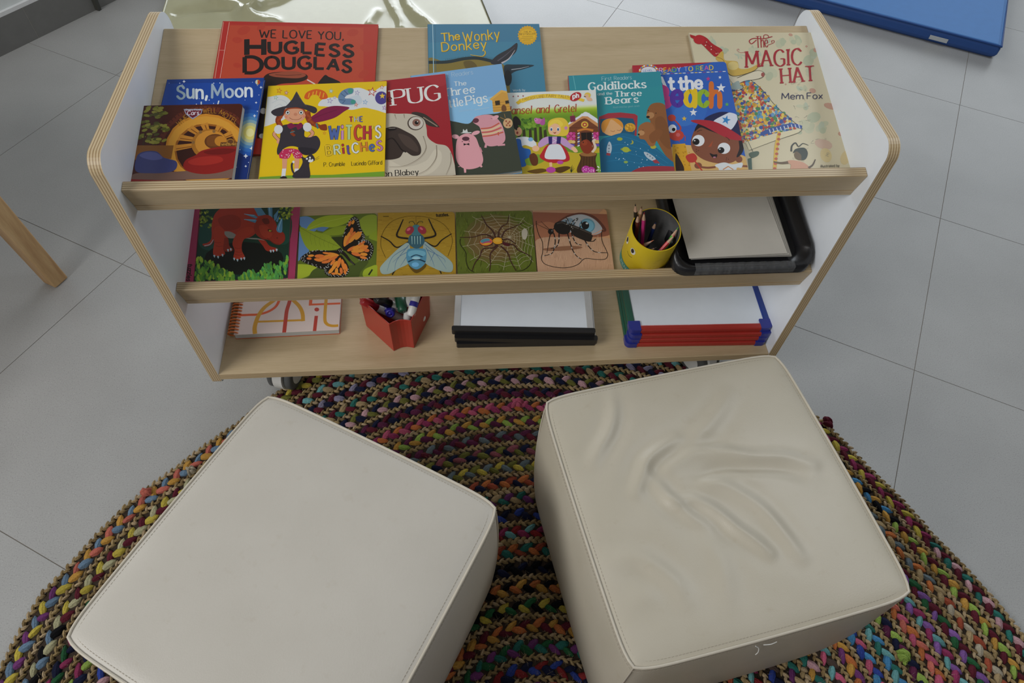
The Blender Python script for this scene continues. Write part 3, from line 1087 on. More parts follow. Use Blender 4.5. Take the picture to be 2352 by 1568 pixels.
def art_moon(a):
    a.use('A')
    a.poly([735, 640, 1530, 630, 1460, 1500, 640, 1500], '#173f90')
    a.poly([735, 645, 1530, 632, 1526, 668, 730, 685], '#16377e')
    a.poly([1300, 1230, 1470, 1220, 1450, 1520, 1280, 1520], '#142a68')
    for r, c in ((190, '#1d4d9c'), (160, '#2c62a8'), (132, '#4678a6'), (106, '#7393a0'), (82, '#a8ac84'), (58, '#c4bb68'), (34, '#cfca8e')):
        a.ell(1405, 1085, r * 0.95, r, c)
    for i in range(70):
        x, y = RG.uniform(720, 1510), RG.uniform(650, 1470)
        q = RG.choice([3, 3, 4, 5])
        a.ell(x, y, q, q, '#b4bfd8', 0, 6)
    for x, y, q in ((865, 667, 9), (1495, 715, 8), (1455, 840, 7), (1442, 948, 9), (1420, 1215, 13), (1370, 1277, 13), (1428, 1278, 9), (1415, 1435, 11), (1370, 1360, 7)):
        a.star(x, y, q * 1.5, '#d5dbe6', 4, 0.45)
    a.text('Sun,', 812, 806, 1055, 800, 104, ['#8fa3ac', '#a8b6be', '#c4ccd2', '#cdd3d8'], 2.0, round_=True, wob=.3)
    a.text('Moon', 1095, 800, 1420, 790, 104, ['#8c9fb0', '#a3b2c0', '#bcc6d0', '#c9d0d8'], 1.9, round_=True, wob=.3)
    a.line([1006, 832, 1006, 862], 10, '#c4ccd2')
    a.line([1150, 824, 1140, 862], 11, '#c4ccd2')
    a.ell(1468, 672, 20, 19, '#b8a040')
    a.ell(1478, 672, 9, 18, '#a3382c')
    a.ell(1458, 672, 7, 17, '#b9bcc0')
    a.line([1462, 690, 1466, 702, 1472, 690], 3, '#a3a8b0')


make_book('picture_book', 'night-blue picture book with silver title and small stars, near the left side panel', 'book', S1, (385, 182.6), (607, 178.5),
          0.001, 0.08, 0.006, '#173f90', art_moon, GB, '#12285c')


def art_wheel(a):
    a.use('A')
    a.poly([540, 850, 1350, 840, 1310, 1490, 430, 1490], '#42190f')
    a.ell(1045, 1215, 395, 350, '#5a2718')
    for i in range(34):
        t = radians(180 + i * 5.4)
        a.line([1045 + 372 * cos(t), 1215 + 328 * sin(t), 1045 + 392 * cos(t), 1215 + 346 * sin(t)], 7, '#3a150e', smooth=False)
    a.ell(1045, 1215, 352, 310, '#421a10')
    a.ell(1045, 1222, 335, 292, '#b87a24')
    a.ell(1045, 1226, 318, 276, '#c28a30')
    a.ell(1048, 1232, 262, 222, '#8a5217')
    a.ell(1052, 1236, 250, 210, '#33140c')
    for t in (-174, -150, -122, -95, -66, -40, -12):
        q = radians(t)
        a.line([1075 + 90 * cos(q), 1190 + 80 * sin(q), 1052 + 268 * cos(q), 1236 + 226 * sin(q)], 34, '#b4792a', 62, smooth=False)
        a.line([1080 + 90 * cos(q), 1196 + 80 * sin(q), 1060 + 262 * cos(q), 1242 + 220 * sin(q)], 9, '#7d4916', smooth=False)
    a.ell(1075, 1180, 150, 125, '#9a641f')
    a.ell(1085, 1172, 130, 106, '#b87d2c')
    a.ell(1120, 1158, 88, 62, '#5b3213')
    a.blob([1060, 1120, 1150, 1110, 1215, 1140, 1215, 1180, 1150, 1195, 1060, 1190], '#6e4018')
    a.ell(1165, 1155, 50, 42, '#b07526')
    for x, y in ((1000, 1080), (1110, 1075), (940, 1165)):
        a.ell(x, y, 13, 13, '#7d5a30')
    a.text('WHEEL', 826, 1035, 950, 934, 44, '#9a6a1e', 1.3)
    a.text('WELL', 1020, 926, 1130, 926, 40, '#9a6a1e', 1.3)
    a.text('MOTEL', 1150, 932, 1290, 1018, 40, '#9a6a1e', 1.3)
    for x, y, rx, ry in ((610, 910, 90, 45), (660, 940, 60, 30), (590, 1030, 95, 40), (680, 1050, 75, 32), (570, 1130, 90, 42), (650, 1150, 60, 26)):
        for q in range(12):
            a.ell(x + RG.uniform(-.9, .9) * rx, y + RG.uniform(-.9, .9) * ry, 26, 12, RG.choice(['#6e7026', '#83812e', '#5a5a1c', '#8e8834', '#4a4818']), RG.uniform(-30, 10), 7)
    a.line([530, 1200, 545, 1080], 16, '#3a2414', 8)
    a.poly([460, 1190, 780, 1190, 760, 1300, 450, 1310], '#7d4f1e')
    a.poly([470, 1300, 1310, 1280, 1305, 1500, 430, 1500], '#4d342c')
    a.blob([470, 1420, 800, 1405, 1300, 1380, 1310, 1500, 440, 1500], '#6e5349')
    a.poly([1165, 1165, 1335, 1160, 1330, 1198, 1160, 1202], '#57341a')
    a.ell(1245, 1160, 32, 26, '#8a6024')
    a.ell(1245, 1160, 22, 17, '#57341a')
    a.text('WHEEL WELL', 1172, 1192, 1322, 1188, 18, '#b58a3c', 1.6)
    # plain coloured boulders on the road
    a.blob([470, 1400, 480, 1280, 540, 1240, 640, 1240, 700, 1290, 800, 1320, 800, 1380, 740, 1410, 600, 1418], '#3b3f70')
    a.blob([500, 1275, 560, 1245, 640, 1252, 690, 1295, 600, 1310], '#51568c')
    a.blob([860, 1370, 880, 1310, 960, 1270, 1020, 1230, 1180, 1200, 1320, 1215, 1320, 1340, 1200, 1400, 1050, 1425, 920, 1410], '#7f1a16')
    a.blob([900, 1320, 1000, 1285, 1150, 1280, 1180, 1320, 1060, 1350, 940, 1350], '#96261e')
    a.blob([1030, 1240, 1180, 1215, 1290, 1225, 1220, 1260, 1080, 1265], '#651310')
    a.poly([432, 1466, 1310, 1440, 1310, 1500, 430, 1500], '#7d1614')
    a.poly([862, 893, 1018, 893, 1008, 930, 936, 978, 880, 936], '#8a8fa6')
    a.poly([872, 902, 1010, 902, 1000, 930, 936, 966, 888, 934], '#611826')
    a.text('Cars', 892, 942, 986, 940, 34, '#c3bcc6', 1.9, slant=.12)
    a.text('Disney PIXAR', 880, 906, 1004, 906, 14, '#b9bcc6', 1.4)


make_book('board_book', 'brown board book with a golden spoked wheel at the far left of the shelf', 'book', S1, (331.5, 242.5), (558.5, 238),
          0.0105, 0.05, 0.009, '#42190f', art_wheel, GB, '#3a2018', corner=0.007, board=True, pages='paper', edge='#b9b4aa')


def art_beach(a):
    a.use('D')
    a.poly([690, 340, 1600, 320, 1850, 1380, 700, 1400], '#2b57a8')
    a.blob([1100, 620, 1250, 560, 1400, 640, 1420, 800, 1340, 920, 1180, 930, 1090, 820], '#2e60ae')
    a.ell(1200, 850, 105, 100, '#3468b2')
    a.poly([690, 350, 1610, 318, 1620, 428, 700, 470], '#9c2532')
    for i in range(17):
        x0 = 960 + i * 38
        a.line([x0, 455 - i * 1.55, x0 + 28, 454 - i * 1.55], 9, ['#c9ccd2', '#cdb03a', '#c9ccd2', '#7a3f7c'][i % 4], smooth=False)
    a.ell(866, 425, 92, 62, '#8a2a3a')
    for i in range(16):
        t = radians(180 + i * 12)
        a.ell(866 + 84 * cos(t), 425 + 54 * sin(t), 9, 8, ['#cdb03a', '#c9ccd2', '#c27a3a', '#4a78b0'][i % 4])
    a.ell(866, 428, 72, 44, '#c3c5cb')
    a.text('LEVEL', 815, 432, 905, 428, 18, '#2b57a8', 1.5)
    a.text('READY TO READ', 968, 441, 1478, 413, 42, ['#b79ac0', '#c9ae3a', '#c27a3a', '#6a9a4a', '#b79ac0', '#c27a3a', '#7a8ac0', '#cdb03a', '#c27a3a', '#6a9a4a', '#cdb03a', '#b0549a', '#c9ae3a'], 1.9)
    wh = '#ced0d6'
    a.text('At', 955, 612, 1106, 602, 118, wh, 2.5, round_=True, track=1)
    a.text('the', 1160, 604, 1372, 590, 118, wh, 2.5, round_=True, track=1)
    a.text('B', 900, 768, 1050, 768, 190, '#b0387a', 3, round_=True)
    a.text('each', 1090, 752, 1540, 758, 208, ['#4b2d8c', '#cfae20', '#86a32c', '#c0662a'], 2.6, round_=True, track=.8)
    for x, y, r, c in ((1430, 500, 24, '#a8357a'), (1542, 486, 17, wh), (1552, 586, 46, wh), (1608, 742, 22, '#5a9a4a'), (1290, 818, 38, wh), (1203, 877, 25, '#c9a83a')):
        a.star(x, y, r, c)
    a.ell(1085, 870, 38, 32, '#a83a2e')
    a.line([1110, 890, 1150, 930, 1170, 970, 1150, 1000], 14, '#a83a2e')
    a.ell(1130, 1035, 70, 52, '#ad3a2c')
    a.ell(1145, 1030, 20, 18, '#b85a5a')
    a.ell(1092, 972, 38, 40, '#c9ccd2')
    a.ell(1103, 980, 17, 17, '#14110f')
    a.line([1180, 1050, 1210, 1040, 1212, 1090], 6, '#a83a2e')
    a.line([1150, 1070, 1158, 1100], 6, '#a83a2e')
    a.blob([1080, 1150, 1250, 1128, 1420, 1160, 1600, 1200, 1790, 1240, 1880, 1400, 1060, 1420], '#bf9c62')
    a.poly([1090, 1120, 1212, 1112, 1280, 1400, 1100, 1400], '#bf8f22')
    a.dots(30, (1110, 1130, 1260, 1360), (6, 9), ['#a87818'], 4)
    a.blob([1120, 1215, 1150, 1240, 1200, 1340, 1190, 1400, 1130, 1400], '#2f1f16')
    sk = '#774632'
    a.ell(1722, 1262, 33, 32, sk)
    a.blob([1268, 1130, 1282, 1030, 1340, 950, 1500, 960, 1650, 1030, 1750, 1085, 1735, 1180, 1690, 1275, 1570, 1305, 1410, 1275, 1310, 1210], sk)
    a.blob([1300, 1000, 1330, 930, 1390, 905, 1520, 985, 1560, 1030, 1440, 990, 1360, 960], '#1c161c')
    a.blob([1722, 1075, 1775, 1075, 1765, 1170, 1735, 1225, 1698, 1240, 1725, 1160], '#1c161c')
    a.blob([1395, 895, 1440, 848, 1560, 812, 1680, 836, 1745, 930, 1772, 1070, 1660, 1030, 1520, 940], '#1d2148')
    a.blob([1478, 905, 1600, 832, 1640, 820, 1700, 842, 1706, 895, 1640, 985, 1560, 952], '#c3c8d4')
    a.star(1600, 890, 46, '#2f78b4', 5, 0.4, -75)
    a.blob([1263, 898, 1360, 888, 1500, 908, 1650, 985, 1772, 1078, 1640, 1072, 1520, 1018, 1390, 948], '#9c2430')
    a.ell(1338, 1085, 58, 54, '#ced0d4')
    a.ell(1315, 1096, 33, 31, '#121012')
    a.ell(1302, 1086, 7, 6, '#ced0d4')
    a.ell(1580, 1158, 59, 53, '#ced0d4')
    a.ell(1553, 1176, 31, 29, '#121012')
    a.ell(1541, 1166, 7, 6, '#ced0d4')
    a.poly([1477, 1084, 1428, 1146, 1460, 1142], '#96472b')
    a.blob([1444, 1204, 1480, 1216, 1516, 1216, 1506, 1248, 1470, 1244], '#1b1112')
    a.ell(1490, 1243, 14, 7, '#a3687c')
    a.line([1325, 1005, 1345, 990, 1372, 986], 6, '#2a1812')
    a.line([1595, 1050, 1620, 1066, 1632, 1085], 6, '#2a1812')
    for x, y in ((1318, 1168), (1338, 1178), (1320, 1188), (1604, 1250), (1622, 1262), (1602, 1268)):
        a.ell(x, y, 5, 5, '#4d2a1e')
    a.line([1330, 1330, 1420, 1342, 1500, 1335], 22, sk)
    a.ell(1335, 1322, 36, 30, sk)
    a.line([1740, 1325, 1830, 1330], 22, sk)
    a.blob([1218, 1232, 1290, 1205, 1326, 1250, 1300, 1288, 1245, 1288], '#a8342a')
    a.line([1300, 1275, 1350, 1340, 1380, 1380], 14, '#a8342a')
    a.blob([1494, 1318, 1580, 1292, 1660, 1310, 1752, 1294, 1746, 1342, 1700, 1345, 1690, 1420, 1540, 1420, 1530, 1352], '#c3c8cc')
    a.line([1570, 1360, 1620, 1330, 1668, 1360], 9, '#b5743a', smooth=False)


make_book('board_book', 'blue board book with a capped cartoon child and a red top band', 'book', S1, (1453.5, 150.2), (1666.8, 141.4),
          0.001, 0.06, 0.0065, '#2b57a8', art_beach, GB, '#9c2f3c', corner=0.006, board=True)


def art_gold(a):
    a.use('D')
    a.poly([90, 450, 985, 420, 1150, 1390, 200, 1400], '#2c828c')
    a.blob([90, 460, 500, 440, 980, 425, 990, 560, 500, 600, 110, 620], '#2b7f8c')
    a.line([150, 470, 175, 600], 6, '#5aa3aa', smooth=False)
    a.poly([395, 860, 480, 825, 600, 818, 735, 832, 762, 850, 752, 1040, 390, 1040], '#93303a')
    a.poly([408, 880, 600, 866, 720, 876, 738, 930, 732, 1040, 400, 1040], '#1d4f6c')
    a.ell(690, 960, 52, 42, '#bf8f2e')
    for i in range(16):
        a.ell(690 + RG.uniform(-42, 42), 960 + RG.uniform(-34, 34), 13, 9, RG.choice(['#cf9f38', '#a87a24']), RG.uniform(0, 90), 8)
    a.ell(522, 958, 104, 82, '#c89a6a')
    a.blob([416, 960, 430, 905, 480, 878, 560, 876, 615, 915, 624, 965, 580, 930, 512, 884, 480, 940, 440, 1010], '#c48433')
    a.line([505, 990, 530, 1000, 545, 990], 4, '#7d4a2a')
    a.line([565, 985, 590, 990, 605, 978], 4, '#7d4a2a')
    a.blob([400, 1110, 500, 1045, 640, 1012, 800, 1062, 900, 1118, 1020, 1222, 1120, 1300, 1150, 1420, 380, 1420], '#1c5f82')
    for i in range(4):
        a.line([470, 1070 + i * 70, 640, 1050 + i * 75, 900, 1150 + i * 60, 1050, 1260 + i * 40], 4, '#27739a')
    a.ell(592, 1070, 27, 16, '#8f9a34')
    a.ell(650, 1172, 52, 14, '#7d8a2e', 8)
    a.ell(650, 1170, 36, 26, '#99a33a', 8)
    a.blob([705, 1080, 722, 1095, 716, 1116, 690, 1118, 708, 1104], '#9a9a3a')
    a.ell(650, 1288, 20, 12, '#7f9a4a')
    a.ell(910, 1145, 28, 18, '#a39a34')
    a.dots(26, (470, 1100, 1060, 1340), (3, 6), ['#9fbccc'], 6)
    a.blob([490, 1095, 512, 1120, 516, 1170, 500, 1215, 474, 1212, 468, 1160], '#a3b0ba')
    a.poly([470, 1200, 505, 1205, 500, 1228, 462, 1222], '#8f3640')
    a.blob([820, 1195, 860, 1200, 920, 1240, 935, 1270, 905, 1278, 850, 1245], '#a3b0ba')
    a.poly([900, 1275, 938, 1262, 975, 1300, 925, 1300], '#8f3640')
    for x, y in ((490, 1130), (490, 1160), (488, 1188), (855, 1215), (880, 1232), (903, 1250)):
        a.ell(x, y, 8, 8, '#6d7a88')
    a.blob([848, 860, 856, 790, 900, 735, 990, 730, 1045, 790, 1075, 950, 1110, 1150, 1122, 1290, 1040, 1240, 985, 1160, 930, 1060, 895, 960, 878, 890], '#80522f')
    a.blob([930, 880, 1000, 860, 1060, 980, 1080, 1160, 1000, 1120, 940, 1000], '#744929')
    a.ell(882, 846, 38, 30, '#a0744c', -15)
    a.ell(860, 861, 17, 11, '#1b1411')
    a.ell(935, 825, 5, 5, '#1b1411')
    a.ell(862, 800, 5, 5, '#1b1411')
    a.blob([768, 1010, 778, 945, 846, 908, 908, 936, 935, 1040, 925, 1125, 875, 1135, 830, 1078, 782, 1066], '#8c5b36')
    a.ell(796, 1012, 32, 24, '#ab7e54')
    a.ell(772, 1026, 10, 8, '#1b1411')
    a.ell(812, 985, 4, 4, '#1b1411')
    a.blob([870, 1040, 940, 980, 1000, 1000, 960, 1070, 900, 1110], '#7a4c2b')
    a.blob([700, 1420, 780, 1342, 980, 1326, 1150, 1345, 1150, 1430], '#8a2f38')
    t = '#c9d2d2'
    a.text('First Readers', 424, 517, 705, 503, 37, '#aac6cb', .75)
    a.text('Goldilocks', 300, 612, 840, 584, 74, t, 2.1, slab=.75, thin=.42)
    a.text('and the', 385, 656, 520, 648, 25, t, 1.5, slab=.5, thin=.6)
    a.text('Three', 546, 670, 797, 658, 50, t, 2.1, slab=.8, thin=.42)
    a.text('Bears', 466, 740, 767, 722, 64, t, 2.1, slab=.8, thin=.42)
    a.text('illustrated by gavin scott', 530, 778, 780, 764, 18, '#7fb0b8', .9)


make_book('picture_book', 'teal padded picture book with bold white title and two brown bears', 'book', S1, (1305.5, 173.8), (1516.5, 164),
          0.001, 0.08, 0.0075, '#2c828c', art_gold, GB, '#8a2c3c')


def art_hansel(a):
    a.use('C')
    a.poly([780, 690, 1580, 670, 1665, 1420, 900, 1420], '#c9ccc8')
    for i in range(10):
        t = i / 9
        a.poly([800, 838 + i * 11, 1620, 800 + i * 10, 1680, 1430, 840, 1430], ['#c6cbb0', '#bcc88c', '#aabd5a', '#97b035', '#86a42a', '#7a9a26', '#719424', '#6b8e22', '#668a20', '#62861f'][i])
    for x, h in ((885, 150), (930, 130), (985, 150), (1030, 140), (1075, 120), (1115, 100)):
        a.line([x, 1000, x + 6, 1000 + h], 22, '#33301a', 30)
    for q in range(60):
        a.ell(RG.uniform(860, 1180), RG.uniform(930, 1020), 20, 13, RG.choice(['#47701f', '#5c8426', '#34591a', '#6f942e']), RG.uniform(-40, 40), 8)
    a.blob([860, 1210, 1000, 1130, 1200, 1180, 1400, 1230, 1640, 1190, 1680, 1430, 880, 1430], '#b09a26')
    a.blob([900, 1300, 1050, 1240, 1120, 1290, 1000, 1340], '#6f8f2a')
    a.blob([960, 1390, 1080, 1365, 1140, 1385, 1040, 1410], '#5d4212')
    a.blob([1190, 1370, 1290, 1345, 1340, 1360, 1250, 1405], '#4d350f')
    a.poly([1560, 1230, 1660, 1220, 1680, 1430, 1560, 1430], '#67952c')
    # gingerbread cottage
    a.poly([1310, 1010, 1470, 900, 1600, 990, 1615, 1170, 1330, 1170], '#6b3a22')
    for i in range(5):
        a.line([1330, 1010 + i * 30, 1600, 1000 + i * 30], 3, '#3f2012', smooth=False)
    a.blob([1315, 1012, 1300, 985, 1370, 935, 1465, 885, 1560, 930, 1605, 985, 1600, 1010, 1530, 965, 1465, 925, 1390, 960], '#b98252')
    a.blob([1315, 985, 1340, 950, 1430, 895, 1470, 868, 1520, 892, 1600, 950, 1598, 978, 1530, 935, 1465, 900, 1390, 940], '#c9cdd4')
    a.poly([1415, 905, 1440, 880, 1455, 890, 1468, 868, 1482, 890, 1505, 875, 1512, 908], '#c9cdd4')
    a.poly([1335, 905, 1380, 900, 1385, 950, 1340, 960], '#6d2440')
    a.line([1360, 900, 1358, 880], 6, '#c04a5a')
    a.ell(1465, 980, 32, 30, '#c4a23a')
    a.ell(1465, 980, 20, 18, '#a33a2c')
    a.ell(1465, 980, 9, 8, '#c9b85a')
    a.line([1400, 1036, 1470, 1020, 1540, 1032], 22, '#b8702e')
    a.poly([1432, 1050, 1525, 1046, 1530, 1150, 1440, 1152], '#1c120e')
    a.line([1480, 1050, 1484, 1150], 4, '#4a2c1c', smooth=False)
    for x in (1410, 1540):
        for i in range(7):
            a.line([x - 8, 1062 + i * 18, x + 10, 1052 + i * 18], 11, ['#c9cdd6', '#3a5aa8'][i % 2], smooth=False)
    for x0 in (1340, 1575):
        for i in range(3):
            for j in range(3):
                a.ell(x0 - 22 + i * 26, 1058 + j * 24, 15, 13, ['#a82a6c', '#bf4a8a'][(i + j) % 2])
        a.ell(x0, 1130, 26, 15, '#c4a45a')
        a.ell(x0 + 25, 1132, 18, 14, '#c9ab6a')
        a.ell(x0 + 5, 1160, 34, 12, '#5a4a9a')
    # boy at the left edge
    a.ell(880, 1040, 34, 40, '#cf9a74')
    a.blob([840, 1000, 835, 930, 862, 906, 900, 945, 902, 990, 880, 985, 868, 1030], '#1c1512')
    a.ell(873, 1052, 9, 12, '#8a2420')
    a.ell(877, 1000, 7, 9, '#1c1512')
    a.blob([850, 1110, 905, 1088, 970, 1092, 1030, 1130, 1040, 1170, 1000, 1178, 940, 1160, 880, 1180], '#c9ccd0')
    a.ell(990, 1110, 22, 18, '#6f9fc4')
    a.blob([850, 1120, 900, 1110, 920, 1180, 985, 1200, 985, 1260, 940, 1290, 950, 1340, 890, 1345, 870, 1240], '#2158a0')
    a.blob([980, 1250, 1020, 1230, 1052, 1270, 1050, 1330, 1010, 1340, 985, 1300], '#5a2f16')
    # girl
    a.blob([1142, 1010, 1150, 950, 1210, 922, 1280, 925, 1320, 970, 1325, 1040, 1290, 1080, 1170, 1070, 1150, 1050], '#cdb13a')
    a.ell(1200, 1022, 56, 52, '#d7aa86')
    a.blob([1148, 1000, 1170, 950, 1230, 935, 1275, 975, 1250, 1000, 1225, 965, 1180, 980], '#d6bd46')
    for x in (1172, 1231):
        a.ell(x, 1020, 12, 17, '#c9ccd0')
        a.ell(x, 1023, 8, 12, '#2c4a78')
    a.blob([1185, 1045, 1200, 1050, 1215, 1044, 1203, 1060], '#8a2420')
    a.star(1300, 1010, 22, '#b878a8', 5, .5)
    a.blob([1055, 1150, 1090, 1105, 1140, 1085, 1175, 1090, 1165, 1130, 1110, 1165, 1070, 1180], '#b28cb8')
    a.blob([1235, 1090, 1290, 1100, 1340, 1150, 1370, 1170, 1355, 1205, 1310, 1180, 1260, 1150], '#b28cb8')
    a.ell(1035, 1190, 32, 26, '#d7aa86')
    a.blob([1345, 1185, 1375, 1175, 1405, 1215, 1380, 1225, 1360, 1210], '#d7aa86')
    a.poly([1145, 1085, 1258, 1085, 1250, 1160, 1150, 1160], '#2a2060')
    a.poly([1180, 1085, 1222, 1085, 1215, 1158, 1178, 1158], '#b28cb8')
    a.line([1180, 1100, 1218, 1120, 1180, 1140], 4, '#c9ccd0', smooth=False)
    a.blob([1130, 1165, 1190, 1150, 1260, 1155, 1310, 1210, 1332, 1290, 1260, 1312, 1160, 1315, 1072, 1270, 1090, 1220], '#a8232a')
    a.blob([1145, 1170, 1195, 1152, 1255, 1165, 1300, 1275, 1220, 1285, 1115, 1272], '#c9ccd2')
    a.line([1165, 1312, 1168, 1350], 24, '#d7aa86')
    a.line([1225, 1310, 1245, 1320], 24, '#d7aa86')
    a.ell(1168, 1378, 42, 26, '#a83f92')
    a.ell(1250, 1312, 28, 16, '#a83f92')
    # squirrel on the stump
    a.blob([1400, 1400, 1430, 1280, 1420, 1240, 1500, 1222, 1570, 1235, 1560, 1290, 1570, 1420], '#4d3018')
    a.ell(1495, 1240, 72, 20, '#8a5f34')
    for i in range(6):
        a.line([1435 + i * 24, 1262, 1425 + i * 27, 1390], 4, '#2f1c0d')
    a.blob([1455, 1225, 1425, 1170, 1440, 1130, 1480, 1110, 1520, 1140, 1530, 1200, 1500, 1235], '#7a2f18')
    a.line([1525, 1220, 1555, 1180, 1540, 1130, 1560, 1108], 34, '#c9b8a4', 20)
    a.line([1515, 1215, 1540, 1180, 1528, 1130], 14, '#7a2f18', 8)
    a.ell(1462, 1140, 26, 24, '#8a3a1e')
    a.ell(1452, 1136, 5, 6, '#140d0a')
    for x, y in ((1475, 1375), (1520, 1385)):
        a.ell(x, y, 38, 34, '#a8328c')
        a.dots(9, (x - 26, y - 22, x + 26, y + 18), (4, 6), ['#d4a8c8'], 3)
    for q in range(14):
        a.ell(1600 + RG.uniform(-30, 30), 1362 + RG.uniform(-22, 22), 6, 5, '#c9ccc8', 0, 6)
    for i in range(5):
        a.line([1345, 1400, 1335 + i * 10, 1335 + abs(2 - i) * 14], 5, '#23301a', 2)
    # bird
    a.ell(1060, 950, 34, 25, '#b8649c')
    a.blob([1075, 960, 1110, 920, 1115, 975, 1085, 985], '#a04f8c')
    a.ell(1038, 937, 18, 16, '#c078a8')
    a.ell(1033, 933, 4, 4, '#140d0a')
    # banner
    for x, y in ((838, 733), (880, 731), (924, 729)):
        a.star(x, y, 9, '#8f2430')
    a.line([870, 795, 905, 770, 900, 755], 34, '#c9a82a', smooth=False)
    a.line([905, 775, 1000, 742, 1130, 728, 1260, 735, 1340, 748], 44, '#d3b53a')
    a.line([1400, 752, 1460, 770], 30, '#d3b53a', smooth=False)
    a.text('FANTASY LAND', 922, 772, 1110, 740, 23, '#8a5a1c', 1.2)
    a.text('FAIRY TALES', 1128, 738, 1325, 748, 23, '#8a5a1c', 1.2)
    a.ell(1385, 735, 54, 36, '#a6242a', -28)
    a.text('ph', 1362, 752, 1412, 744, 42, '#d0d2d4', 2.6, slant=.1)
    a.ell(1490, 722, 28, 24, '#cdb04a')
    a.ell(1482, 730, 18, 16, '#d0a884')
    a.blob([1480, 745, 1515, 742, 1532, 768, 1498, 772], '#cfa888')
    a.line([1458, 732, 1475, 736], 9, '#5a2f3a')
    a.text('Hansel', 772, 890, 996, 882, 68, '#9c3524', 1.35, slab=.35, thin=.5, slant=.14)
    a.text('and', 1040, 880, 1150, 876, 68, '#9c3524', 1.35, slab=.35, thin=.5, slant=.14)
    a.text('Gretel', 1200, 876, 1388, 866, 68, '#9c3524', 1.35, slab=.35, thin=.5, slant=.14)


make_book('picture_book', 'white and green picture book with a blonde girl in a white apron', 'book', S1, (1164.5, 213.2), (1368.5, 206.5),
          0.0062, 0.095, 0.004, '#c9ccc8', art_hansel, GB, '#8a9a6a')


def art_pigs(a):
    a.use('C')
    a.poly([-100, 430, 760, 420, 940, 1420, 0, 1450], '#6f9cc4')
    a.blob([-50, 700, 300, 800, 760, 720, 820, 900, 300, 1000, -50, 1000], '#7fb0d4')
    a.blob([200, 960, 300, 950, 440, 972, 500, 920, 560, 895, 700, 880, 840, 850, 960, 1100, 960, 1450, 100, 1450], '#373c31')
    a.poly([638, 758, 735, 680, 800, 696, 830, 770, 835, 858, 662, 872, 652, 770], '#bf8f3c')
    a.line([636, 762, 735, 684, 806, 702], 22, '#c99f4c', smooth=False)
    for i in range(4):
        a.line([655, 790 + i * 22, 820, 775 + i * 22], 4, '#96692a', smooth=False)
    a.poly([676, 772, 718, 766, 722, 806, 682, 812], '#2f2517')
    a.poly([766, 770, 804, 765, 806, 792, 770, 798], '#2f2517')
    a.blob([738, 860, 735, 822, 752, 805, 772, 818, 776, 856], '#6b4524')
    pk = '#c58c96'
    for (x0, y0, x1, y1) in ((600, 1150, 592, 1182), (700, 1160, 765, 1155)):
        a.line([x0, y0, x1, y1], 20, pk)
    a.blob([484, 955, 500, 915, 560, 896, 640, 895, 705, 935, 745, 1000, 768, 1090, 750, 1140, 690, 1165, 620, 1168, 580, 1130, 560, 1060, 540, 1000, 505, 975], pk)
    for i in range(5):
        a.line([552 + i * 4, 1015 + i * 17, 640 + i * 3, 1005 + i * 17, 715 + i * 9, 965 + i * 20], 13, ['#b5553c', '#cfbb84'][i % 2])
    a.ell(508, 944, 28, 21, '#5a2c3a', -10)
    a.ell(678, 918, 34, 17, '#cf9aa2', -25)
    a.line([705, 1045, 708, 1075], 10, '#b5553c')
    a.line([640, 925, 655, 930], 4, '#5a2c3a')
    a.line([352, 1350, 372, 1345], 6, pk)
    for (x0, y0, x1, y1) in ((412, 1350, 415, 1402), (540, 1330, 562, 1352)):
        a.line([x0, y0, x1, y1], 24, '#cf959c', 16)
    a.ell(330, 1085, 32, 19, '#cf9aa2', 10)
    a.ell(508, 1052, 38, 17, '#cf9aa2', -18)
    a.blob([332, 1200, 345, 1110, 390, 1068, 450, 1058, 505, 1090, 535, 1160, 562, 1230, 572, 1300, 540, 1350, 450, 1372, 380, 1352, 338, 1290], '#cc929a')
    a.line([545, 1180, 562, 1220], 12, '#b87a84')
    a.ell(420, 1104, 33, 19, '#4f2a36')
    a.poly([372, 1055, 392, 1048, 398, 1018, 412, 1034, 430, 1016, 438, 1046, 470, 1046, 470, 1054], '#bfc3c0')
    a.poly([400, 1143, 425, 1150, 450, 1141, 452, 1162, 426, 1154, 402, 1164], '#231d1b')
    a.ell(390, 1128, 5, 4, '#4f2a36')
    a.ell(450, 1124, 5, 4, '#4f2a36')
    a.line([722, 915, 765, 935, 780, 925], 8, '#8a6a3a')
    a.line([758, 885, 768, 920], 6, '#8a6a3a')
    a.ell(790, 968, 42, 44, '#bd9a70')
    for x, y in ((775, 950), (805, 955), (780, 985), (806, 988), (792, 968)):
        a.ell(x, y, 8, 8, '#8f4630')
    w = '#ccd3d6'
    a.text('First Readers', 172, 577, 484, 536, 38, '#a9bccb', .75)
    a.text('The', 318, 641, 425, 632, 37, w, 1.5, slab=.45, thin=.7)
    a.text('Three', 232, 735, 502, 697, 68, w, 1.6, slab=.5, thin=.7)
    a.text('Little', 212, 838, 398, 812, 74, w, 1.6, slab=.5, thin=.7)
    a.text('Pigs', 428, 809, 612, 778, 76, w, 1.6, slab=.5, thin=.7)
    a.text('illustrated by', 360, 870, 480, 853, 18, '#9dbcd4', .9)
    a.line([495, 852, 625, 830], 9, '#94b6d0', smooth=False)


make_book('picture_book', 'sky-blue padded picture book with two pink pigs, tilted over the blue donkey book', 'book', S1, (944, 174), (1152.2, 146.3),
          0.0062, 0.07, 0.0075, '#6f9cc4', art_pigs, GB, '#4f7ca4')


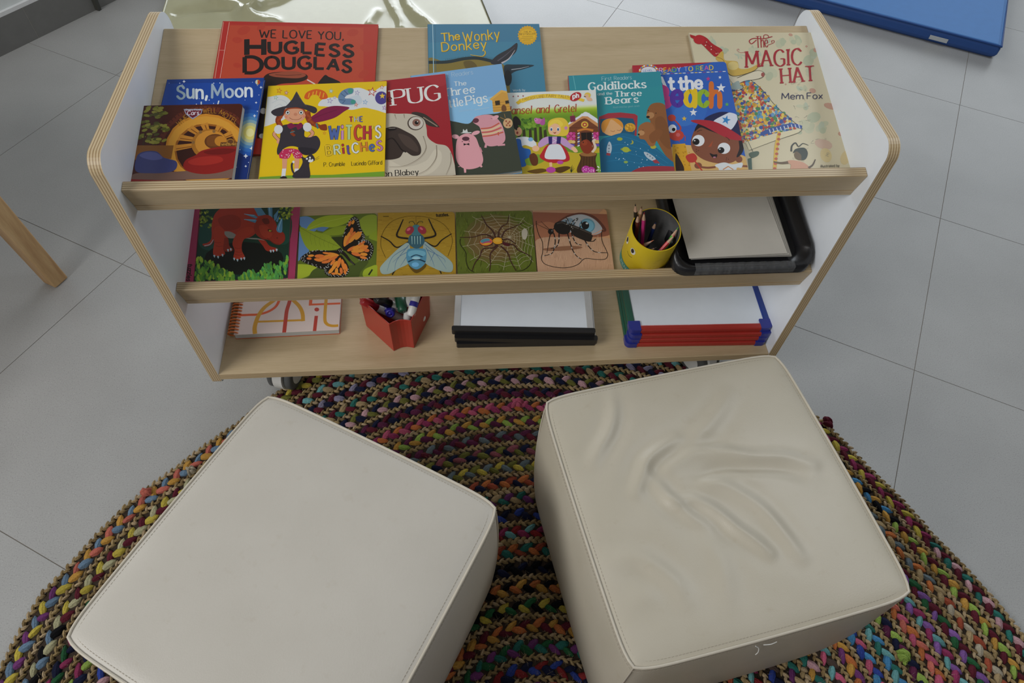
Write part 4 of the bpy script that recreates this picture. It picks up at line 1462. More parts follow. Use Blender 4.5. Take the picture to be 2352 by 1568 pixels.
def art_pug(a):
    a.use('B')
    a.poly([800, 500, 1700, 500, 1800, 1440, 800, 1440], '#8f1d26')
    a.blob([1500, 560, 1690, 530, 1700, 620, 1620, 640], '#98262e')
    a.blob([1395, 882, 1440, 868, 1530, 896, 1632, 985, 1632, 1003, 1540, 985, 1470, 920], '#332b26')
    a.line([1500, 915, 1580, 965, 1625, 995], 10, '#8a7a68')
    a.blob([1000, 1000, 1150, 890, 1280, 884, 1400, 888, 1500, 930, 1528, 1010, 1540, 1090, 1610, 1145, 1700, 1165, 1745, 1225, 1775, 1330, 1800, 1460, 1000, 1460], '#b2aa9a')
    a.blob([1180, 1290, 1340, 1350, 1520, 1300, 1600, 1200, 1660, 1230, 1640, 1340, 1500, 1430, 1180, 1440], '#bdb5a4')
    for p in ([1500, 1080, 1525, 1180, 1470, 1270, 1340, 1340, 1200, 1350], [1616, 1160, 1612, 1270, 1540, 1370, 1440, 1420], [1742, 1225, 1740, 1320, 1700, 1420],
              [1250, 890, 1262, 930], [1330, 888, 1335, 920]):
        a.line(p, 9, '#7d7263', 3)
        a.line([q + (4 if i % 2 == 0 else 8) for i, q in enumerate(p)], 5, '#958a7a', 2)
    a.blob([1120, 1050, 1190, 1005, 1260, 1000, 1350, 1040, 1430, 1090, 1478, 1175, 1472, 1240, 1405, 1253, 1335, 1215, 1290, 1270, 1190, 1288, 1100, 1260], '#352a25')
    a.blob([1280, 1060, 1380, 1090, 1450, 1170, 1450, 1220, 1380, 1190, 1320, 1140], '#463932')
    a.line([1180, 1115, 1230, 1100, 1275, 1150, 1310, 1200, 1350, 1222], 12, '#1a120f')
    a.blob([1190, 1010, 1250, 1004, 1262, 1024, 1200, 1036], '#191210')
    a.line([1195, 1012, 1255, 1010], 4, '#a39b90')
    a.ell(1432, 968, 72, 62, '#4a3e35')
    a.ell(1436, 966, 64, 55, '#b9b2a8')
    a.ell(1440, 962, 36, 33, '#7d5a4e')
    a.ell(1442, 962, 17, 16, '#120e0c')
    a.ell(1449, 954, 5, 5, '#c9c6c0')
    w = '#cfcfcc'
    a.text('PUG', 1236, 812, 1650, 762, 134, w, 1.6, slab=.95, thin=.32, track=1.2)
    a.text('the', 1100, 788, 1226, 776, 58, '#2b1412', 1.2, slab=.3, thin=.5)
    a.text('Aaron', 1020, 1445, 1224, 1432, 50, '#15110e', 1.4, slab=.4, thin=.5)
    a.text('Blabey', 1256, 1430, 1458, 1418, 50, '#15110e', 1.4, slab=.4, thin=.5)
    a.line([1180, 590, 1692, 532], 4, '#b9888a', smooth=False)


make_book('picture_book', 'dark red picture book with white serif capitals and a pale wrinkled dog', 'book', S1, (800, 194.6), (1022.4, 168.8),
          0.0065, 0.085, 0.003, '#8f1d26', art_pug, GB, '#701820')


def art_witch(a):
    a.use('B')
    a.poly([100, 580, 1190, 580, 1200, 1450, 60, 1470], '#cfae12')
    a.blob([60, 760, 150, 735, 260, 722, 330, 765, 350, 850, 300, 920, 200, 965, 60, 985], '#c3c5c4')
    a.line([170, 790, 240, 760, 300, 790, 310, 850], 6, '#b0b6ba')
    a.line([190, 830, 240, 800, 270, 830], 5, '#b0b6ba')
    a.blob([575, 810, 620, 755, 720, 740, 770, 750, 810, 690, 930, 655, 1050, 690, 1130, 650, 1220, 660, 1220, 870, 1080, 850, 980, 830, 870, 850, 760, 830, 640, 820], '#c6c9cc')
    a.blob([820, 760, 930, 720, 960, 790, 860, 815], '#b6c0c8')
    for x, y, r, c, ic in ((235, 682, 28, '#b0522a', '#cfae12'), (297, 700, 23, '#9a3a5a', '#c9b4a0'), (205, 742, 24, '#6fa58a', '#c3c5c4'), (690, 685, 24, '#6f9aa8', '#b9c4b8'), (1050, 692, 46, '#a8362a', '#cfd0d0'),
                           (1137, 650, 22, '#a8362a', '#cfd0d0'), (920, 700, 26, '#8a80ac', '#c6c9cc'), (680, 770, 30, '#8a80ac', '#c6c9cc'), (722, 742, 18, '#8a80ac', '#c6c9cc'), (910, 805, 22, '#b5452c', '#cdb0a0'),
                           (990, 782, 26, '#5a90bc', '#c6c9cc'), (1160, 832, 26, '#7a4a8c', '#c6b8c8'), (632, 1054, 18, '#b5522a', '#cfae12')):
        a.star(x, y, r, c, 5, .4, -80)
        a.star(x, y, r * .62, ic, 5, .4, -80)
    sock = [455, 745, 478, 695, 560, 668, 635, 690, 660, 745, 600, 757, 572, 722, 520, 722, 492, 757]
    a.blob(sock, '#c4551c')
    for x in (500, 535, 565, 597, 628):
        a.line([x, 682 + abs(x - 565) * 0.28, x - 10, 730 + abs(x - 565) * 0.2], 8, '#d3a52a')
    a.blob([752, 745, 780, 690, 840, 660, 885, 665, 880, 705, 830, 722, 812, 748, 865, 752, 905, 770, 900, 798, 840, 806, 775, 795], '#5f7a9a')
    for p in ([775, 705, 815, 735], [805, 680, 838, 715], [762, 760, 805, 765], [790, 795, 815, 765]):
        a.line(p, 8, '#41587a')
    a.ell(860, 684, 22, 24, '#3f8a7c')
    a.ell(884, 780, 22, 20, '#3f8a7c')
    a.ell(1132, 745, 55, 57, '#42387f')
    a.star(1140, 728, 28, '#cfb03a')
    a.poly([60, 1440, 300, 1426, 700, 1420, 1195, 1388, 1200, 1480, 60, 1490], '#6a932c')
    # child in the pointed hat
    a.blob([490, 935, 560, 880, 620, 840, 720, 815, 850, 828, 800, 868, 720, 920, 600, 955, 510, 962], '#74193f')
    a.line([520, 930, 620, 890, 740, 850], 5, '#5a1230')
    for x0, y0, x1, y1, x2, y2 in ((258, 880, 225, 950, 290, 1050), (480, 870, 505, 950, 590, 1000)):
        a.line([x0, y0, x1, y1, x2, y2], 56, '#7d3216', 40)
        for i in range(6):
            t = i / 5
            xx = x0 + (x1 - x0) * min(1, 2 * t) + (x2 - x1) * max(0, 2 * t - 1)
            yy = y0 + (y1 - y0) * min(1, 2 * t) + (y2 - y1) * max(0, 2 * t - 1)
            a.ell(xx, yy, 24, 11, '#94421e', 40 if i % 2 else -40, 8)
    a.blob([585, 990, 640, 975, 655, 1000, 650, 1030, 600, 1025], '#7d3216')
    a.line([560, 970, 575, 1015], 14, '#2f6f78')
    for (x0, y0, x1, y1, x2, y2) in ((215, 1035, 190, 1068, 245, 1128), (505, 1030, 528, 1062, 462, 1125)):
        a.line([x0, y0, x1, y1, x2, y2], 34, '#5a3020', 30)
        a.line([x0, y0, x1, y1, x2, y2], 27, '#c88f70', 23)
    a.ell(235, 1130, 24, 20, '#c88f70')
    a.ell(462, 1118, 22, 24, '#c88f70')
    a.line([284, 1262, 280, 1385], 46, '#c88f70', 34)
    a.line([392, 1265, 386, 1380], 44, '#c88f70', 34)
    a.line([278, 1366, 270, 1440], 34, '#c9cbce')
    a.line([388, 1366, 385, 1412], 34, '#c9cbce')
    a.blob([240, 1450, 268, 1432, 298, 1438, 296, 1456], '#1f1a1c')
    a.blob([236, 1262, 232, 1225, 280, 1195, 350, 1190, 420, 1210, 442, 1258, 428, 1276, 372, 1272, 345, 1230, 318, 1276, 245, 1276], '#b02a50')
    a.dots(34, (240, 1200, 440, 1268), (4, 6), ['#cfa8b4'], 8)
    dress = [253, 1005, 300, 978, 430, 975, 458, 1010, 456, 1080, 500, 1092, 560, 1078, 594, 1125, 585, 1185, 540, 1235, 470, 1235, 400, 1180, 330, 1170, 270, 1195, 225, 1245, 215, 1200, 240, 1110]
    a.blob(dress, '#322d33')
    a.blob([400, 1185, 470, 1180, 560, 1200, 500, 1245, 440, 1240], '#272329')
    a.ell(228, 1022, 38, 40, '#c6c8cc', 20)
    a.ell(482, 1002, 38, 40, '#c6c8cc', -20)
    a.blob([305, 985, 340, 965, 380, 985, 425, 962, 440, 995, 400, 1025, 380, 1000, 330, 1018], '#74193f')
    a.line([360, 1030, 345, 1055, 372, 1078], 30, '#7d3216', 22)
    a.line([330, 1050, 370, 1040], 10, '#2f6f78')
    a.ell(372, 892, 96, 72, '#c88f70')
    a.blob([275, 895, 280, 850, 340, 825, 430, 828, 465, 860, 468, 900, 440, 850, 380, 840, 310, 850], '#8a3a1a')
    a.blob([163, 872, 200, 842, 300, 815, 420, 798, 540, 822, 568, 855, 540, 882, 470, 850, 370, 826, 290, 838, 265, 895, 205, 905], '#322d33')
    a.poly([386, 688, 350, 755, 312, 800, 268, 838, 380, 828, 476, 820, 440, 780, 410, 740], '#37323a')
    a.line([386, 690, 440, 780, 476, 818], 6, '#4a454c')
    for x in (309, 427):
        a.ell(x, 875, 20, 19, '#3a2418')
        a.ell(x, 875, 17, 16, '#ced0d0')
        a.ell(x, 875, 9, 9, '#3a4a50')
        a.ell(x, 875, 5, 5, '#0f0d0d')
    a.ell(378, 890, 16, 13, '#b8795c')
    a.line([324, 918, 345, 932, 380, 938, 415, 930, 432, 914], 4, '#6b3020')
    a.ell(296, 912, 14, 11, '#c67c62')
    a.ell(452, 908, 12, 11, '#c67c62')
    # cat
    a.line([372, 1420, 350, 1380, 345, 1330, 360, 1310], 16, '#322d33')
    a.ell(360, 1308, 10, 12, '#c9cbce')
    a.blob([358, 1446, 370, 1400, 410, 1370, 440, 1310, 430, 1262, 465, 1272, 490, 1250, 520, 1240, 545, 1272, 540, 1300, 498, 1322, 500, 1450], '#322d33')
    a.ell(512, 1296, 24, 15, '#c9cbce', -15)
    a.ell(478, 1280, 9, 9, '#c9cbce')
    a.ell(505, 1270, 8, 9, '#c9cbce')
    a.ell(516, 1284, 6, 5, '#14100f')
    for q in ((545, 1285, 585, 1258), (545, 1295, 585, 1275)):
        a.line(q, 2.5, '#322d33')
    for off, dark in ((0, True), (0, False)):
        ws = 1.0 if dark else 0
        d = '#33261c'
        a.text('THE', 852, 957, 968, 953, 44, d if dark else ['#a8343a', '#b4b6b8', '#5f64a0'], 1.9 + ws, track=2.2)
        a.text('WiTCH', 676, 1112, 1035, 1112, 122, d if dark else ['#4a5f98', '#b882ac', '#a9bf86', '#b5402c', '#a62f38'], 2.1 + ws * .6, track=2.0)
        a.text("'S", 1052, 1096, 1124, 1096, 104, d if dark else ['#c3b43a', '#cdd0d2'], 1.9 + ws * .7, track=2.0)
        a.text('BRitCHeS', 652, 1253, 1140, 1203, 84, d if dark else ['#cfae2a', '#b9c4a6', '#a62f38', '#5a4a8c', '#ccd0d0', '#c4762c', '#4a6098', '#b072a0'], 1.9 + ws * .7, wob=.35, track=2.2)
    ink = '#37341a'
    a.text('P. Crumble', 627, 1350, 812, 1342, 36, ink, 1.2)
    a.text('Lucinda Gifford', 870, 1340, 1138, 1330, 36, ink, 1.2)


make_book('picture_book', 'yellow picture book with a child in a black pointed hat', 'book', S1, (617, 197.3), (888, 186.2),
          0.0062, 0.055, 0.0032, '#cfae12', art_witch, GB, '#a88f14')

# ------------------------------------------------------------------ inset puzzles on the middle shelf
GP = 'inset picture puzzles on the middle shelf'
PG = 2.0


def art_dino(a):
    a.use('F')
    a.poly([150, 150, 1420, 150, 1330, 1260, 60, 1300], '#7d2a48')
    a.poly([300, 150, 1256, 150, 1205, 1192, 206, 1228], '#0d2a20')
    a.blob([280, 640, 420, 620, 500, 800, 480, 900, 300, 880, 250, 760], '#153a34')
    a.blob([1080, 600, 1240, 560, 1220, 800, 1100, 820], '#12382e')
    a.ell(740, 985, 420, 175, '#060b09')
    gl = ['#4a7a28', '#648a2c', '#3a6a2c', '#7a962f', '#54862e', '#2f5a2a']
    for x, y, rx, ry in ((340, 590, 70, 65), (1180, 500, 75, 70), (300, 450, 60, 60)):
        for q in range(26):
            a.ell(x + RG.uniform(-1, 1) * rx, y + RG.uniform(-1, 1) * ry, 17, 11, RG.choice(['#6a7a24', '#566a20', '#7f8c30', '#43581c']), RG.uniform(-60, 60), 7)
    dn = '#84281a'
    dk = '#5f1c12'
    # far legs, tail, body, near legs
    a.blob([520, 760, 570, 770, 585, 850, 625, 890, 590, 912, 525, 895], '#6d2014')
    a.blob([890, 780, 960, 790, 1010, 850, 1090, 878, 1085, 905, 985, 905, 940, 850], '#7d2417')
    a.blob([402, 690, 392, 780, 350, 820, 300, 832, 330, 858, 395, 835, 425, 770], dn)
    a.line([320, 850, 380, 835, 415, 785], 12, '#7f8f98', 5)
    a.blob([400, 720, 405, 590, 450, 490, 560, 420, 700, 390, 850, 430, 920, 520, 900, 640, 860, 720, 770, 772, 660, 775, 560, 765, 450, 770], dn)
    a.blob([470, 560, 600, 520, 700, 560, 690, 660, 560, 690, 490, 640], '#742216')
    a.blob([525, 705, 590, 700, 655, 735, 640, 768, 570, 765], '#70706c')
    a.blob([760, 768, 880, 770, 960, 795, 900, 785, 820, 780], '#70706c')
    a.blob([412, 690, 470, 640, 530, 690, 528, 800, 520, 880, 540, 930, 510, 955, 430, 955, 412, 915, 425, 800], '#8a2c1b')
    a.blob([640, 760, 700, 680, 800, 650, 850, 690, 760, 760, 722, 820, 718, 900, 750, 975, 700, 992, 630, 982, 640, 900, 618, 830], '#8c2d1c')
    for x0, y0 in ((425, 810), (440, 850), (640, 870), (650, 910), (645, 940)):
        a.line([x0, y0, x0 + 40, y0 + 10, x0 + 75, y0 + 2], 4, dk)
    for x, y in ((425, 960), (465, 970), (512, 950), (635, 990), (670, 1002), (710, 990), (742, 985), (570, 898), (600, 890), (1050, 905), (1085, 895), (1022, 908)):
        a.blob([x - 10, y - 10, x + 10, y - 10, x + 3, y + 16], '#8fa3b0')
    hc, hl = '#3f6a88', '#6f9ab0'
    for p in ([990, 440, 1003, 540, 1042, 575, 1040, 430], [840, 440, 890, 535, 972, 522, 915, 440], [735, 512, 850, 522, 885, 548, 868, 562], [733, 568, 865, 570, 890, 600, 870, 612],
              [1108, 465, 1055, 530, 1062, 590, 1090, 560], [1118, 520, 1075, 590, 1100, 600]):
        a.poly(p, hc)
    a.line([1010, 445, 1018, 540], 9, hl, 3)
    a.line([742, 514, 850, 532], 6, hl)
    a.line([742, 572, 860, 582], 6, hl)
    a.blob([845, 660, 870, 590, 930, 530, 1010, 530, 1070, 590, 1100, 670, 1165, 720, 1172, 790, 1120, 838, 1060, 830, 1000, 790, 930, 775, 870, 730], '#742216')
    a.blob([930, 570, 990, 560, 1010, 610, 960, 620], '#4d150e')
    a.blob([900, 640, 980, 640, 1040, 720, 1000, 770, 930, 740], '#822b1c')
    a.line([985, 770, 1060, 825, 1110, 832], 5, '#3a0f0a')
    a.ell(1015, 690, 26, 15, '#3a0f0a', 20)
    a.ell(1017, 692, 13, 9, '#a3932a')
    a.ell(1018, 692, 5, 6, '#0a0808')
    a.ell(1092, 768, 9, 7, '#4d150e')
    a.blob([1140, 556, 1086, 660, 1095, 702, 1140, 706, 1148, 630], hc)
    a.line([1138, 570, 1108, 660, 1112, 692], 10, hl, 4)
    for q in range(120):
        t = RG.random()
        x = 215 + t * 420
        top = 985 + abs(x - 260) ** 1.35 * 0.06
        y = RG.uniform(top, 1225)
        a.ell(x, y, 15, 32, RG.choice(gl), RG.uniform(-35, 35), 7)
    for q in range(130):
        x = RG.uniform(690, 1225)
        top = 1170 - max(0, x - 700) * 0.36 + 25 * sin(x * 0.03)
        y = RG.uniform(top, 1225)
        if x < 1240 - (y - 950) * 0.16:
            a.ell(x, y, 15, 34, RG.choice(gl[:3] + ['#2f6a3a', '#3f7a3a', '#4a8a3a']), RG.uniform(-35, 35), 7)
    a.poly([1256, 150, 1420, 150, 1330, 1260, 1200, 1260, 1205, 1192], '#7d2a48')
    a.poly([300, 150, 150, 150, 60, 1300, 206, 1300, 206, 1228], '#7d2a48')
    a.line([300, 150, 283, 470, 206, 1228], 5, '#5a1a30', smooth=False)
    a.line([1256, 150, 1240, 470, 1205, 1192], 5, '#5a1a30', smooth=False)
    a.text('tuzzles', 150, 1045, 132, 1222, 46, '#170c11', 2.1, round_=True, track=1)


def art_butterfly(a):
    a.use('F')
    a.poly([1270, 480, 2200, 480, 2200, 1220, 1250, 1220], '#46551a')
    a.blob([1300, 560, 1420, 540, 1520, 610, 1500, 690, 1400, 700, 1340, 640], '#4a6a94')
    a.blob([1290, 700, 1360, 740, 1430, 900, 1330, 1000, 1270, 1010], '#4a6a94')
    a.poly([1500, 640, 1640, 655, 1580, 700, 1520, 690], '#42608a')
    lf = '#70801f'
    for p, c in (([1405, 682, 1470, 590, 1600, 535, 1760, 525, 1900, 530, 1820, 610, 1680, 655, 1560, 650], '#74851f'), ([1550, 735, 1680, 660, 1830, 640, 1790, 720, 1700, 740], '#66761c'),
                 ([1335, 655, 1450, 690, 1640, 740, 1770, 830, 1740, 880, 1600, 905, 1440, 900, 1360, 790], '#6d7d1e'), ([1950, 610, 2010, 540, 2110, 520, 2160, 560, 2150, 680, 2050, 745, 2000, 700], '#6a7a24'),
                 ([1270, 1060, 1420, 1050, 1510, 1085, 1420, 1170, 1270, 1200], '#7d8c24'), ([2060, 760, 2130, 690, 2170, 690, 2170, 800, 2140, 800], '#6a7a1e'), ([2010, 1110, 2080, 1070, 2150, 1060, 2160, 1180, 2010, 1180], '#7a8a22')):
        a.blob(p, c)
    a.line([1410, 680, 1600, 600, 1880, 535], 4, '#8a9a3a')
    a.line([1340, 660, 1560, 780, 1750, 860], 5, '#4f5c14')
    for i in range(6):
        a.line([1450 + i * 50, 705 + i * 22, 1440 + i * 48, 760 + i * 20, 1460 + i * 46, 840 + i * 8], 3, '#56641a')
    a.poly([1660, 760, 1800, 750, 1800, 890, 1770, 870], '#222a10')
    a.blob([1430, 1170, 1500, 1090, 1700, 1060, 1860, 1060, 2000, 1000, 2060, 1020, 1980, 1120, 1900, 1200, 1430, 1220], '#36421a')
    a.line([2100, 1100, 2060, 1160], 18, '#1e2610')
    bk = '#120e0b'
    wings = ([1785, 885, 1788, 760, 1825, 640, 1870, 560, 1920, 540, 1958, 580, 1975, 650, 2010, 720, 2020, 770, 1960, 830, 1850, 900],
             [1820, 900, 1920, 830, 2010, 785, 2070, 800, 2112, 860, 2105, 930, 2070, 995, 1990, 1005, 1900, 960],
             [1760, 912, 1620, 900, 1480, 900, 1390, 935, 1336, 985, 1370, 1025, 1480, 1065, 1590, 1098, 1690, 1030],
             [1755, 950, 1800, 985, 1845, 1060, 1850, 1130, 1800, 1178, 1700, 1185, 1620, 1165, 1590, 1110, 1650, 1030])
    for w in wings:
        a.blob(w, bk)
    orr = ['#b5682a', '#a85a28', '#bd7a2c']
    for x, y, l, wd, r in ((1812, 800, 62, 13, -82), (1838, 775, 85, 17, -70), (1870, 770, 90, 17, -55), (1905, 760, 85, 15, -48), (1950, 755, 45, 13, -45), (1880, 690, 36, 14, -75), (1860, 615, 32, 11, -70), (1895, 600, 26, 11, -65), (1965, 720, 30, 12, -40),
                           (1880, 880, 55, 13, -28), (1950, 862, 70, 17, -22), (2010, 870, 50, 18, -20), (1945, 905, 75, 15, -4), (2040, 900, 30, 14, 0), (1930, 940, 55, 14, 14), (2010, 940, 40, 14, 5), (2005, 975, 40, 11, 12), (1985, 825, 45, 12, -30),
                           (1680, 940, 70, 13, 10), (1640, 965, 85, 16, -4), (1590, 985, 80, 15, -14), (1540, 960, 55, 16, 0), (1530, 1000, 50, 13, 10), (1450, 955, 34, 10, -5), (1430, 985, 28, 10, 5), (1620, 930, 50, 9, 8), (1680, 985, 60, 12, -25), (1610, 1020, 50, 12, -10), (1680, 1025, 40, 12, -50),
                           (1745, 1030, 60, 15, -75), (1700, 1060, 60, 16, -60), (1790, 1050, 62, 14, 78), (1820, 1080, 45, 12, 75), (1665, 1110, 45, 14, -50), (1720, 1120, 38, 14, -85), (1770, 1115, 36, 13, 80), (1810, 1130, 26, 11, 70), (1690, 1145, 26, 10, 0), (1750, 1150, 22, 9, 20)):
        a.ell(x, y, l * .98, wd * 1.3, RG.choice(orr), r, 12)
    for w in wings:
        ins = in_poly(w)
        P = spline([(w[i], w[i + 1]) for i in range(0, len(w), 2)], 5, True)
        cx, cy = 1790, 930
        for ip_, p in enumerate(P):
            if hypot(p.x - cx, p.y - cy) > 190:
                for k in (0.965, 0.92):
                    if (ip_ + (k < .95)) % 2:
                        a.ell(cx + (p.x - cx) * k + RG.uniform(-4, 4), cy + (p.y - cy) * k + RG.uniform(-4, 4), 5.5, 5, '#8f9393', 0, 6)
    a.line([1742, 885, 1770, 912, 1815, 950, 1860, 1005, 1915, 1052], 46, '#14100e', 16)
    a.ell(1752, 898, 20, 16, '#1f1a17', 45)
    for i in range(5):
        a.ell(1745 + i * 9, 900 + (i % 2) * 14, 4, 4, '#8f9494')
        a.line([1872 + i * 9, 1006 + i * 9, 1862 + i * 9, 1016 + i * 9], 3, '#5a5a58', smooth=False)


def ring(a, pts, w, c):
    a.line(pts, w, c)


def art_fly(a):
    a.use('G')
    a.poly([80, 160, 860, 150, 880, 800, 80, 820], '#846a1e')
    for q in range(240):
        x, y = RG.uniform(100, 850), RG.uniform(190, 790)
        a.line([x, y, x + RG.uniform(14, 60), y + RG.uniform(-6, 6)], RG.uniform(2, 5), RG.choice(['#8f7424', '#775c16', '#94792c', '#6d5312']))
    a.line([185, 615, 140, 500, 160, 380, 240, 280, 360, 235, 467, 228, 600, 245, 720, 300, 790, 390, 805, 480, 765, 600], 4, '#4d3a0c')
    a.line([467, 228, 470, 315], 3, '#5d4812')
    a.blob([400, 690, 470, 760, 560, 700, 540, 640, 420, 640], '#4a380e')
    lg = '#17110c'
    for p, w in (([395, 438, 292, 415, 318, 330, 350, 258], 22), ([545, 435, 648, 408, 620, 330, 585, 252], 22), ([400, 470, 292, 520, 220, 460, 140, 415], 16), ([550, 465, 645, 510, 710, 450, 800, 392], 16), ([330, 680, 275, 730, 246, 776], 20), ([620, 690, 680, 720, 704, 766], 20)):
        a.line(p, w, lg, 9)
    a.blob([400, 480, 330, 510, 240, 590, 145, 690, 135, 735, 160, 768, 230, 762, 310, 715, 395, 672, 420, 600], '#788a88')
    a.blob([545, 470, 600, 500, 700, 570, 795, 650, 814, 705, 795, 748, 720, 745, 640, 715, 555, 665, 530, 590], '#748684')
    for p in ([400, 500, 290, 640, 270, 740], [390, 520, 250, 610, 200, 740], [395, 560, 320, 600, 250, 660], [385, 600, 320, 700], [550, 490, 660, 590, 750, 720], [560, 520, 620, 640, 640, 700], [570, 540, 720, 620, 740, 660], [640, 570, 600, 650]):
        a.line(p, 7, '#3f5a78', 2)
    a.blob([388, 545, 430, 530, 520, 530, 560, 545, 565, 620, 545, 680, 475, 725, 405, 685, 378, 620], '#3f6f88')
    a.blob([400, 560, 470, 545, 550, 560, 540, 600, 410, 605], '#56889c')
    a.line([395, 655, 440, 635, 475, 632, 510, 636, 555, 655], 14, '#142838')
    a.line([420, 610, 470, 590, 530, 608], 12, '#1d3a50')
    a.ell(470, 620, 40, 12, '#7fa6b4')
    a.ell(462, 680, 34, 22, '#5a92b8')
    a.blob([398, 435, 430, 398, 510, 398, 545, 435, 540, 490, 475, 532, 405, 492], '#284a58')
    for x in (430, 455, 482, 508):
        a.line([x, 415, x + 2, 490], 9, '#7a9a98', 4, smooth=False)
    a.blob([440, 318, 500, 318, 510, 400, 430, 400], '#33606c')
    a.ell(410, 362, 44, 34, '#7a2432', -38)
    a.ell(524, 358, 44, 34, '#7a2432', 38)
    a.ell(400, 352, 20, 12, '#a8525e', -38)
    a.ell(518, 345, 18, 10, '#a8525e', 38)
    for p in ([462, 312, 440, 280, 408, 282, 405, 296], [472, 312, 495, 280, 525, 278, 530, 292]):
        a.line(p, 5, '#1d2a1c')
    a.text('tuzzles.', 656, 233, 774, 226, 26, '#17110a', 2.3, round_=True, track=1)
    a.line([162, 232, 215, 231], 7, '#3a2c0c', smooth=False)


def art_spider(a):
    a.use('G')
    a.poly([810, 140, 1570, 130, 1620, 780, 820, 800], '#47521a')
    for q in range(420):
        x, y = RG.uniform(835, 1590), RG.uniform(170, 765)
        a.line([x, y, x + RG.uniform(-14, 20), y + RG.uniform(-46, -20)], RG.uniform(3, 7), RG.choice(['#525f1c', '#3c4812', '#5d6a26', '#333d10', '#4a5618']), 1, smooth=False)
    for r, c in ((1.0, '#4c4a20'), (0.86, '#524526'), (0.7, '#594829'), (0.5, '#5f4c2e'), (0.3, '#52402a')):
        a.ell(1200, 440, 285 * r, 230 * r, c)
    for q in range(90):
        t, s = RG.uniform(0, 2 * pi), RG.uniform(.4, 1)
        a.line([1200 + 285 * s * cos(t), 440 + 230 * s * sin(t), 1200 + 285 * s * cos(t) + RG.uniform(-25, 25), 440 + 230 * s * sin(t) + RG.uniform(-30, 10)], 4, RG.choice(['#4a4420', '#5d4e2e', '#56602a', '#413a1c']), 1)
    wb = '#8f8a74'
    hub = (1340, 425)
    ang = [-172, -150, -128, -90, -55, -28, -5, 22, 48, 72, 100, 125, 148, 168]
    rad = [430, 400, 290, 225, 240, 270, 240, 260, 330, 330, 330, 370, 430, 450]
    for t, r in zip(ang, rad):
        a.line([hub[0], hub[1], hub[0] + r * cos(radians(t)), hub[1] + r * .95 * sin(radians(t))], 3, wb, smooth=False)
    for k in (.2, .3, .4, .52, .64, .76, .9):
        for i in range(len(ang)):
            t0, t1 = ang[i - 1], ang[i]
            if i == 0:
                t0 -= 360
            tm = (t0 + t1) / 2
            r0, r1 = rad[i - 1] * k, rad[i] * k
            a.line([hub[0] + r0 * cos(radians(t0)), hub[1] + r0 * .95 * sin(radians(t0)), hub[0] + .46 * (r0 + r1) * cos(radians(tm)), hub[1] + .437 * (r0 + r1) * sin(radians(tm)), hub[0] + r1 * cos(radians(t1)), hub[1] + r1 * .95 * sin(radians(t1))], 2.6, wb, n=3)
    a.blob([1452, 380, 1475, 345, 1500, 355, 1507, 400, 1490, 445, 1462, 440], '#8f8c7f')
    lg = '#24120f'
    for p in ([1238, 428, 1240, 375, 1275, 320, 1315, 300, 1335, 220], [1265, 425, 1300, 365, 1370, 335, 1478, 285], [1212, 432, 1185, 370, 1125, 310, 1105, 270, 1078, 226], [1195, 440, 1140, 405, 1080, 402, 1000, 425, 876, 428],
              [1225, 495, 1180, 525, 1095, 535, 1060, 610, 1020, 660, 988, 742], [1232, 505, 1175, 560, 1158, 600, 1162, 670, 1150, 745], [1258, 508, 1310, 555, 1335, 600, 1350, 650, 1400, 740], [1290, 478, 1380, 500, 1420, 545, 1480, 575, 1540, 606], [1285, 450, 1330, 445, 1400, 490]):
        a.line(p, 17, lg, 6)
        a.line([q + (2 if i % 2 == 0 else -3) for i, q in enumerate(p)], 5, '#4a2c24', 2)
    a.blob([1275, 470, 1310, 480, 1345, 500, 1320, 510, 1280, 495], '#3a0f18')
    a.ell(1124, 470, 66, 42, '#2a1512', -6)
    a.ell(1122, 469, 60, 36, '#a8542a', -6)
    a.ell(1112, 458, 46, 20, '#3f6f7c', -12)
    a.ell(1130, 474, 44, 10, '#8a3a5a', -12)
    a.ell(1125, 488, 40, 9, '#bd8a2a', -8)
    a.ell(1232, 461, 54, 36, '#2a1512')
    a.ell(1230, 460, 48, 31, '#ad7f1e')
    a.ell(1225, 456, 30, 16, '#bd9434')
    a.ell(1272, 450, 7, 6, '#1a0d0a')
    a.ell(1272, 464, 6, 5, '#1a0d0a')
    a.line([880, 440, 880, 490, 930, 570, 935, 650, 960, 720, 1010, 752], 5, '#15110a')
    a.line([1408, 742, 1470, 730, 1530, 680, 1545, 608], 5, '#15110a')


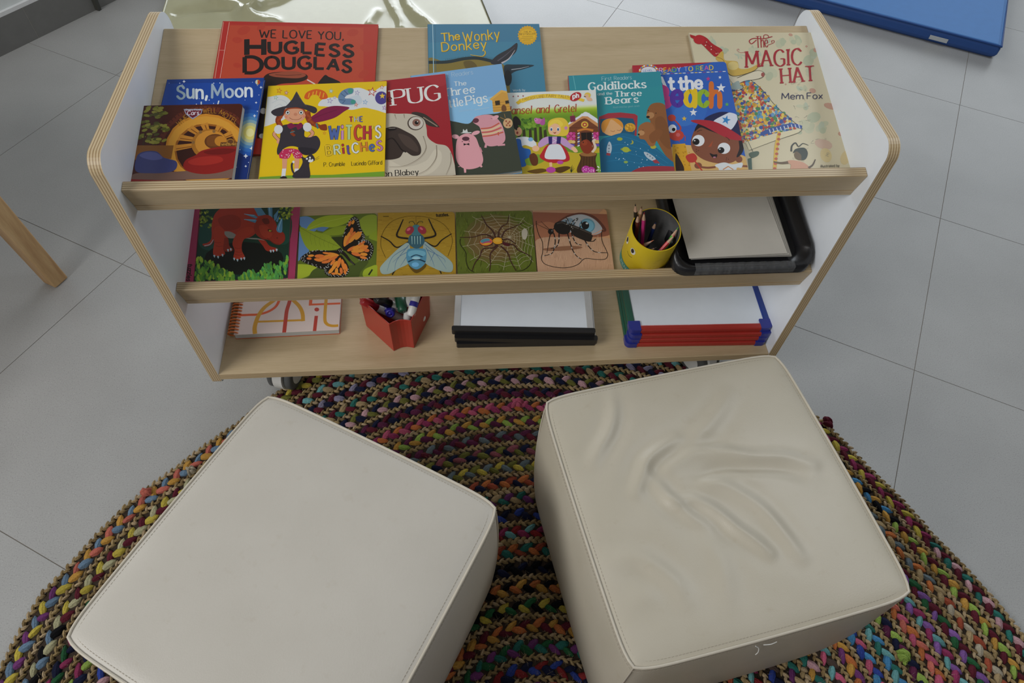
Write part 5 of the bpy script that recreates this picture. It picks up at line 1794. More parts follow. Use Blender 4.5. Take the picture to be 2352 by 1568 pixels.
def art_mosquito(a):
    a.use('G')
    a.poly([1530, 120, 2260, 120, 2340, 780, 1560, 780], '#8f705a')
    a.blob([1530, 150, 2240, 130, 2290, 360, 2200, 420, 1900, 420, 1600, 470, 1540, 400], '#6f4434')
    a.blob([1560, 330, 1700, 280, 1800, 330, 1780, 420, 1600, 470], '#80543e')
    a.blob([1570, 470, 1800, 420, 2100, 430, 2280, 440, 2320, 560, 2320, 780, 1570, 780], '#967862')
    for q in range(200):
        x, y = RG.uniform(1580, 2300), RG.uniform(450, 730)
        a.line([x, y, x + RG.uniform(-10, 10), y - RG.uniform(25, 60)], 2.5, RG.choice(['#a58a72', '#8a6c58', '#ad927a', '#806450']), 1, smooth=False)
    a.blob([1760, 310, 1870, 225, 2010, 196, 2140, 235, 2240, 350, 2200, 372, 2160, 300, 2040, 240, 1890, 270], '#4a2a22')
    a.blob([1790, 310, 1880, 240, 2010, 212, 2130, 258, 2205, 350, 2150, 400, 2000, 405, 1880, 370], '#848a92')
    a.blob([1790, 305, 1850, 260, 1920, 250, 1950, 330, 1880, 360], '#5d7080')
    a.ell(2062, 318, 74, 68, '#4a7488')
    a.ell(2064, 320, 60, 55, '#5a8aa0')
    a.ell(2045, 315, 36, 38, '#0e1012')
    a.ell(2060, 296, 12, 9, '#b9c6cc')
    a.line([1880, 375, 2000, 402, 2110, 400, 2210, 352], 9, '#a87a62')
    a.blob([1660, 530, 1900, 505, 2020, 520, 1900, 545, 1700, 552], '#6d4c38')
    a.line([1588, 272, 1592, 330, 1612, 400, 1645, 470, 1648, 560, 1636, 620, 1660, 668, 1730, 696, 1830, 710, 1920, 700, 1985, 672, 2020, 636, 2060, 622, 2150, 632, 2230, 628, 2254, 590, 2240, 545, 2205, 470, 2196, 400, 2205, 350], 6, '#1a1410')
    m = '#121010'
    a.blob([1895, 305, 1960, 335, 2100, 395, 2108, 432, 2085, 466, 2010, 445, 1930, 400], '#1c1715')
    a.line([1890, 305, 2000, 345, 2105, 390], 26, '#2a2624', 14)
    a.line([1900, 315, 2000, 352, 2098, 392], 5, '#5a5450', 2)
    a.line([1930, 360, 2010, 400, 2096, 432], 22, '#191514', 10)
    a.line([2080, 462, 2120, 462, 2142, 440], 8, m)
    a.blob([1752, 325, 1770, 290, 1820, 276, 1870, 290, 1905, 335, 1895, 385, 1840, 398, 1790, 385, 1762, 355], m)
    a.line([1780, 300, 1830, 290, 1870, 310], 8, '#3a3836')
    a.ell(1724, 372, 27, 27, m)
    a.ell(1735, 365, 8, 8, '#4a4a4c')
    a.line([1745, 350, 1775, 335], 12, m)
    a.line([1720, 390, 1702, 480, 1688, 572], 9, m, 4)
    for p in ([1750, 385, 1765, 460, 1750, 545, 1725, 580, 1652, 600], [1800, 385, 1798, 460, 1775, 515, 1722, 532], [1880, 390, 1905, 480, 1935, 560, 1975, 610, 2018, 632], [1915, 380, 1935, 440, 1965, 485, 2012, 497],
              [2035, 445, 2080, 515, 2140, 562, 2250, 570], [1890, 330, 1868, 290, 1872, 238, 1888, 280, 1902, 318], [1905, 320, 1930, 275, 1975, 248, 1962, 275, 1915, 335, 1935, 345], [1985, 360, 2010, 290, 2005, 270]):
        a.line(p, 11, m, 6)
        q = spline([(p[i], p[i + 1]) for i in range(0, len(p), 2)], 5)
        for i in range(3, len(q) - 1, 4):
            a.line([q[i].x, q[i].y, q[i + 1].x, q[i + 1].y], 8, '#8f8f8c', smooth=False)
    a.line([1705, 355, 1650, 330, 1585, 298], 5, m, 2)
    a.line([1710, 350, 1670, 315, 1630, 274], 5, m, 2)


for nm, lab, tl, tr, fn, bg, cr, th in (
        ('inset_puzzle', 'pink-framed puzzle of a red horned dinosaur on the middle shelf', (449.7, 434.2), (692.5, 431), art_dino, '#7d2a48', 0.002, 0.007),
        ('inset_puzzle', 'square puzzle of an orange and black butterfly on green leaves', (689, 496), (866, 489.5), art_butterfly, '#46551a', 0.007, 0.007),
        ('inset_puzzle', 'square ochre puzzle of a blue fly with red eyes', (868, 488.5), (1044.5, 486.5), art_fly, '#846a1e', 0.007, 0.007),
        ('inset_puzzle', 'square green puzzle of a spider on its web', (1046.5, 487), (1221, 483.2), art_spider, '#47521a', 0.007, 0.007),
        ('inset_puzzle', 'square skin-toned puzzle of a mosquito beside an eye', (1223.5, 483.5), (1392.5, 479.8), art_mosquito, '#9c7658', 0.007, 0.007)):
    make_book(nm, lab, 'puzzle', S2, tl, tr, 0.0006, 0.0, th, bg, fn, GP, spine=None, gain=PG, corner=cr, mat='print', board=True, pages='puzzle_wood' if 'puzzle_wood' in M else 'page_edge', cov=0.002)

# ------------------------------------------------------------------ yellow pencil pot
POT_R, POT_H = 0.0445, 0.108
base_px = on_plane(1476, 596, S2, SN)
PM = Matrix(((1, 0, 0, base_px.x), (0, cos(TH), -sin(TH), base_px.y), (0, sin(TH), cos(TH), base_px.z), (0, 0, 0, 1))) @ Matrix.Translation((0, 0, 0.0006))
pot = thing('pencil_pot', 'yellow paper-covered pencil pot with a drawn face, standing beside the black tray', 'pot', mat4=PM)
M['yellow_paper'] = plain('yellow_card', hexc('#bca51e', 1.5)[:3], 0.5, vary=0.02)
M['teal_paper'] = plain('teal_band', (0.045, 0.24, 0.20), 0.5)
M['tin_inside'] = plain('pot_inside_grey', (0.12, 0.12, 0.12), 0.5, vary=0.3)
pot_mb = MB()
yel_ = hexc('#bca51e', 1.5)
pot_mb.lathe([(0, 0.0), (POT_R - 0.001, 0.0), (POT_R, 0.001), (POT_R, POT_H)], 56, col=yel_)
pot_mb.lathe([(POT_R, POT_H), (POT_R - 0.0016, POT_H)], 56, col=yel_)
mb = MB()
mb.lathe([(POT_R - 0.0016, POT_H), (POT_R - 0.002, 0.003), (0, 0.003)], 56)
mb.build('pot_lining', M['tin_inside'], pot)
mb = MB()
mb.lathe([(POT_R + 0.0003, 0.001), (POT_R + 0.0003, 0.019)], 56)
mb.build('paper_band', M['teal_paper'], pot)


def on_pot(mb, ang, z, pts, col, lift, m=0):
    """flat ink shape wrapped on the pot wall; pts in metres (along the wall, up)"""
    r = POT_R + lift
    q = [(r * sin(ang + u / POT_R), -r * cos(ang + u / POT_R), z + v) for u, v in pts]
    for t in tessellate_polygon([[Vector((u, v, 0)) for u, v in pts]]):
        a, b, c = [Vector(q[i]) for i in t]
        n = (b - a).cross(c - a)
        f = (0, 1, 2) if n.dot(Vector((a.x, a.y, 0))) > 0 else (0, 2, 1)
        mb.add([a, b, c], [f], m, col)


def oval(rx, ry, cx=0, cy=0, n=16):
    return [(cx + rx * cos(2 * pi * k / n), cy + ry * sin(2 * pi * k / n)) for k in range(n)]


mb = pot_mb
wht, blk = (0.72, 0.72, 0.68, 1), (0.012, 0.012, 0.012, 1)
for cx in (-0.0125, 0.0125):
    on_pot(mb, radians(-74), 0.074, oval(0.0062, 0.0088, cx), wht, 0.0003)
    on_pot(mb, radians(-74), 0.0745, oval(0.0036, 0.0062, cx - 0.001), blk, 0.0005)
for i in range(7):
    on_pot(mb, radians(-62), 0.056 - 0.003 * sin(pi * i / 6), oval(0.0008, 0.0008, -0.008 + i * 0.0022), blk, 0.0004)
rg = random.Random(5)
for i in range(16):
    u, v = rg.uniform(0.0, 0.045), rg.uniform(-0.01, 0.045)
    d = rg.uniform(0.004, 0.012)
    on_pot(mb, radians(-10), 0.03, [(u, v), (u + d, v + d * .7), (u + d, v + d * .7 + .0003), (u, v + .0004)], (0.16, 0.13, 0.02, 1), 0.0003)
wr = 0
for i, ch in enumerate('PENCILS'):
    gw, st = glyph(ch)
    for kind, pts in st:
        q = [(p.x, p.y) for p in spline(pts, 3)] if kind == 'C' else pts
        for a_, b_ in zip(q[:-1], q[1:]):
            k = 0.00082
            ux, uy = wr + a_[0] * k, 0.0065 + a_[1] * k
            vx, vy = wr + b_[0] * k, 0.0065 + b_[1] * k
            dx, dy = vx - ux, vy - uy
            l = hypot(dx, dy) or 1
            nx, ny = -dy / l * 0.0005, dx / l * 0.0005
            on_pot(mb, radians(-58), 0, [(ux - nx - .02, uy - ny), (vx - nx - .02, vy - ny), (vx + nx - .02, vy + ny), (ux + nx - .02, uy + ny)], (0.5, 0.6, 0.55, 1), 0.0007)
    wr += (gw + 3.2) * 0.00082
mb.build('pot_wall', M['print'], pot)

WOOD = (0.66, 0.42, 0.28, 1)


def pencil(tip, foot, col, label, r=0.0036, lead=None):
    """pencil from foot to tip (points in the pot's own space), tip sharpened"""
    a, b = Vector(foot), Vector(tip)
    d = (b - a)
    L = d.length
    d.normalize()
    z = d
    x = z.cross(Vector((0.3, 1, 0.2))).normalized()
    y = z.cross(x)
    mat4 = PM @ Matrix(((x.x, y.x, z.x, a.x), (x.y, y.y, z.y, a.y), (x.z, y.z, z.z, a.z), (0, 0, 0, 1)))
    root = thing('colour_pencil', label, 'pencil', group='colouring pencils in the yellow pot', mat4=mat4)
    hx = [(r * cos(k * pi / 3), r * sin(k * pi / 3)) for k in range(6)]
    c = hexc(col, 1.6)
    lc = hexc(lead or col, 1.3)
    mb = MB()
    mb.prism(hx, 0, L - 0.019, col=c)
    mb.build('barrel', M['print'], root)
    mb = MB()
    mb.prism(hx, L - 0.019, L - 0.0055, col=WOOD, taper=0.66)
    mb.build('sharpened_wood', M['print'], root)
    mb = MB()
    mb.prism([(p[0] * .34, p[1] * .34) for p in hx], L - 0.0055, L, col=lc, taper=0.85)
    mb.build('lead', M['print'], root)


for tip, foot, c, lab, ld in (
        ((-0.040, 0.034, 0.140), (-0.012, 0.008, 0.006), '#1a1714', 'black pencil leaning at the back left of the yellow pot', None),
        ((-0.029, 0.029, 0.139), (-0.018, 0.018, 0.006), '#8a6a4a', 'brown pencil second from the left in the yellow pot', '#5a3a22'),
        ((-0.024, 0.022, 0.132), (-0.006, -0.006, 0.006), '#b02f6a', 'pink pencil leaning in the left of the yellow pot', '#8f2430'),
        ((-0.034, 0.020, 0.128), (-0.020, 0.000, 0.006), '#5a2a1c', 'dark red-brown pencil beside the pink one in the pot', '#2a1512'),
        ((0.004, 0.020, 0.100), (0.010, 0.024, 0.006), '#1d2a5a', 'navy pencil standing by itself in the pot', None),
        ((-0.002, -0.012, 0.092), (-0.034, -0.016, 0.060), '#bf5a1f', 'short orange pencil lying low in the pot', None),
        ((0.004, -0.022, 0.084), (-0.028, -0.024, 0.050), '#6a5a50', 'short grey-brown pencil under the orange one in the pot', '#22160f'),
        ((0.010, -0.026, 0.082), (-0.020, -0.033, 0.055), '#4a78b0', 'short light blue pencil at the front of the pot', None),
        ((0.036, -0.006, 0.100), (0.0, -0.034, 0.062), '#b02a2e', 'red pencil lying across the right of the pot', '#a8242a'),
        ((0.041, 0.004, 0.108), (0.012, -0.030, 0.050), '#4a9a34', 'green pencil leaning on the right rim of the pot', None)):
    pencil(tip, foot, c, lab, lead=ld)

# ------------------------------------------------------------------ black paper tray with drawing paper
fl, fr = on_plane(1541, 606, Vector((0, -0.152, 0.4135)), Vector((0, 0, 1))), on_plane(1852, 600, Vector((0, -0.152, 0.4135)), Vector((0, 0, 1)))
TT = radians(5.2)
TW = fr.x - fl.x + 0.004
tm = Matrix(((1, 0, 0, fl.x - 0.002), (0, cos(TT), -sin(TT), -0.1585), (0, sin(TT), cos(TT), 0.4112), (0, 0, 0, 1)))
TD = 0.315
tray = thing('paper_tray', 'black plastic letter tray of drawing paper on the right of the middle shelf', 'tray', mat4=tm)
M['tape'] = plain('clear_tape', (0.55, 0.57, 0.6), 0.12, 0.6)
mb = MB()
outer = rrect(0, 0, TW, TD, 0.026, 7)
inner = rrect(0.017, 0.020, TW - 0.017, TD - 0.015, 0.040, 7)
n = len(outer)


def hgt(p, k):
    """rim height: low at the front, rising to the sides and back"""
    t = min(1, max(0, (p[1] - 0.006) / 0.05))
    return 0.018 + 0.028 * (t * t * (3 - 2 * t)) if k else 0


vs = [(x, y, 0) for x, y in outer] + [(x, y, hgt((x, y), 1)) for x, y in outer]
ip = rrect(0.006, 0.008, TW - 0.006, TD - 0.006, 0.030, 7)
vs += [(x, y, hgt((x, y), 1) + 0.0008) for x, y in ip] + [(x, y, 0.004) for x, y in inner]
fs = []
for k in range(3):
    for i in range(n):
        j = (i + 1) % n
        fs.append((k * n + i, k * n + j, (k + 1) * n + j, (k + 1) * n + i))
mb.add(vs, fs, 0, smooth=True)
mb.add(vs, [tuple(range(3 * n, 4 * n)), tuple(range(n - 1, -1, -1))], 0)
mb.build('tray_body', M['black_plastic'], tray)
mb = MB()


def tape_fn(u, v):
    x = 0.038 + u * (TW - 0.075)
    w = 0.0006 * sin(u * 57) + 0.0004 * sin(u * 143 + 1)
    if v < 0.5:
        return (x, -0.0012 - w * 0.5, 0.004 + v * 2 * 0.0145)
    return (x, -0.001 + (v - 0.5) * 2 * 0.013, 0.0195 + w + (v - .5) * 0.003)


mb.grid(tape_fn, 90, 6)
tp_ = mb.build('clear_tape', M['tape'], tray)
tm_ = M['tape'].node_tree.nodes['Principled BSDF']
tm_.inputs['Transmission Weight'].default_value = 0.75
tm_.inputs['Alpha'].default_value = 0.55
# paper stack: sheets spread slightly to the right
sheets = [(0.0125, 0.006, -0.5, 0.010), (0.0165, 0.002, 0.6, 0.006), (0.0195, -0.003, 1.6, 0.003), (0.0225, -0.008, 2.6, 0.0015)]
PW, PD = 0.185, 0.275
for i, (z, dx, rot, dy) in enumerate(sheets):
    mb = MB()
    t = 0.0028 if i < 3 else 0.0012

    def sheet(u, v, z=z):
        e = max(0, (v - 0.0)) ** 1.0
        return (u * PW, v * PD, z + 0.004 * (max(0, 0.12 - v) / 0.12) ** 2 * 0 + 0.003 * max(0, u - 0.85) ** 2)
    mb.grid(sheet, 12, 12, smooth=True)
    mb.grid(lambda u, v: (lambda p: (p[0], p[1], p[2] - t))(sheet(1 - u, v)), 12, 12, smooth=True)
    for k in range(12):
        a, b = k / 12, (k + 1) / 12
        for pa, pb in (((a, 0), (b, 0)), ((1, a), (1, b)), ((b, 1), (a, 1)), ((0, b), (0, a))):
            A_, B_ = sheet(*pa), sheet(*pb)
            mb.add([(A_[0], A_[1], A_[2] - t), (B_[0], B_[1], B_[2] - t), B_, A_], [(0, 1, 2, 3)])
    m4 = tm @ Matrix.Translation((TW * 0.5 - PW / 2 - 0.001 + dx * 0.9, 0.021 + dy, 0)) @ Matrix.Rotation(radians(rot * 0.7), 4, 'Z')
    lab = ['lowest ream of white paper in the black tray, its corner sticking out', 'second paper layer from the bottom of the black tray', 'paper layer just under the top sheets in the black tray', 'top blank sheets of drawing paper in the black tray'][i]
    o = mb.build('paper_stack', M['paper'], mat4=m4)
    tag(o, lab, 'paper', 'loose paper in the black tray')


def project(p):
    d = Vector(p) - CAM
    k = FPX / d.dot(_f)
    return (IW / 2 + d.dot(CR) * k, IH / 2 - d.dot(CU) * k)


def height_over(p, py):
    """height at which the vertical through floor point p crosses image row py"""
    lo, hi = 0.0, 1.0
    for _ in range(40):
        m = (lo + hi) / 2
        if project((p[0], p[1], p[2] + m))[1] > py:
            lo = m
        else:
            hi = m
    return lo


def frame2(p0, p1, flip=False):
    """matrix with origin p0, x towards p1, z up"""
    x = (p1 - p0)
    x.z = 0
    x.normalize()
    z = Vector((0, 0, 1))
    y = z.cross(x)
    return Matrix(((x.x, y.x, 0, p0.x), (x.y, y.y, 0, p0.y), (0, 0, 1, p0.z), (0, 0, 0, 1)))


# ------------------------------------------------------------------ spiral notebook
nz = SHELF_Z + 0.0002
P0, P1 = at(541.5, 778.8, nz), at(780.8, 767.0, nz)
nm = frame2(P0, P1)
NW, ND, NT = (P1 - P0).length, 0.21, 0.0150
nb = thing('spiral_notebook', 'pink-white spiral notebook with large orange and mustard lettering', 'notebook', mat4=nm)
U, V = nm.col[0].xyz, nm.col[1].xyz
art = Art(P0 + Vector((0, 0, NT)), U, V, NW, ND, 1.5)
art.use('I')
art.line([700, 398, 900, 390, 1010, 384, 1120, 350, 1200, 290, 1245, 190], 30, '#b8481a')
art.line([968, 595, 965, 520, 1000, 410, 1060, 320, 1150, 250, 1300, 150], 44, '#ad7d18')
art.line([990, 464, 1500, 446], 26, '#ad7d18', smooth=False)
art.line([1360, 215, 1440, 290, 1480, 370, 1487, 458], 40, '#ad7d18')
art.line([1282, 585, 1300, 430, 1312, 340, 1340, 250, 1345, 200], 40, '#9a2f20')
art.line([1574, 200, 1566, 280], 34, '#b8481a', smooth=False)
art.line([1550, 280, 1890, 266], 26, '#b8481a', smooth=False)
art.line([1738, 200, 1722, 420, 1742, 486, 1800, 508, 1868, 505], 34, '#ad7d18')
art.line([1630, 400, 1611, 566], 36, '#9a2f20', smooth=False)
art.ell(1635, 332, 26, 21, '#9a2f20')
mb = MB()
mb.box((0, 0, NT - 0.0006), (NW, ND, NT), col=art.col('#b8a9a4'))
for f, c in zip(art.fs, art.cs):
    mb.add([(art.vs[i][0], art.vs[i][1], NT + art.vs[i][2]) for i in f], [tuple(range(len(f)))], 0, c)
mb.build('front_cover', M['print'], nb)
mb = MB()
mb.box((0.001, 0.001, 0.0012), (NW - 0.001, ND - 0.001, NT - 0.0008))
mb.build('page_block', plain('grey_white_pages', (0.50, 0.51, 0.50), 0.7), nb)
mb = MB()
mb.box((0, 0, 0), (NW, ND, 0.0012), col=(0.55, 0.10, 0.02, 1))
mb.build('back_cover', M['print'], nb)
M['orange_plastic'] = plain('orange_plastic', (0.62, 0.15, 0.018), 0.3)
mb = MB()
ncoil = 24
pts = []
for i in range(ncoil * 14 + 1):
    t = 2 * pi * i / 14
    pts.append((-0.0020 + 0.0125 * cos(t), 0.004 + (ND - 0.008) * i / (ncoil * 14), NT / 2 + 0.0015 + 0.0088 * sin(t)))
mb.tube(pts, 0.0017, 6)
mb.build('spiral_binding', M['orange_plastic'], nb)

# ------------------------------------------------------------------ red marker box and its markers
bz = SHELF_Z + 0.0003
s_ = 1254 / 210


def jp(x, y):
    return (800 + x / s_, 670 + y / s_)


fb = [at(*jp(625, 815), bz), at(*jp(905, 772), bz), at(*jp(1122, 325), bz), at(*jp(248, 470), bz)]
bh = height_over(fb[0], jp(0, 437)[1])
M['red_plastic'] = plain('red_plastic', (0.42, 0.038, 0.024), 0.32, vary=0.02)
rb = thing('marker_box', 'small red angular plastic box holding whiteboard markers', 'box', loc=(0, 0, 0))


def box_outline(k, z):
    """front left, concave front, front right, back right, back, back left; k widens towards the rim"""
    fl_, fr_, r_, l_ = [p.copy() for p in fb]
    # the side walls run on backwards past the visible corners
    r2 = r_ + Vector((0.0, 0.045, 0))
    l2 = l_ + Vector((0.0, 0.045, 0))
    c = (fl_ + fr_ + r2 + l2) / 4
    pts = [fl_]
    for i in range(1, 6):
        t = i / 6
        p = fl_.lerp(fr_, t)
        nrm = Vector((-(fr_ - fl_).y, (fr_ - fl_).x, 0)).normalized()
        pts.append(p + nrm * (0.0065 * sin(pi * t)))
    pts += [fr_, r_, r2, l2, l_]
    return [c + (p - c) * k + Vector((0, 0, z)) for p in pts]


o0, o1 = box_outline(1.0, 0), box_outline(1.03, bh)
i1, i0 = box_outline(0.985, bh), box_outline(0.955, 0.002)
n = len(o0)
vs = [*o0, *o1, *i1, *i0]
fs = []
for k in range(3):
    for i in range(n):
        j = (i + 1) % n
        fs.append((k * n + i, k * n + j, (k + 1) * n + j, (k + 1) * n + i))
fs.append(tuple(range(n - 1, -1, -1)))
fs.append(tuple(range(3 * n, 4 * n)))
mb = MB()
mb.add(vs, fs, 0)
mb.build('box_body', M['red_plastic'], rb, bevel=0.0012)


def marker(p, q, col, label, cap_at_top=True):
    """whiteboard marker from p (tail) to q (cap end)"""
    p, q = Vector(p), Vector(q)
    L = 0.128
    z = (q - p).normalized()
    x = z.cross(Vector((0.2, 0.3, 1))).normalized()
    y = z.cross(x)
    m4 = Matrix(((x.x, y.x, z.x, p.x), (x.y, y.y, z.y, p.y), (x.z, y.z, z.z, p.z), (0, 0, 0, 1)))
    r = thing('whiteboard_marker', label, 'marker', group='markers in the red box', mat4=m4)
    R = 0.0085
    mb = MB()
    mb.lathe([(0, 0), (R * 0.8, 0), (R, 0.003), (R, L - 0.034)], 24)
    mb.build('barrel', M['white_plastic'], r)
    mb = MB()
    mb.lathe([(R + 0.0001, 0.020), (R + 0.0002, 0.0205), (R + 0.0002, 0.030), (R + 0.0001, 0.0305)], 24)
    mb.build('colour_band', plain('marker_ink', col, 0.4), r)
    mb = MB()
    mb.lathe([(R * 1.0, L - 0.036), (R * 1.12, L - 0.036), (R * 1.16, L - 0.004), (R * 1.0, L), (R * 0.55, L), (R * 0.52, L - 0.0012), (R * 0.40, L - 0.0012), (R * 0.37, L), (0, L)], 28)
    mb.box((R * 0.95, -0.0016, L - 0.034), (R * 1.45, 0.0016, L - 0.010))
    mb.build('cap', plain('marker_cap', col, 0.35), r)
    return r


cx = sum((p.x for p in fb), 0) / 4
cyb = min(p.y for p in fb)


blue, green, red_, blk_ = (0.03, 0.025, 0.30), (0.012, 0.085, 0.045), (0.42, 0.015, 0.02), (0.012, 0.012, 0.014)
def mk2(e, b, col, label, cap_first=True):
    """marker through two seen points (px, py, height over the rim); the first is its near end"""
    p, q = at(*jp(e[0], e[1]), bz + bh + e[2]), at(*jp(b[0], b[1]), bz + bh + b[2])
    d = (q - p).normalized() * 0.128
    return marker(p + d, p, col, label) if cap_first else marker(p, p + d, col, label)


mk2((572, 306, -0.012), (600, 150, -0.030), blue, 'marker with a blue cap at the front of the red box')
mk2((752, 275, -0.008), (716, 75, 0.004), green, 'marker with a dark green cap at the front of the red box')
mk2((806, 385, -0.034), (846, 80, 0.006), red_, 'white marker barrel just right of the green-capped marker in the red box', False)
mk2((852, 335, -0.006), (925, 80, 0.012), blue, 'white marker barrel against the right wall of the red box', False)
mk2((186, 118, 0.004), (640, 330, -0.046), red_, 'marker with a red cap pointing to the left corner of the box')
mk2((380, 88, 0.018), (720, 235, -0.028), blk_, 'marker with a black cap lying across the back of the box')


# ------------------------------------------------------------------ stacked lap boards
def lap_board(name, label, group, m4, w, d, t, kind):
    r = thing(name, label, 'whiteboard', group=group, mat4=m4)
    if kind == 'black':
        mb = MB()
        mb.box((0.012, 0.012, t * 0.30), (w - 0.012, d - 0.012, t * 0.80))
        mb.build('board_face', M['whiteboard'], r)
        for x0, x1 in ((0.0035, 0.017), (w - 0.017, w - 0.0035)):
            mb = MB()
            mb.box((x0, 0.006, t * 0.12), (x1, d - 0.006, t * 0.92))
            mb.build('aluminium_rail', M['steel'], r, bevel=0.0008)
        for y0, y1 in ((0, 0.013), (d - 0.013, d)):
            mb = MB()
            mb.prism(rrect(0, y0, w, y1, 0.004, 4), 0, t)
            mb.build('end_bar', M['black_plastic'], r, bevel=0.0012)
    else:
        mb = MB()
        mb.box((0.010, 0.010, t * 0.30), (w - 0.010, d - 0.010, t * 0.78))
        mb.build('board_face', M['whiteboard'], r)
        for nm_, lo, hi, mt in (('frame_rail', (0, 0.014, 0), (0.0145, d - 0.014, t), 'green_p'), ('frame_rail', (w - 0.0145, 0.014, 0), (w, d - 0.014, t), 'blue_p'),
                                ('frame_rail', (0.016, 0, 0), (w - 0.016, 0.0145, t), 'red_p'), ('frame_rail', (0.016, d - 0.0145, 0), (w - 0.016, d, t), 'red_p')):
            mb = MB()
            mb.box(lo, hi)
            o = mb.build(nm_, M[mt], r, bevel=0.0035, bseg=4)
            o['label'] = {'green_p': 'green rail', 'blue_p': 'blue rail', 'red_p': 'red rail'}[mt]
        for x, y, k in ((0, 0, 0), (w, 0, 1), (w, d, 2), (0, d, 3)):
            mb = MB()
            c = 0.024
            x0, y0 = (0 if x == 0 else w - c), (0 if y == 0 else d - c)
            rr = [0.0015] * 4
            rr[k] = 0.011
            mb.prism(rrect(x0 - 0.0006, y0 - 0.0006, x0 + c + 0.0006, y0 + c + 0.0006, rr, 6), -0.0002, t + 0.0004)
            mb.build('corner_cap', M['blue_cap'], r, bevel=0.002, bseg=3)
    return r


M['green_p'] = plain('green_rail', (0.010, 0.085, 0.050), 0.35)
M['blue_p'] = plain('blue_rail', (0.014, 0.04, 0.23), 0.3)
M['red_p'] = plain('red_rail', (0.36, 0.028, 0.02), 0.28)
M['blue_cap'] = plain('blue_corner', (0.022, 0.032, 0.25), 0.3)
s2 = 1344 / 370


def kp(x, y):
    return (1020 + x / s2, 650 + y / s2)


def gp(x, y):
    return (1380 + x / (2352 / 500), 620 + y / (2352 / 500))


BT = 0.0135
a0, b0 = at(*kp(104, 538), bz), at(*kp(1212, 518), bz)
BW = (at(*kp(1262, 425), bz + 2.5 * BT) - at(*kp(66, 395), bz + 2.5 * BT)).length
for i, (lx, ly, ry, lab) in enumerate((
        (104, 540, 520, 'black-ended whiteboard at the bottom of the left stack on the lowest shelf'),
        (88, 492, 508, 'middle black-ended whiteboard of the left stack on the lowest shelf'),
        (64, 427, 447, 'topmost black-ended whiteboard, face up beside the red marker box'))):
    z = bz + i * (BT + 0.0004)
    p = at(*kp(lx, ly), z)
    q = at(*kp(1260, ry), z)
    lap_board('whiteboard', lab, 'black-ended whiteboards on the lowest shelf', frame2(p, q), BW * [0.985, 1.0, 1.0][i], 0.232, BT, 'black')
CT = 0.0125
for i, (lx, ly, rx, ry, lab) in enumerate((
        (262, 838, 1775, 815, 'lowest red and blue framed whiteboard of the right stack'),
        (290, 790, 1815, 765, 'second red and blue framed whiteboard from the bottom of the right stack'),
        (310, 745, 1850, 722, 'red and blue framed whiteboard just under the top one of the right stack'),
        (303, 690, 1875, 662, 'topmost red, green and blue framed whiteboard by the right side panel'))):
    z = bz + i * (CT + 0.0005)
    p, q = at(*gp(lx, ly), z), at(*gp(rx, ry), z)
    if i == 0:
        CW = (q - p).length
    lap_board('whiteboard', lab, 'colour-framed whiteboards on the lowest shelf', frame2(p, q), CW, 0.225, CT, 'colour')

# ------------------------------------------------------------------ round braided rug
RC = Vector((0.61, -0.87, 0))
RAD = [(-180, .965), (167, .965), (160, .972), (157, .96), (148, .945), (141, .925), (132, .914), (125, .927), (110, .935), (90, .935), (60, .935), (42, .928), (34, .905), (22.5, .9), (10, .93), (0, .945), (-60, .95), (-120, .955)]
RAD.sort()


def rmul(th, r):
    d = math.degrees(th)
    d = (d + 180) % 360 - 180
    for (a, x), (b, y) in zip(RAD, RAD[1:] + [(180, .965)]):
        if a <= d <= b:
            t = (d - a) / (b - a) if b > a else 0
            v = x + (y - x) * t
            break
    else:
        v = .965
    k = min(1.0, max(0.0, (r - 0.35) / 0.58))
    return r * (1 + (v / 0.93 - 1) * k)


C_ = dict(bur='#5a1426', plum='#5a1a40', mag='#8a1f52', navy='#141a38', blue='#1c3a96', sky='#2c7cae', teal='#1c6a60', lteal='#5a9a9c', grn='#1f5a34', lime='#8aa83a', olive='#6a6a24', yel='#b3a01e',
          must='#b8861e', oran='#b8621c', rust='#9a4020', cor='#b85a48', pink='#c04a6e', lpink='#b88a92', lil='#7f7a96', lav='#7a4a96', gry='#5c6a70', bgr='#5a7690', blk='#0d0c10', tan='#9c845a', beige='#a59a84', red='#8a1a1e', cream='#a8a47c', brn='#4a3a34', rose='#8a4450', purp='#6a2a6a')
MID = [('yel', 'olive', 'bur'), ('lteal', 'bur', 'tan'), ('lil', 'bur', 'navy'), ('teal', 'bur', 'tan'), ('olive', 'lpink', 'navy'), ('bur', 'plum', 'navy'), ('pink', 'oran', 'mag'), ('lime', 'must', 'plum'), ('plum', 'gry', 'bur'),
       ('navy', 'olive', 'rose'), ('gry', 'yel', 'olive'), ('oran', 'navy', 'rust'), ('teal', 'tan', 'purp'), ('blue', 'brn', 'navy'), ('red', 'lteal', 'mag'), ('oran', 'teal', 'rust'), ('blk', 'navy', 'blk'), ('oran', 'blk', 'must'),
       ('grn', 'yel', 'blk'), ('bur', 'oran', 'must'), ('teal', 'purp', 'grn'), ('blue', 'navy', 'red'), ('cor', 'grn', 'purp'), ('teal', 'mag', 'oran'), ('blue', 'yel', 'bur')]
LEFT = [('bgr', 'cor', 'must'), ('yel', 'bur', 'cream'), ('navy', 'pink', 'lteal'), ('purp', 'navy', 'grn'), ('mag', 'navy', 'tan'), ('lpink', 'blue', 'tan'), ('pink', 'oran', 'mag')]
LOWL = [('bgr', 'yel', 'purp'), ('blk', 'bgr', 'cream'), ('mag', 'navy', 'grn'), ('mag', 'navy', 'lime'), ('lpink', 'tan', 'blue'), ('cor', 'teal', 'pink'), ('pink', 'oran', 'mag')]
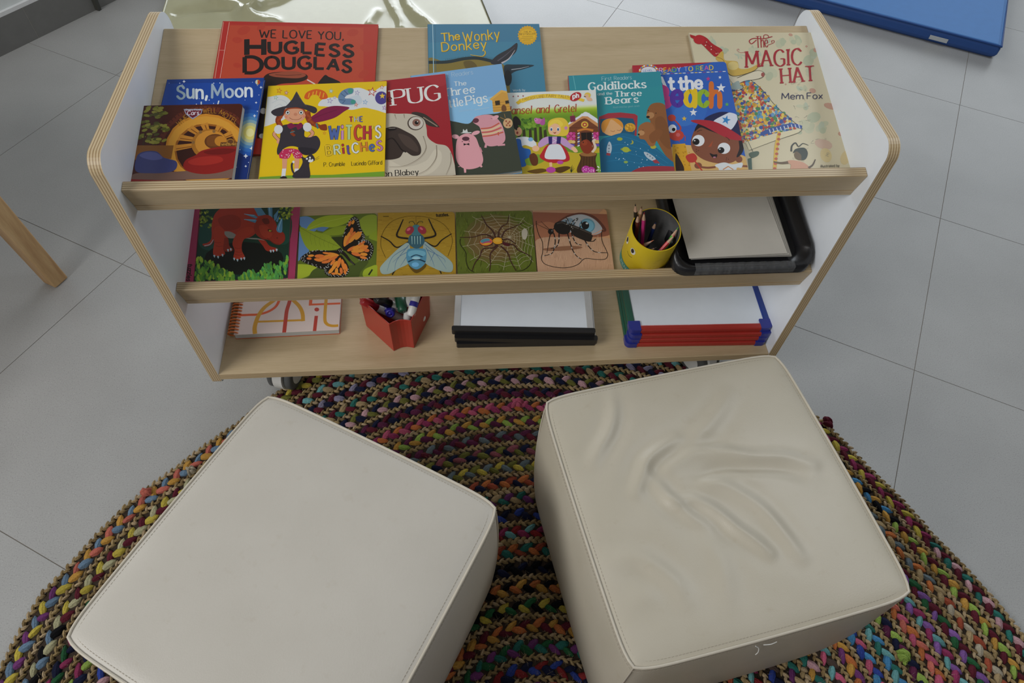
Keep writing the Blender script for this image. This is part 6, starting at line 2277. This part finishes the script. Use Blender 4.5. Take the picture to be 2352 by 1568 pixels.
RIGHT = [('yel', 'bur', 'mag'), ('sky', 'blk', 'must'), ('oran', 'gry', 'tan'), ('bur', 'grn', 'teal'), ('lav', 'lteal', 'mag'), ('pink', 'oran', 'cor'), ('plum', 'navy', 'lime'), ('sky', 'lteal', 'teal'), ('blue', 'pink', 'sky'), ('oran', 'purp', 'must')]
LOWR = [('teal', 'bur', 'lpink'), ('lime', 'must', 'bur'), ('rust', 'tan', 'beige'), ('lav', 'bur', 'grn'), ('lav', 'lteal', 'mag'), ('pink', 'oran', 'cor'), ('plum', 'navy', 'lime'), ('sky', 'lteal', 'teal'), ('blue', 'pink', 'sky'), ('oran', 'purp', 'must'),
        ('lteal', 'brn', 'pink'), ('teal', 'must', 'lpink')]


def palette(k, th):
    d = math.degrees(th) % 360
    tw = 6 * sin(k * 2.3)
    if d < 22 + tw or d > 330:
        L = LOWR
    elif d < 52 + tw:
        L = RIGHT
    elif d < 131 + tw * .3:
        L = MID
    elif d < 158 + tw:
        L = LEFT
    elif d < 240:
        L = LOWL
    else:
        L = MID
    return (L if k < len(L) else MID)[min(k, len(MID) - 1) if k >= len(L) else k]


NL, RINGS = 8, ((1.0, 0.0), (0.86, 0.52), (0.52, 0.88))
UNIT = [(q * cos(2 * pi * i / NL), q * sin(2 * pi * i / NL), h) for q, h in RINGS for i in range(NL)] + [(0, 0, 1)]
UF = []
for k in range(2):
    for i in range(NL):
        j = (i + 1) % NL
        UF.append((k * NL + i, k * NL + j, (k + 1) * NL + j, (k + 1) * NL + i))
for i in range(NL):
    UF.append((2 * NL + i, 2 * NL + (i + 1) % NL, 3 * NL))
rv, rf, rc, rfold = [], [], [], []
rr_ = random.Random(11)


def lobe(px, py, z, ang, a, b, h, col, twist=0.0):
    base = len(rv)
    ca, sa = cos(ang), sin(ang)
    for x, y, q in UNIT:
        X = a * x * (1 - 0.12 * y * y)
        Y = b * y * (1 - 0.25 * x * x)
        rv.append((px + X * ca - Y * sa, py + X * sa + Y * ca, z + h * q + twist * Y))
        rfold.append(y + 0.12 * x + base * 0.37)
    for f in UF:
        rf.append(tuple(i + base for i in f))
        rc.append(col)


def braid(r, wid, step, ang, cols_fn, z, h, jit):
    circ = 2 * pi * r
    n = max(12, int(circ / step))
    n -= n % 6
    for i in range(n):
        th = 2 * pi * i / n - pi + 0.37 * r
        thw = (th + pi) % (2 * pi) - pi
        R = rmul(thw, r)
        s = 1 if i % 2 else -1
        R2 = R + s * wid * 0.16 + rr_.gauss(0, jit)
        x, y = RC.x + R2 * cos(thw), RC.y + R2 * sin(thw)
        tang = thw + pi / 2
        c = cols_fn(i, thw)
        k = rr_.uniform(0.82, 1.12)
        col = (c[0] * k, c[1] * k, c[2] * k, 1)
        # far lower part of the rug lies outside the picture; it is woven all the same
        lobe(x, y, z + rr_.uniform(0, 0.0012), tang + s * ang + rr_.gauss(0, 0.09), step * 1.22 * rr_.uniform(.9, 1.15), wid * 0.27 * rr_.uniform(.85, 1.2), h * rr_.uniform(.8, 1.2), col, rr_.uniform(-.12, .12))


def muted(h):
    c = hexc(h, 1.05, 0.5)
    g = sum(c[:3]) / 3
    return tuple(x * 0.84 + g * 0.16 for x in c[:3]) + (1,)


PC = {k: muted(v) for k, v in C_.items()}
JUTE = [hexc(c, 1.35) for c in ('#83704e', '#8f7b58', '#766344', '#99866a')]
r = 0.93
for k in range(25):
    rj = 0.93 - 0.0065 - 0.036 * k
    if rj < 0.02:
        break
    jw = 0.0125 + (0.006 if k in (12, 15) else 0)
    braid(rj, jw * 0.95, 0.0066, radians(34), lambda i, th: JUTE[rr_.randrange(4)], 0.0058, 0.0050, 0.0003)
    rk = rj - 0.018
    if rk > 0.02:
        braid(rk, 0.0262, 0.0128, radians(30), lambda i, th: PC[palette(k, th)[i % 3]], 0.0046, 0.0070, 0.0007)
# loose jute fibres
for q in range(9000):
    k = rr_.randrange(25)
    side = rr_.choice((-1, 1))
    th = rr_.uniform(-pi, pi)
    r_ = rmul(th, max(0.03, 0.93 - 0.0065 - 0.036 * k + side * 0.0062))
    x, y = RC.x + r_ * cos(th), RC.y + r_ * sin(th)
    a = th + rr_.gauss(0, 0.7) + (0 if side > 0 else pi)
    L = rr_.uniform(0.004, 0.011)
    dx, dy = cos(a) * L, sin(a) * L
    nx, ny = -sin(a) * 0.00022, cos(a) * 0.00022
    base = len(rv)
    z0, z1 = 0.0095, rr_.uniform(0.0105, 0.0150)
    rv += [(x - nx, y - ny, z0), (x + nx, y + ny, z0), (x + dx, y + dy, z1)]
    rfold += [0.0] * 3
    rf.append((base, base + 1, base + 2))
    rc.append((0.36, 0.30, 0.20, 1))
# stray knots and tufts
for px, py, c, s in ((1905, 968, 'bur', .016), (1188, 922, 'pink', .017), (2078, 1505, 'lime', .016), (436, 1080, 'beige', .012), (335, 1130, 'cor', .014)):
    p = at(px, py, 0.016)
    for i in range(7):
        lobe(p.x + rr_.uniform(-.35, .35) * s, p.y + rr_.uniform(-.35, .35) * s, 0.010, rr_.uniform(0, pi), s * .7, s * .32, rr_.uniform(.010, .016), PC[c], rr_.uniform(-.4, .4))
# backing
base = len(rv)
nb_ = 96
for z in (0.0008, 0.0056):
    for i in range(nb_):
        th = -pi + 2 * pi * i / nb_
        R = rmul(th, 0.926)
        rv.append((RC.x + R * cos(th), RC.y + R * sin(th), z))
rf.append(tuple(base + nb_ + i for i in range(nb_)))
rf.append(tuple(base + nb_ - 1 - i for i in range(nb_)))
rc += [(0.05, 0.035, 0.025, 1)] * 2
for i in range(nb_):
    j = (i + 1) % nb_
    rf.append((base + i, base + j, base + nb_ + j, base + nb_ + i))
    rc.append((0.05, 0.035, 0.025, 1))
me = bpy.data.meshes.new('braided_rug')
me.from_pydata(rv, [], rf)
ca = me.attributes.new('Col', 'FLOAT_COLOR', 'FACE')
ca.data.foreach_set('color', [x for c in rc for x in c])
me.polygons.foreach_set('use_smooth', [True] * len(rf))
fa = me.attributes.new('Fold', 'FLOAT', 'POINT')
fa.data.foreach_set('value', rfold + [0.0] * (len(rv) - len(rfold)))


def rug_mat():
    m, nt, b = nmat('rug_cloth')
    at_ = N_(nt, 'ShaderNodeAttribute', attribute_name='Col')
    fo = N_(nt, 'ShaderNodeAttribute', attribute_name='Fold')
    v = coords(nt)
    nz_ = noise(nt, v, 190, 3)
    k1 = N_(nt, 'ShaderNodeMath', operation='MULTIPLY_ADD')
    k1.inputs[1].default_value = 8.5
    nt.links.new(fo.outputs['Fac'], k1.inputs[0])
    k2 = N_(nt, 'ShaderNodeMath', operation='MULTIPLY')
    k2.inputs[1].default_value = 6.0
    nt.links.new(nz_, k2.inputs[0])
    nt.links.new(k2.outputs[0], k1.inputs[2])
    sn = N_(nt, 'ShaderNodeMath', operation='SINE')
    nt.links.new(k1.outputs[0], sn.inputs[0])
    hh = N_(nt, 'ShaderNodeMath', operation='MULTIPLY_ADD')
    hh.inputs[1].default_value = 0.5
    hh.inputs[2].default_value = 0.5
    nt.links.new(sn.outputs[0], hh.inputs[0])
    mx = N_(nt, 'ShaderNodeMixRGB', blend_type='MULTIPLY')
    mx.inputs[0].default_value = 1
    nt.links.new(at_.outputs['Color'], mx.inputs[1])
    nt.links.new(ramp(nt, noise(nt, v, 420, 3), [(0.25, (0.7, 0.7, 0.7)), (0.7, (1.08, 1.08, 1.08))]), mx.inputs[2])
    nt.links.new(mx.outputs[0], b.inputs['Base Color'])
    b.inputs['Roughness'].default_value = 0.88
    b.inputs['Specular IOR Level'].default_value = 0.15
    bump(nt, b, hh.outputs[0], 0.75, 0.0011)
    return m


me.materials.append(rug_mat())
rug = bpy.data.objects.new('braided_rug', me)
COL.objects.link(rug)
tag(rug, 'round multicoloured rag rug braided with jute, under the two cube seats', 'rug')

# ------------------------------------------------------------------ upholstered cube seats
def leather(name, c0_, c1_):
    m, nt, b = nmat(name)
    v = coords(nt)
    f = noise(nt, v, 7, 4)
    b.inputs['Roughness'].default_value = 0.42
    b.inputs['Specular IOR Level'].default_value = 0.45
    c = ramp(nt, f, [(0.3, c0_), (0.7, c1_)])
    sp = noise(nt, v, 60, 2)
    mx = N_(nt, 'ShaderNodeMixRGB', blend_type='MULTIPLY')
    mx.inputs[0].default_value = 1
    nt.links.new(c, mx.inputs[1])
    nt.links.new(ramp(nt, sp, [(0.18, (0.955, 0.94, 0.92)), (0.36, (1, 1, 1))]), mx.inputs[2])
    nt.links.new(mx.outputs[0], b.inputs['Base Color'])
    vo = N_(nt, 'ShaderNodeTexVoronoi')
    vo.inputs['Scale'].default_value = 480
    nt.links.new(v, vo.inputs['Vector'])
    bump(nt, b, vo.outputs['Distance'], 0.16, 0.0006)
    return m


M['leather'] = leather('cream_faux_leather', (0.525, 0.495, 0.44), (0.565, 0.535, 0.48))
M['leather_warm'] = leather('beige_faux_leather', (0.51, 0.465, 0.37), (0.555, 0.51, 0.42))
M['thread'] = plain('stitching_thread', (0.43, 0.385, 0.31), 0.8)
M['piping'] = plain('pale_seam', (0.575, 0.525, 0.435), 0.45)
RUGZ = 0.0125


def cube_seat(label, cx_, cy_, ang, s, h, wrinkles, dome, tear=None, skin='leather'):
    """square seat with corner (cx_, cy_), first side at ang"""
    m4 = Matrix.Translation((cx_, cy_, RUGZ)) @ Matrix.Rotation(ang, 4, 'Z') @ Matrix.Translation((s / 2, s / 2, 0))
    root = thing('cube_seat', label, 'pouffe', group='cream cube seats on the rug', mat4=m4)
    inv = m4.inverted()
    H = h - RUGZ
    hs = s / 2

    def plan(x, y, out=0.0):
        c = 0.032
        k = (hs + out)
        return (x * (1 - c * abs(y) ** 14) * k * (1 + 0.010 * (1 - y * y) * abs(x) ** 6), y * (1 - c * abs(x) ** 14) * k * (1 + 0.010 * (1 - x * x) * abs(y) ** 6))
    loc = []
    for pts, A, wd in wrinkles:
        q = [inv @ at(1200 + pts[i] / 2.0413, 800 + pts[i + 1] / 2.0413, h + 0.004) for i in range(0, len(pts), 2)]
        loc.append(([(p.x, p.y) for p in spline([(p.x, p.y) for p in q], 6)], A * 1.25, wd * 1.2))
    rn = random.Random(int(cx_ * 1000))
    ph = [(rn.uniform(0, 6.28), rn.uniform(8, 22), rn.uniform(0, 6.28)) for _ in range(5)]

    def ztop(x, y, X, Y):
        z = H + dome * (1 - abs(x) ** 3.2) * (1 - abs(y) ** 3.2) + 0.0035 * (1 - max(abs(x), abs(y)) ** 24)
        edge = (1 - x ** 6) * (1 - y ** 6)
        for p, f, d in ph:
            z += 0.0005 * sin(f * (X * cos(d) + Y * sin(d)) + p) * edge
        for poly, A, wd in loc:
            best, bt = 1e9, 0
            n_ = len(poly)
            for i in range(n_ - 1):
                ax, ay = poly[i]
                bx, by = poly[i + 1]
                ux, uy = bx - ax, by - ay
                t = ((X - ax) * ux + (Y - ay) * uy) / (ux * ux + uy * uy + 1e-12)
                t = 0 if t < 0 else 1 if t > 1 else t
                dd = (X - ax - ux * t) ** 2 + (Y - ay - uy * t) ** 2
                if dd < best:
                    best, bt = dd, (i + t) / (n_ - 1)
            if best < (wd * 5) ** 2:
                d = sqrt(best) / wd
                env = sin(pi * min(1, max(0, 0.08 + 0.84 * bt))) ** 0.8
                z += A * env * (math.exp(-d * d) - 0.45 * math.exp(-((d - 1.9) ** 2) / 1.3)) * edge
        return z
    n = 110 if wrinkles else 48

    def top(u, v):
        x, y = 2 * u - 1, 2 * v - 1
        X, Y = plan(x, y)
        return (X, Y, ztop(x, y, X, Y))
    mb = MB()
    mb.grid(top, n, n)
    mb.build('top_cover', M[skin], root)
    # perimeter parameter
    def per(t):
        t = t % 4
        k, f = int(t), t - int(t)
        a = 2 * f - 1
        return [(a, -1), (1, a), (-a, 1), (-1, -a)][k]
    NS = 40

    def side(u, v):
        x, y = per(u * 4)
        c = min(1, 1.0)
        f = (u * 4) % 1
        mid = sin(pi * f) ** 0.6 if 0 < f < 1 else 0
        b = 0.013 * sin(pi * min(1, v * 1.02)) ** 0.7 * (0.45 + 0.55 * mid)
        X, Y = plan(x, y, b)
        return (X, Y, H * (1 - v))
    mb = MB()
    mb.grid(side, NS * 4, 22)
    mb.build('side_cover', M[skin], root)
    mb = MB()
    pts = []
    for i in range(NS * 4):
        x, y = per(i / NS)
        X, Y = plan(x, y, 0.0012)
        pts.append((X, Y, H + 0.0008))
    mb.tube(pts, 0.0021, 8, closed=True)
    for k in range(4):
        x, y = per(k)
        pv = []
        for i in range(13):
            v = i / 12
            X, Y = plan(x, y, 0.0005 + 0.013 * 0.45 * sin(pi * min(1, v * 1.02)) ** 0.7 + 0.0004)
            pv.append((X, Y, H * (1 - v)))
        mb.tube(pv, 0.0014, 6)
    mb.build('seam_piping', M['piping'], root)
    mb = MB()
    for inset, zf in ((0.0062, 0), (-0.0005, 1)):
        nst = 4 * 78
        for i in range(nst):
            t0, t1 = 4 * i / nst, 4 * (i + 0.62) / nst
            q = []
            for t in (t0, t1):
                x, y = per(t)
                if zf == 0:
                    k = 1 - inset / hs
                    X, Y = plan(x, y)
                    X, Y = X * k, Y * k
                    z = ztop(x * k, y * k, X, Y) + 0.0001
                else:
                    X, Y = plan(x, y, 0.0034)
                    z = H - 0.0085
                q.append((X, Y, z))
            mb.tube(q, 0.00036, 4, caps=False)
    mb.build('stitching', M['thread'], root)
    if tear:
        mb = MB()
        for pp in tear:
            q = [inv @ p for p in pp]
            mb.tube(spline(q, 5), 0.0007, 5)
        mb.build('loose_thread', plain('white_thread', (0.75, 0.75, 0.72), 0.8), root)
    return root


SS, SH = 0.43625, 0.35008
cube_seat('smooth-topped cream cube seat in the front left', -0.0534, -0.7126, -0.53204, SS, SH, [], 0.0045)
WR = [([415, 190, 425, 300, 405, 390, 360, 470, 325, 540], .0042, .0085), ([965, 220, 910, 310, 840, 390, 770, 460], .0030, .011), ([720, 430, 640, 480, 585, 530, 560, 590, 530, 680], .0046, .0085),
      ([690, 565, 800, 500, 930, 490, 1080, 515, 1240, 512, 1360, 545], .0040, .0090), ([780, 640, 900, 575, 1030, 560, 1160, 560, 1300, 590], -.0036, .0090),
      ([610, 620, 660, 680, 730, 750, 800, 800, 870, 830], .0038, .0085), ([690, 720, 800, 720, 900, 770, 1000, 850, 1080, 905, 1150, 960], .0052, .0080), ([760, 640, 900, 640, 1020, 690, 1130, 770, 1240, 900, 1300, 980], .0034, .0085),
      ([420, 985, 540, 985, 640, 1040, 720, 1110, 760, 1180], .0034, .0110), ([850, 900, 920, 1000, 950, 1100, 960, 1200], .0018, .012), ([490, 1200, 560, 1170, 640, 1150], .0016, .012), ([1330, 560, 1400, 500, 1470, 420], .0014, .012)]
fz = SH - 0.02
tear = None
e_ = Vector((cos(.1783), sin(.1783), 0))
b_ = Vector((0.7045, -0.8029, SH)) + e_ * (SS * 0.42) + Vector((sin(.1783), -cos(.1783), 0)) * 0.0075
tear = [[b_ + Vector((0, 0, -0.010)), b_ + e_ * 0.006 + Vector((0, -0.003, -0.016)), b_ + e_ * 0.008 + Vector((0, -0.006, -0.027)), b_ + e_ * 0.007 + Vector((0, -0.007, -0.036))],
        [b_ + e_ * 0.012 + Vector((0, -0.001, -0.011)), b_ + e_ * 0.022 + Vector((0, -0.003, -0.009)), b_ + e_ * 0.032 + Vector((0, -0.002, -0.010))]]
cube_seat('wrinkled cream cube seat touching the right end of the bookcase', 0.7045, -0.8029, 0.17830, SS, SH, WR, 0.005, tear, 'leather_warm')

# ------------------------------------------------------------------ floor mats behind
mz = 0.035
ml0, ml1 = at(381, 10, mz), at(375.5, 28, mz)
mr0, mr1 = at(1105.5, 0, mz), at(1128.5, 56, mz)


def ext(p, q, y):
    return p + (q - p) * ((y - p.y) / (q.y - p.y))


A_, B_ = ext(ml0, ml1, 1.18), ext(mr0, mr1, 1.18)
D_, C2_ = ext(ml0, ml1, 2.75), ext(mr0, mr1, 2.75)
M['cream_vinyl'] = plain('glossy_cream_vinyl', (0.40, 0.385, 0.245), 0.16, 0.42, vary=0.02)


def mcrop(pts):
    return [at(360 + pts[i] / 3.0154, pts[i + 1] / 3.0154, mz) for i in range(0, len(pts), 2)]


folds = [(mcrop([400, -30, 430, 30, 540, 45, 600, 110, 660, 150, 760, 180]), .016, .020), (mcrop([150, 88, 300, 72, 430, 60, 520, 62]), -.014, .022), (mcrop([590, -30, 640, 30, 690, 60, 640, 110, 700, 130, 820, 160]), .015, .018),
         (mcrop([820, -40, 740, 20, 700, 60, 650, 100]), .014, .018), (mcrop([920, -20, 840, 20, 760, 40, 700, 80]), .010, .016), (mcrop([1590, -40, 1640, 70, 1690, 150, 1700, 220]), .013, .018), (mcrop([1700, -40, 1740, 50, 1820, 130, 1900, 200]), .013, .018),
         (mcrop([1760, -30, 1720, 30, 1740, 90, 1850, 170]), .010, .018), (mcrop([1530, 90, 1490, 150, 1470, 190]), .009, .014), (mcrop([480, 10, 420, 40, 400, -20]), .008, .016)]
fold2 = [([(p.x, p.y) for p in spline([(p.x, p.y) for p in f], 5)], a, w) for f, a, w in folds]


def mat_top(u, v):
    p = A_.lerp(B_, u).lerp(D_.lerp(C2_, u), v)
    z = mz + 0.006 * min(1, min(u, 1 - u) * 14) * min(1, min(v, 1 - v) * 14)
    for poly, a, w in fold2:
        best = min((p.x - x) ** 2 + (p.y - y) ** 2 for x, y in poly)
        if best < (4 * w) ** 2:
            d = sqrt(best) / w
            z += a * math.exp(-d * d)
    return (p.x, p.y, max(z, mz - 0.008))


mat_r = thing('floor_mat', 'glossy cream vinyl floor mat with folds, lying behind the bookcase', 'mat', loc=(0, 0, 0))
mb = MB()
mb.grid(mat_top, 150, 130)
mb.build('mat_cover', M['cream_vinyl'], mat_r)
mb = MB()
cs = [A_, B_, C2_, D_]
vs = [(p.x, p.y, 0.001) for p in cs] + [(p.x, p.y, mz) for p in cs]
mb.add(vs, [(0, 1, 5, 4), (1, 2, 6, 5), (2, 3, 7, 6), (3, 0, 4, 7), (3, 2, 1, 0)])
mb.build('mat_side', M['cream_vinyl'], mat_r)
mb = MB()
mb.tube([p + Vector((0, 0, mz * 0 + 0.001)) for p in cs], 0.004, 8, closed=True)
mb.build('seam_piping', M['cream_vinyl'], mat_r)

c0, e0 = at(2283, 138, 0), at(1878, 31.5, 0)
bt = height_over(c0, 107)
c0t = at(2303, 102, bt)
r0t = at(2316.5, 0, bt)
fd = (e0 - c0).normalized()
rd = (r0t - c0t)
rd.z = 0
rd.normalize()
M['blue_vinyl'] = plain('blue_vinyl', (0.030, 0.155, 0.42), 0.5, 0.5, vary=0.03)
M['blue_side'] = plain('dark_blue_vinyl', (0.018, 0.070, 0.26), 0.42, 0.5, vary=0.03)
bm_ = thing('gym_mat', 'thick blue vinyl gym mat at the top right of the floor', 'mat', loc=(0, 0, 0))
K = [c0, c0 + rd * 1.6, c0 + rd * 1.6 + fd * 2.0, c0 + fd * 2.0]


def inset(k):
    c = sum(K, Vector()) / 4
    return [c + (p - c) * k for p in K]


mb = MB()
lv = [(0.985, 0.0005), (1.0, bt * 0.2), (1.0, bt * 0.75), (0.996, bt * 0.95)]
vs = [(p.x, p.y, z) for k, z in lv for p in inset(k)]
fs = [(3, 2, 1, 0)] if False else [(0, 1, 2, 3)]
for k in range(3):
    for i in range(4):
        j = (i + 1) % 4
        fs.append((k * 4 + i, (k + 1) * 4 + i, (k + 1) * 4 + j, k * 4 + j))
mb.add(vs, fs, 0)
mb.build('mat_side', M['blue_side'], bm_, bevel=0.008)
mb = MB()
q0, q1 = inset(0.996), inset(0.985)
vs = [(p.x, p.y, bt * 0.95) for p in q0] + [(p.x, p.y, bt) for p in q1]
mb.add(vs, [(7, 6, 5, 4)] + [(i, 4 + i, 4 + (i + 1) % 4, (i + 1) % 4) for i in range(4)], 0)
mb.build('mat_cover', M['blue_vinyl'], bm_)
mb = MB()
mb.tube([Vector((p.x, p.y, bt * 0.96)) for p in inset(0.998)], 0.004, 8, closed=True)
mb.build('seam_piping', M['blue_side'], bm_)
lp = [at(2132, 93, bt * 0.35), at(2162, 101, bt * 0.35)]
ldir = (lp[1] - lp[0]).normalized()
lc = c0 + fd * ((lp[0] - c0).dot(fd))
ln = Vector((fd.y, -fd.x, 0))
if ln.dot(CAM - c0) < 0:
    ln = -ln
mb = MB()
vs = [lc + ln * 0.003 + Vector((0, 0, bt * 0.30)), lc - fd * 0.062 + ln * 0.003 + Vector((0, 0, bt * 0.30)), lc - fd * 0.062 + ln * 0.004 + Vector((0, 0, bt * 0.58)), lc + ln * 0.004 + Vector((0, 0, bt * 0.58))]
vs += [v - ln * 0.002 for v in vs]
mb.add(vs, [(0, 1, 2, 3), (7, 6, 5, 4), (0, 4, 5, 1), (1, 5, 6, 2), (2, 6, 7, 3), (3, 7, 4, 0)])
mb.build('care_label', plain('pale_label', (0.5, 0.53, 0.55), 0.6), bm_)

# ------------------------------------------------------------------ wooden table at the left, only one leg in view
g0, g1 = at(129, 662.5, 0), at(157.5, 637.5, 0)
ed = (g1 - g0)
lw = ed.length
ed.normalize()
nd = Vector((-ed.y, ed.x, 0))      # away from the camera side
if nd.dot(CAM - g0) > 0:
    nd = -nd
# lean of the leg so that its left edge meets the picture border where the photograph shows it
best = None
for i in range(-60, 61):
    k = i / 100
    p1_, p2_ = project(g0), project(g0 + Vector((k, 0.0, 1)) * 0.16)
    xx = p1_[0] + (p2_[0] - p1_[0]) * (519.5 - p1_[1]) / (p2_[1] - p1_[1])
    if best is None or abs(xx) < best[0]:
        best = (abs(xx), k)
LK = best[1]
M['pine'] = birch('oiled_pine', 'Z', 0.45, 1.0)
nt_ = M['pine'].node_tree
for nd_ in nt_.nodes:
    if nd_.type == 'VALTORGB' and nd_.color_ramp.elements[0].color[0] < 0.5:
        for e, c in zip(nd_.color_ramp.elements, ((0.40, 0.22, 0.09), (0.56, 0.36, 0.17), (0.64, 0.44, 0.235))):
            e.color = (*c, 1)
TBH = 0.50
tb = thing('low_table', 'low wooden table at the left edge, one slanting leg in view', 'table', loc=(g0.x - 0.4, g0.y + 0.1, 0))
tinv = Matrix.Translation(-Vector(tb.location))


def table_leg(p, kx):
    mb = MB()
    top_ = Vector((kx, 0, 1)) * TBH
    cs = [p, p + ed * lw, p + ed * lw + nd * lw, p + nd * lw]
    vs = [q + Vector((0, 0, 0.0008)) for q in cs] + [q + top_ + (q - cs[0]) * 0.25 for q in cs]
    mb.add(vs, [(0, 1, 2, 3), (7, 6, 5, 4), (0, 4, 5, 1), (1, 5, 6, 2), (2, 6, 7, 3), (3, 7, 4, 0)])
    bm = bmesh.new()
    o = mb.build('leg', M['pine'], tb, mat4=tinv, bevel=0.003)
    me_ = o.data
    bm.from_mesh(me_)
    bmesh.ops.recalc_face_normals(bm, faces=bm.faces)
    bm.to_mesh(me_)
    bm.free()


ux, uy = Vector((-0.80, 0.60, 0)), Vector((-0.60, -0.80, 0))
ux, uy = -nd.cross(Vector((0, 0, 1))).normalized() * 0 + nd, -ed
for a_, b__ in ((0, 0), (0.62, 0), (0.62, 0.5), (0, 0.5)):
    table_leg(g0 + nd * a_ - ed * b__ * 1.0, LK if a_ == 0 else -LK)
mb = MB()
cc = [g0 + Vector((LK * TBH, 0, TBH)) + nd * (a_) - ed * b__ for a_, b__ in ((-0.0, -0.06), (0.68, -0.06), (0.68, 0.56), (-0.0, 0.56))]
vs = [q + Vector((0, 0, 0.0004)) for q in cc] + [q + Vector((0, 0, 0.022)) for q in cc]
mb.add(vs, [(0, 1, 2, 3), (7, 6, 5, 4), (0, 4, 5, 1), (1, 5, 6, 2), (2, 6, 7, 3), (3, 7, 4, 0)])
o = mb.build('table_top', M['pine'], tb, mat4=tinv, bevel=0.003)
bm = bmesh.new()
bm.from_mesh(o.data)
bmesh.ops.recalc_face_normals(bm, faces=bm.faces)
bm.to_mesh(o.data)
bm.free()

# dark furniture leg by the skirting, upper left
q0 = at(231, 24, 0)
M['dark_leg'] = plain('dark_olive_metal', (0.045, 0.045, 0.038), 0.5)
ch = thing('metal_stand', 'dark flat furniture foot by the skirting in the upper left corner', 'stand', loc=(q0.x, q0.y, 0))
d1 = (at(206, 17, 0) - q0)
d1.z = 0
d1.normalize()
mb = MB()
pl = [Vector((0, 0, 0.0005)), d1 * 0.045 + Vector((0, 0, 0.0005)), d1 * 0.075 + Vector((0, 0, 0.30)), d1 * -0.012 + Vector((0, 0, 0.30))]
w_ = Vector((-d1.y, d1.x, 0)) * 0.006
mb.add([p - w_ for p in pl] + [p + w_ for p in pl], [(0, 1, 2, 3), (7, 6, 5, 4), (0, 4, 5, 1), (1, 5, 6, 2), (2, 6, 7, 3), (3, 7, 4, 0)])
o = mb.build('foot_plate', M['dark_leg'], ch)
bm = bmesh.new()
bm.from_mesh(o.data)
bmesh.ops.recalc_face_normals(bm, faces=bm.faces)
bm.to_mesh(o.data)
bm.free()
# white speck on the floor at the right
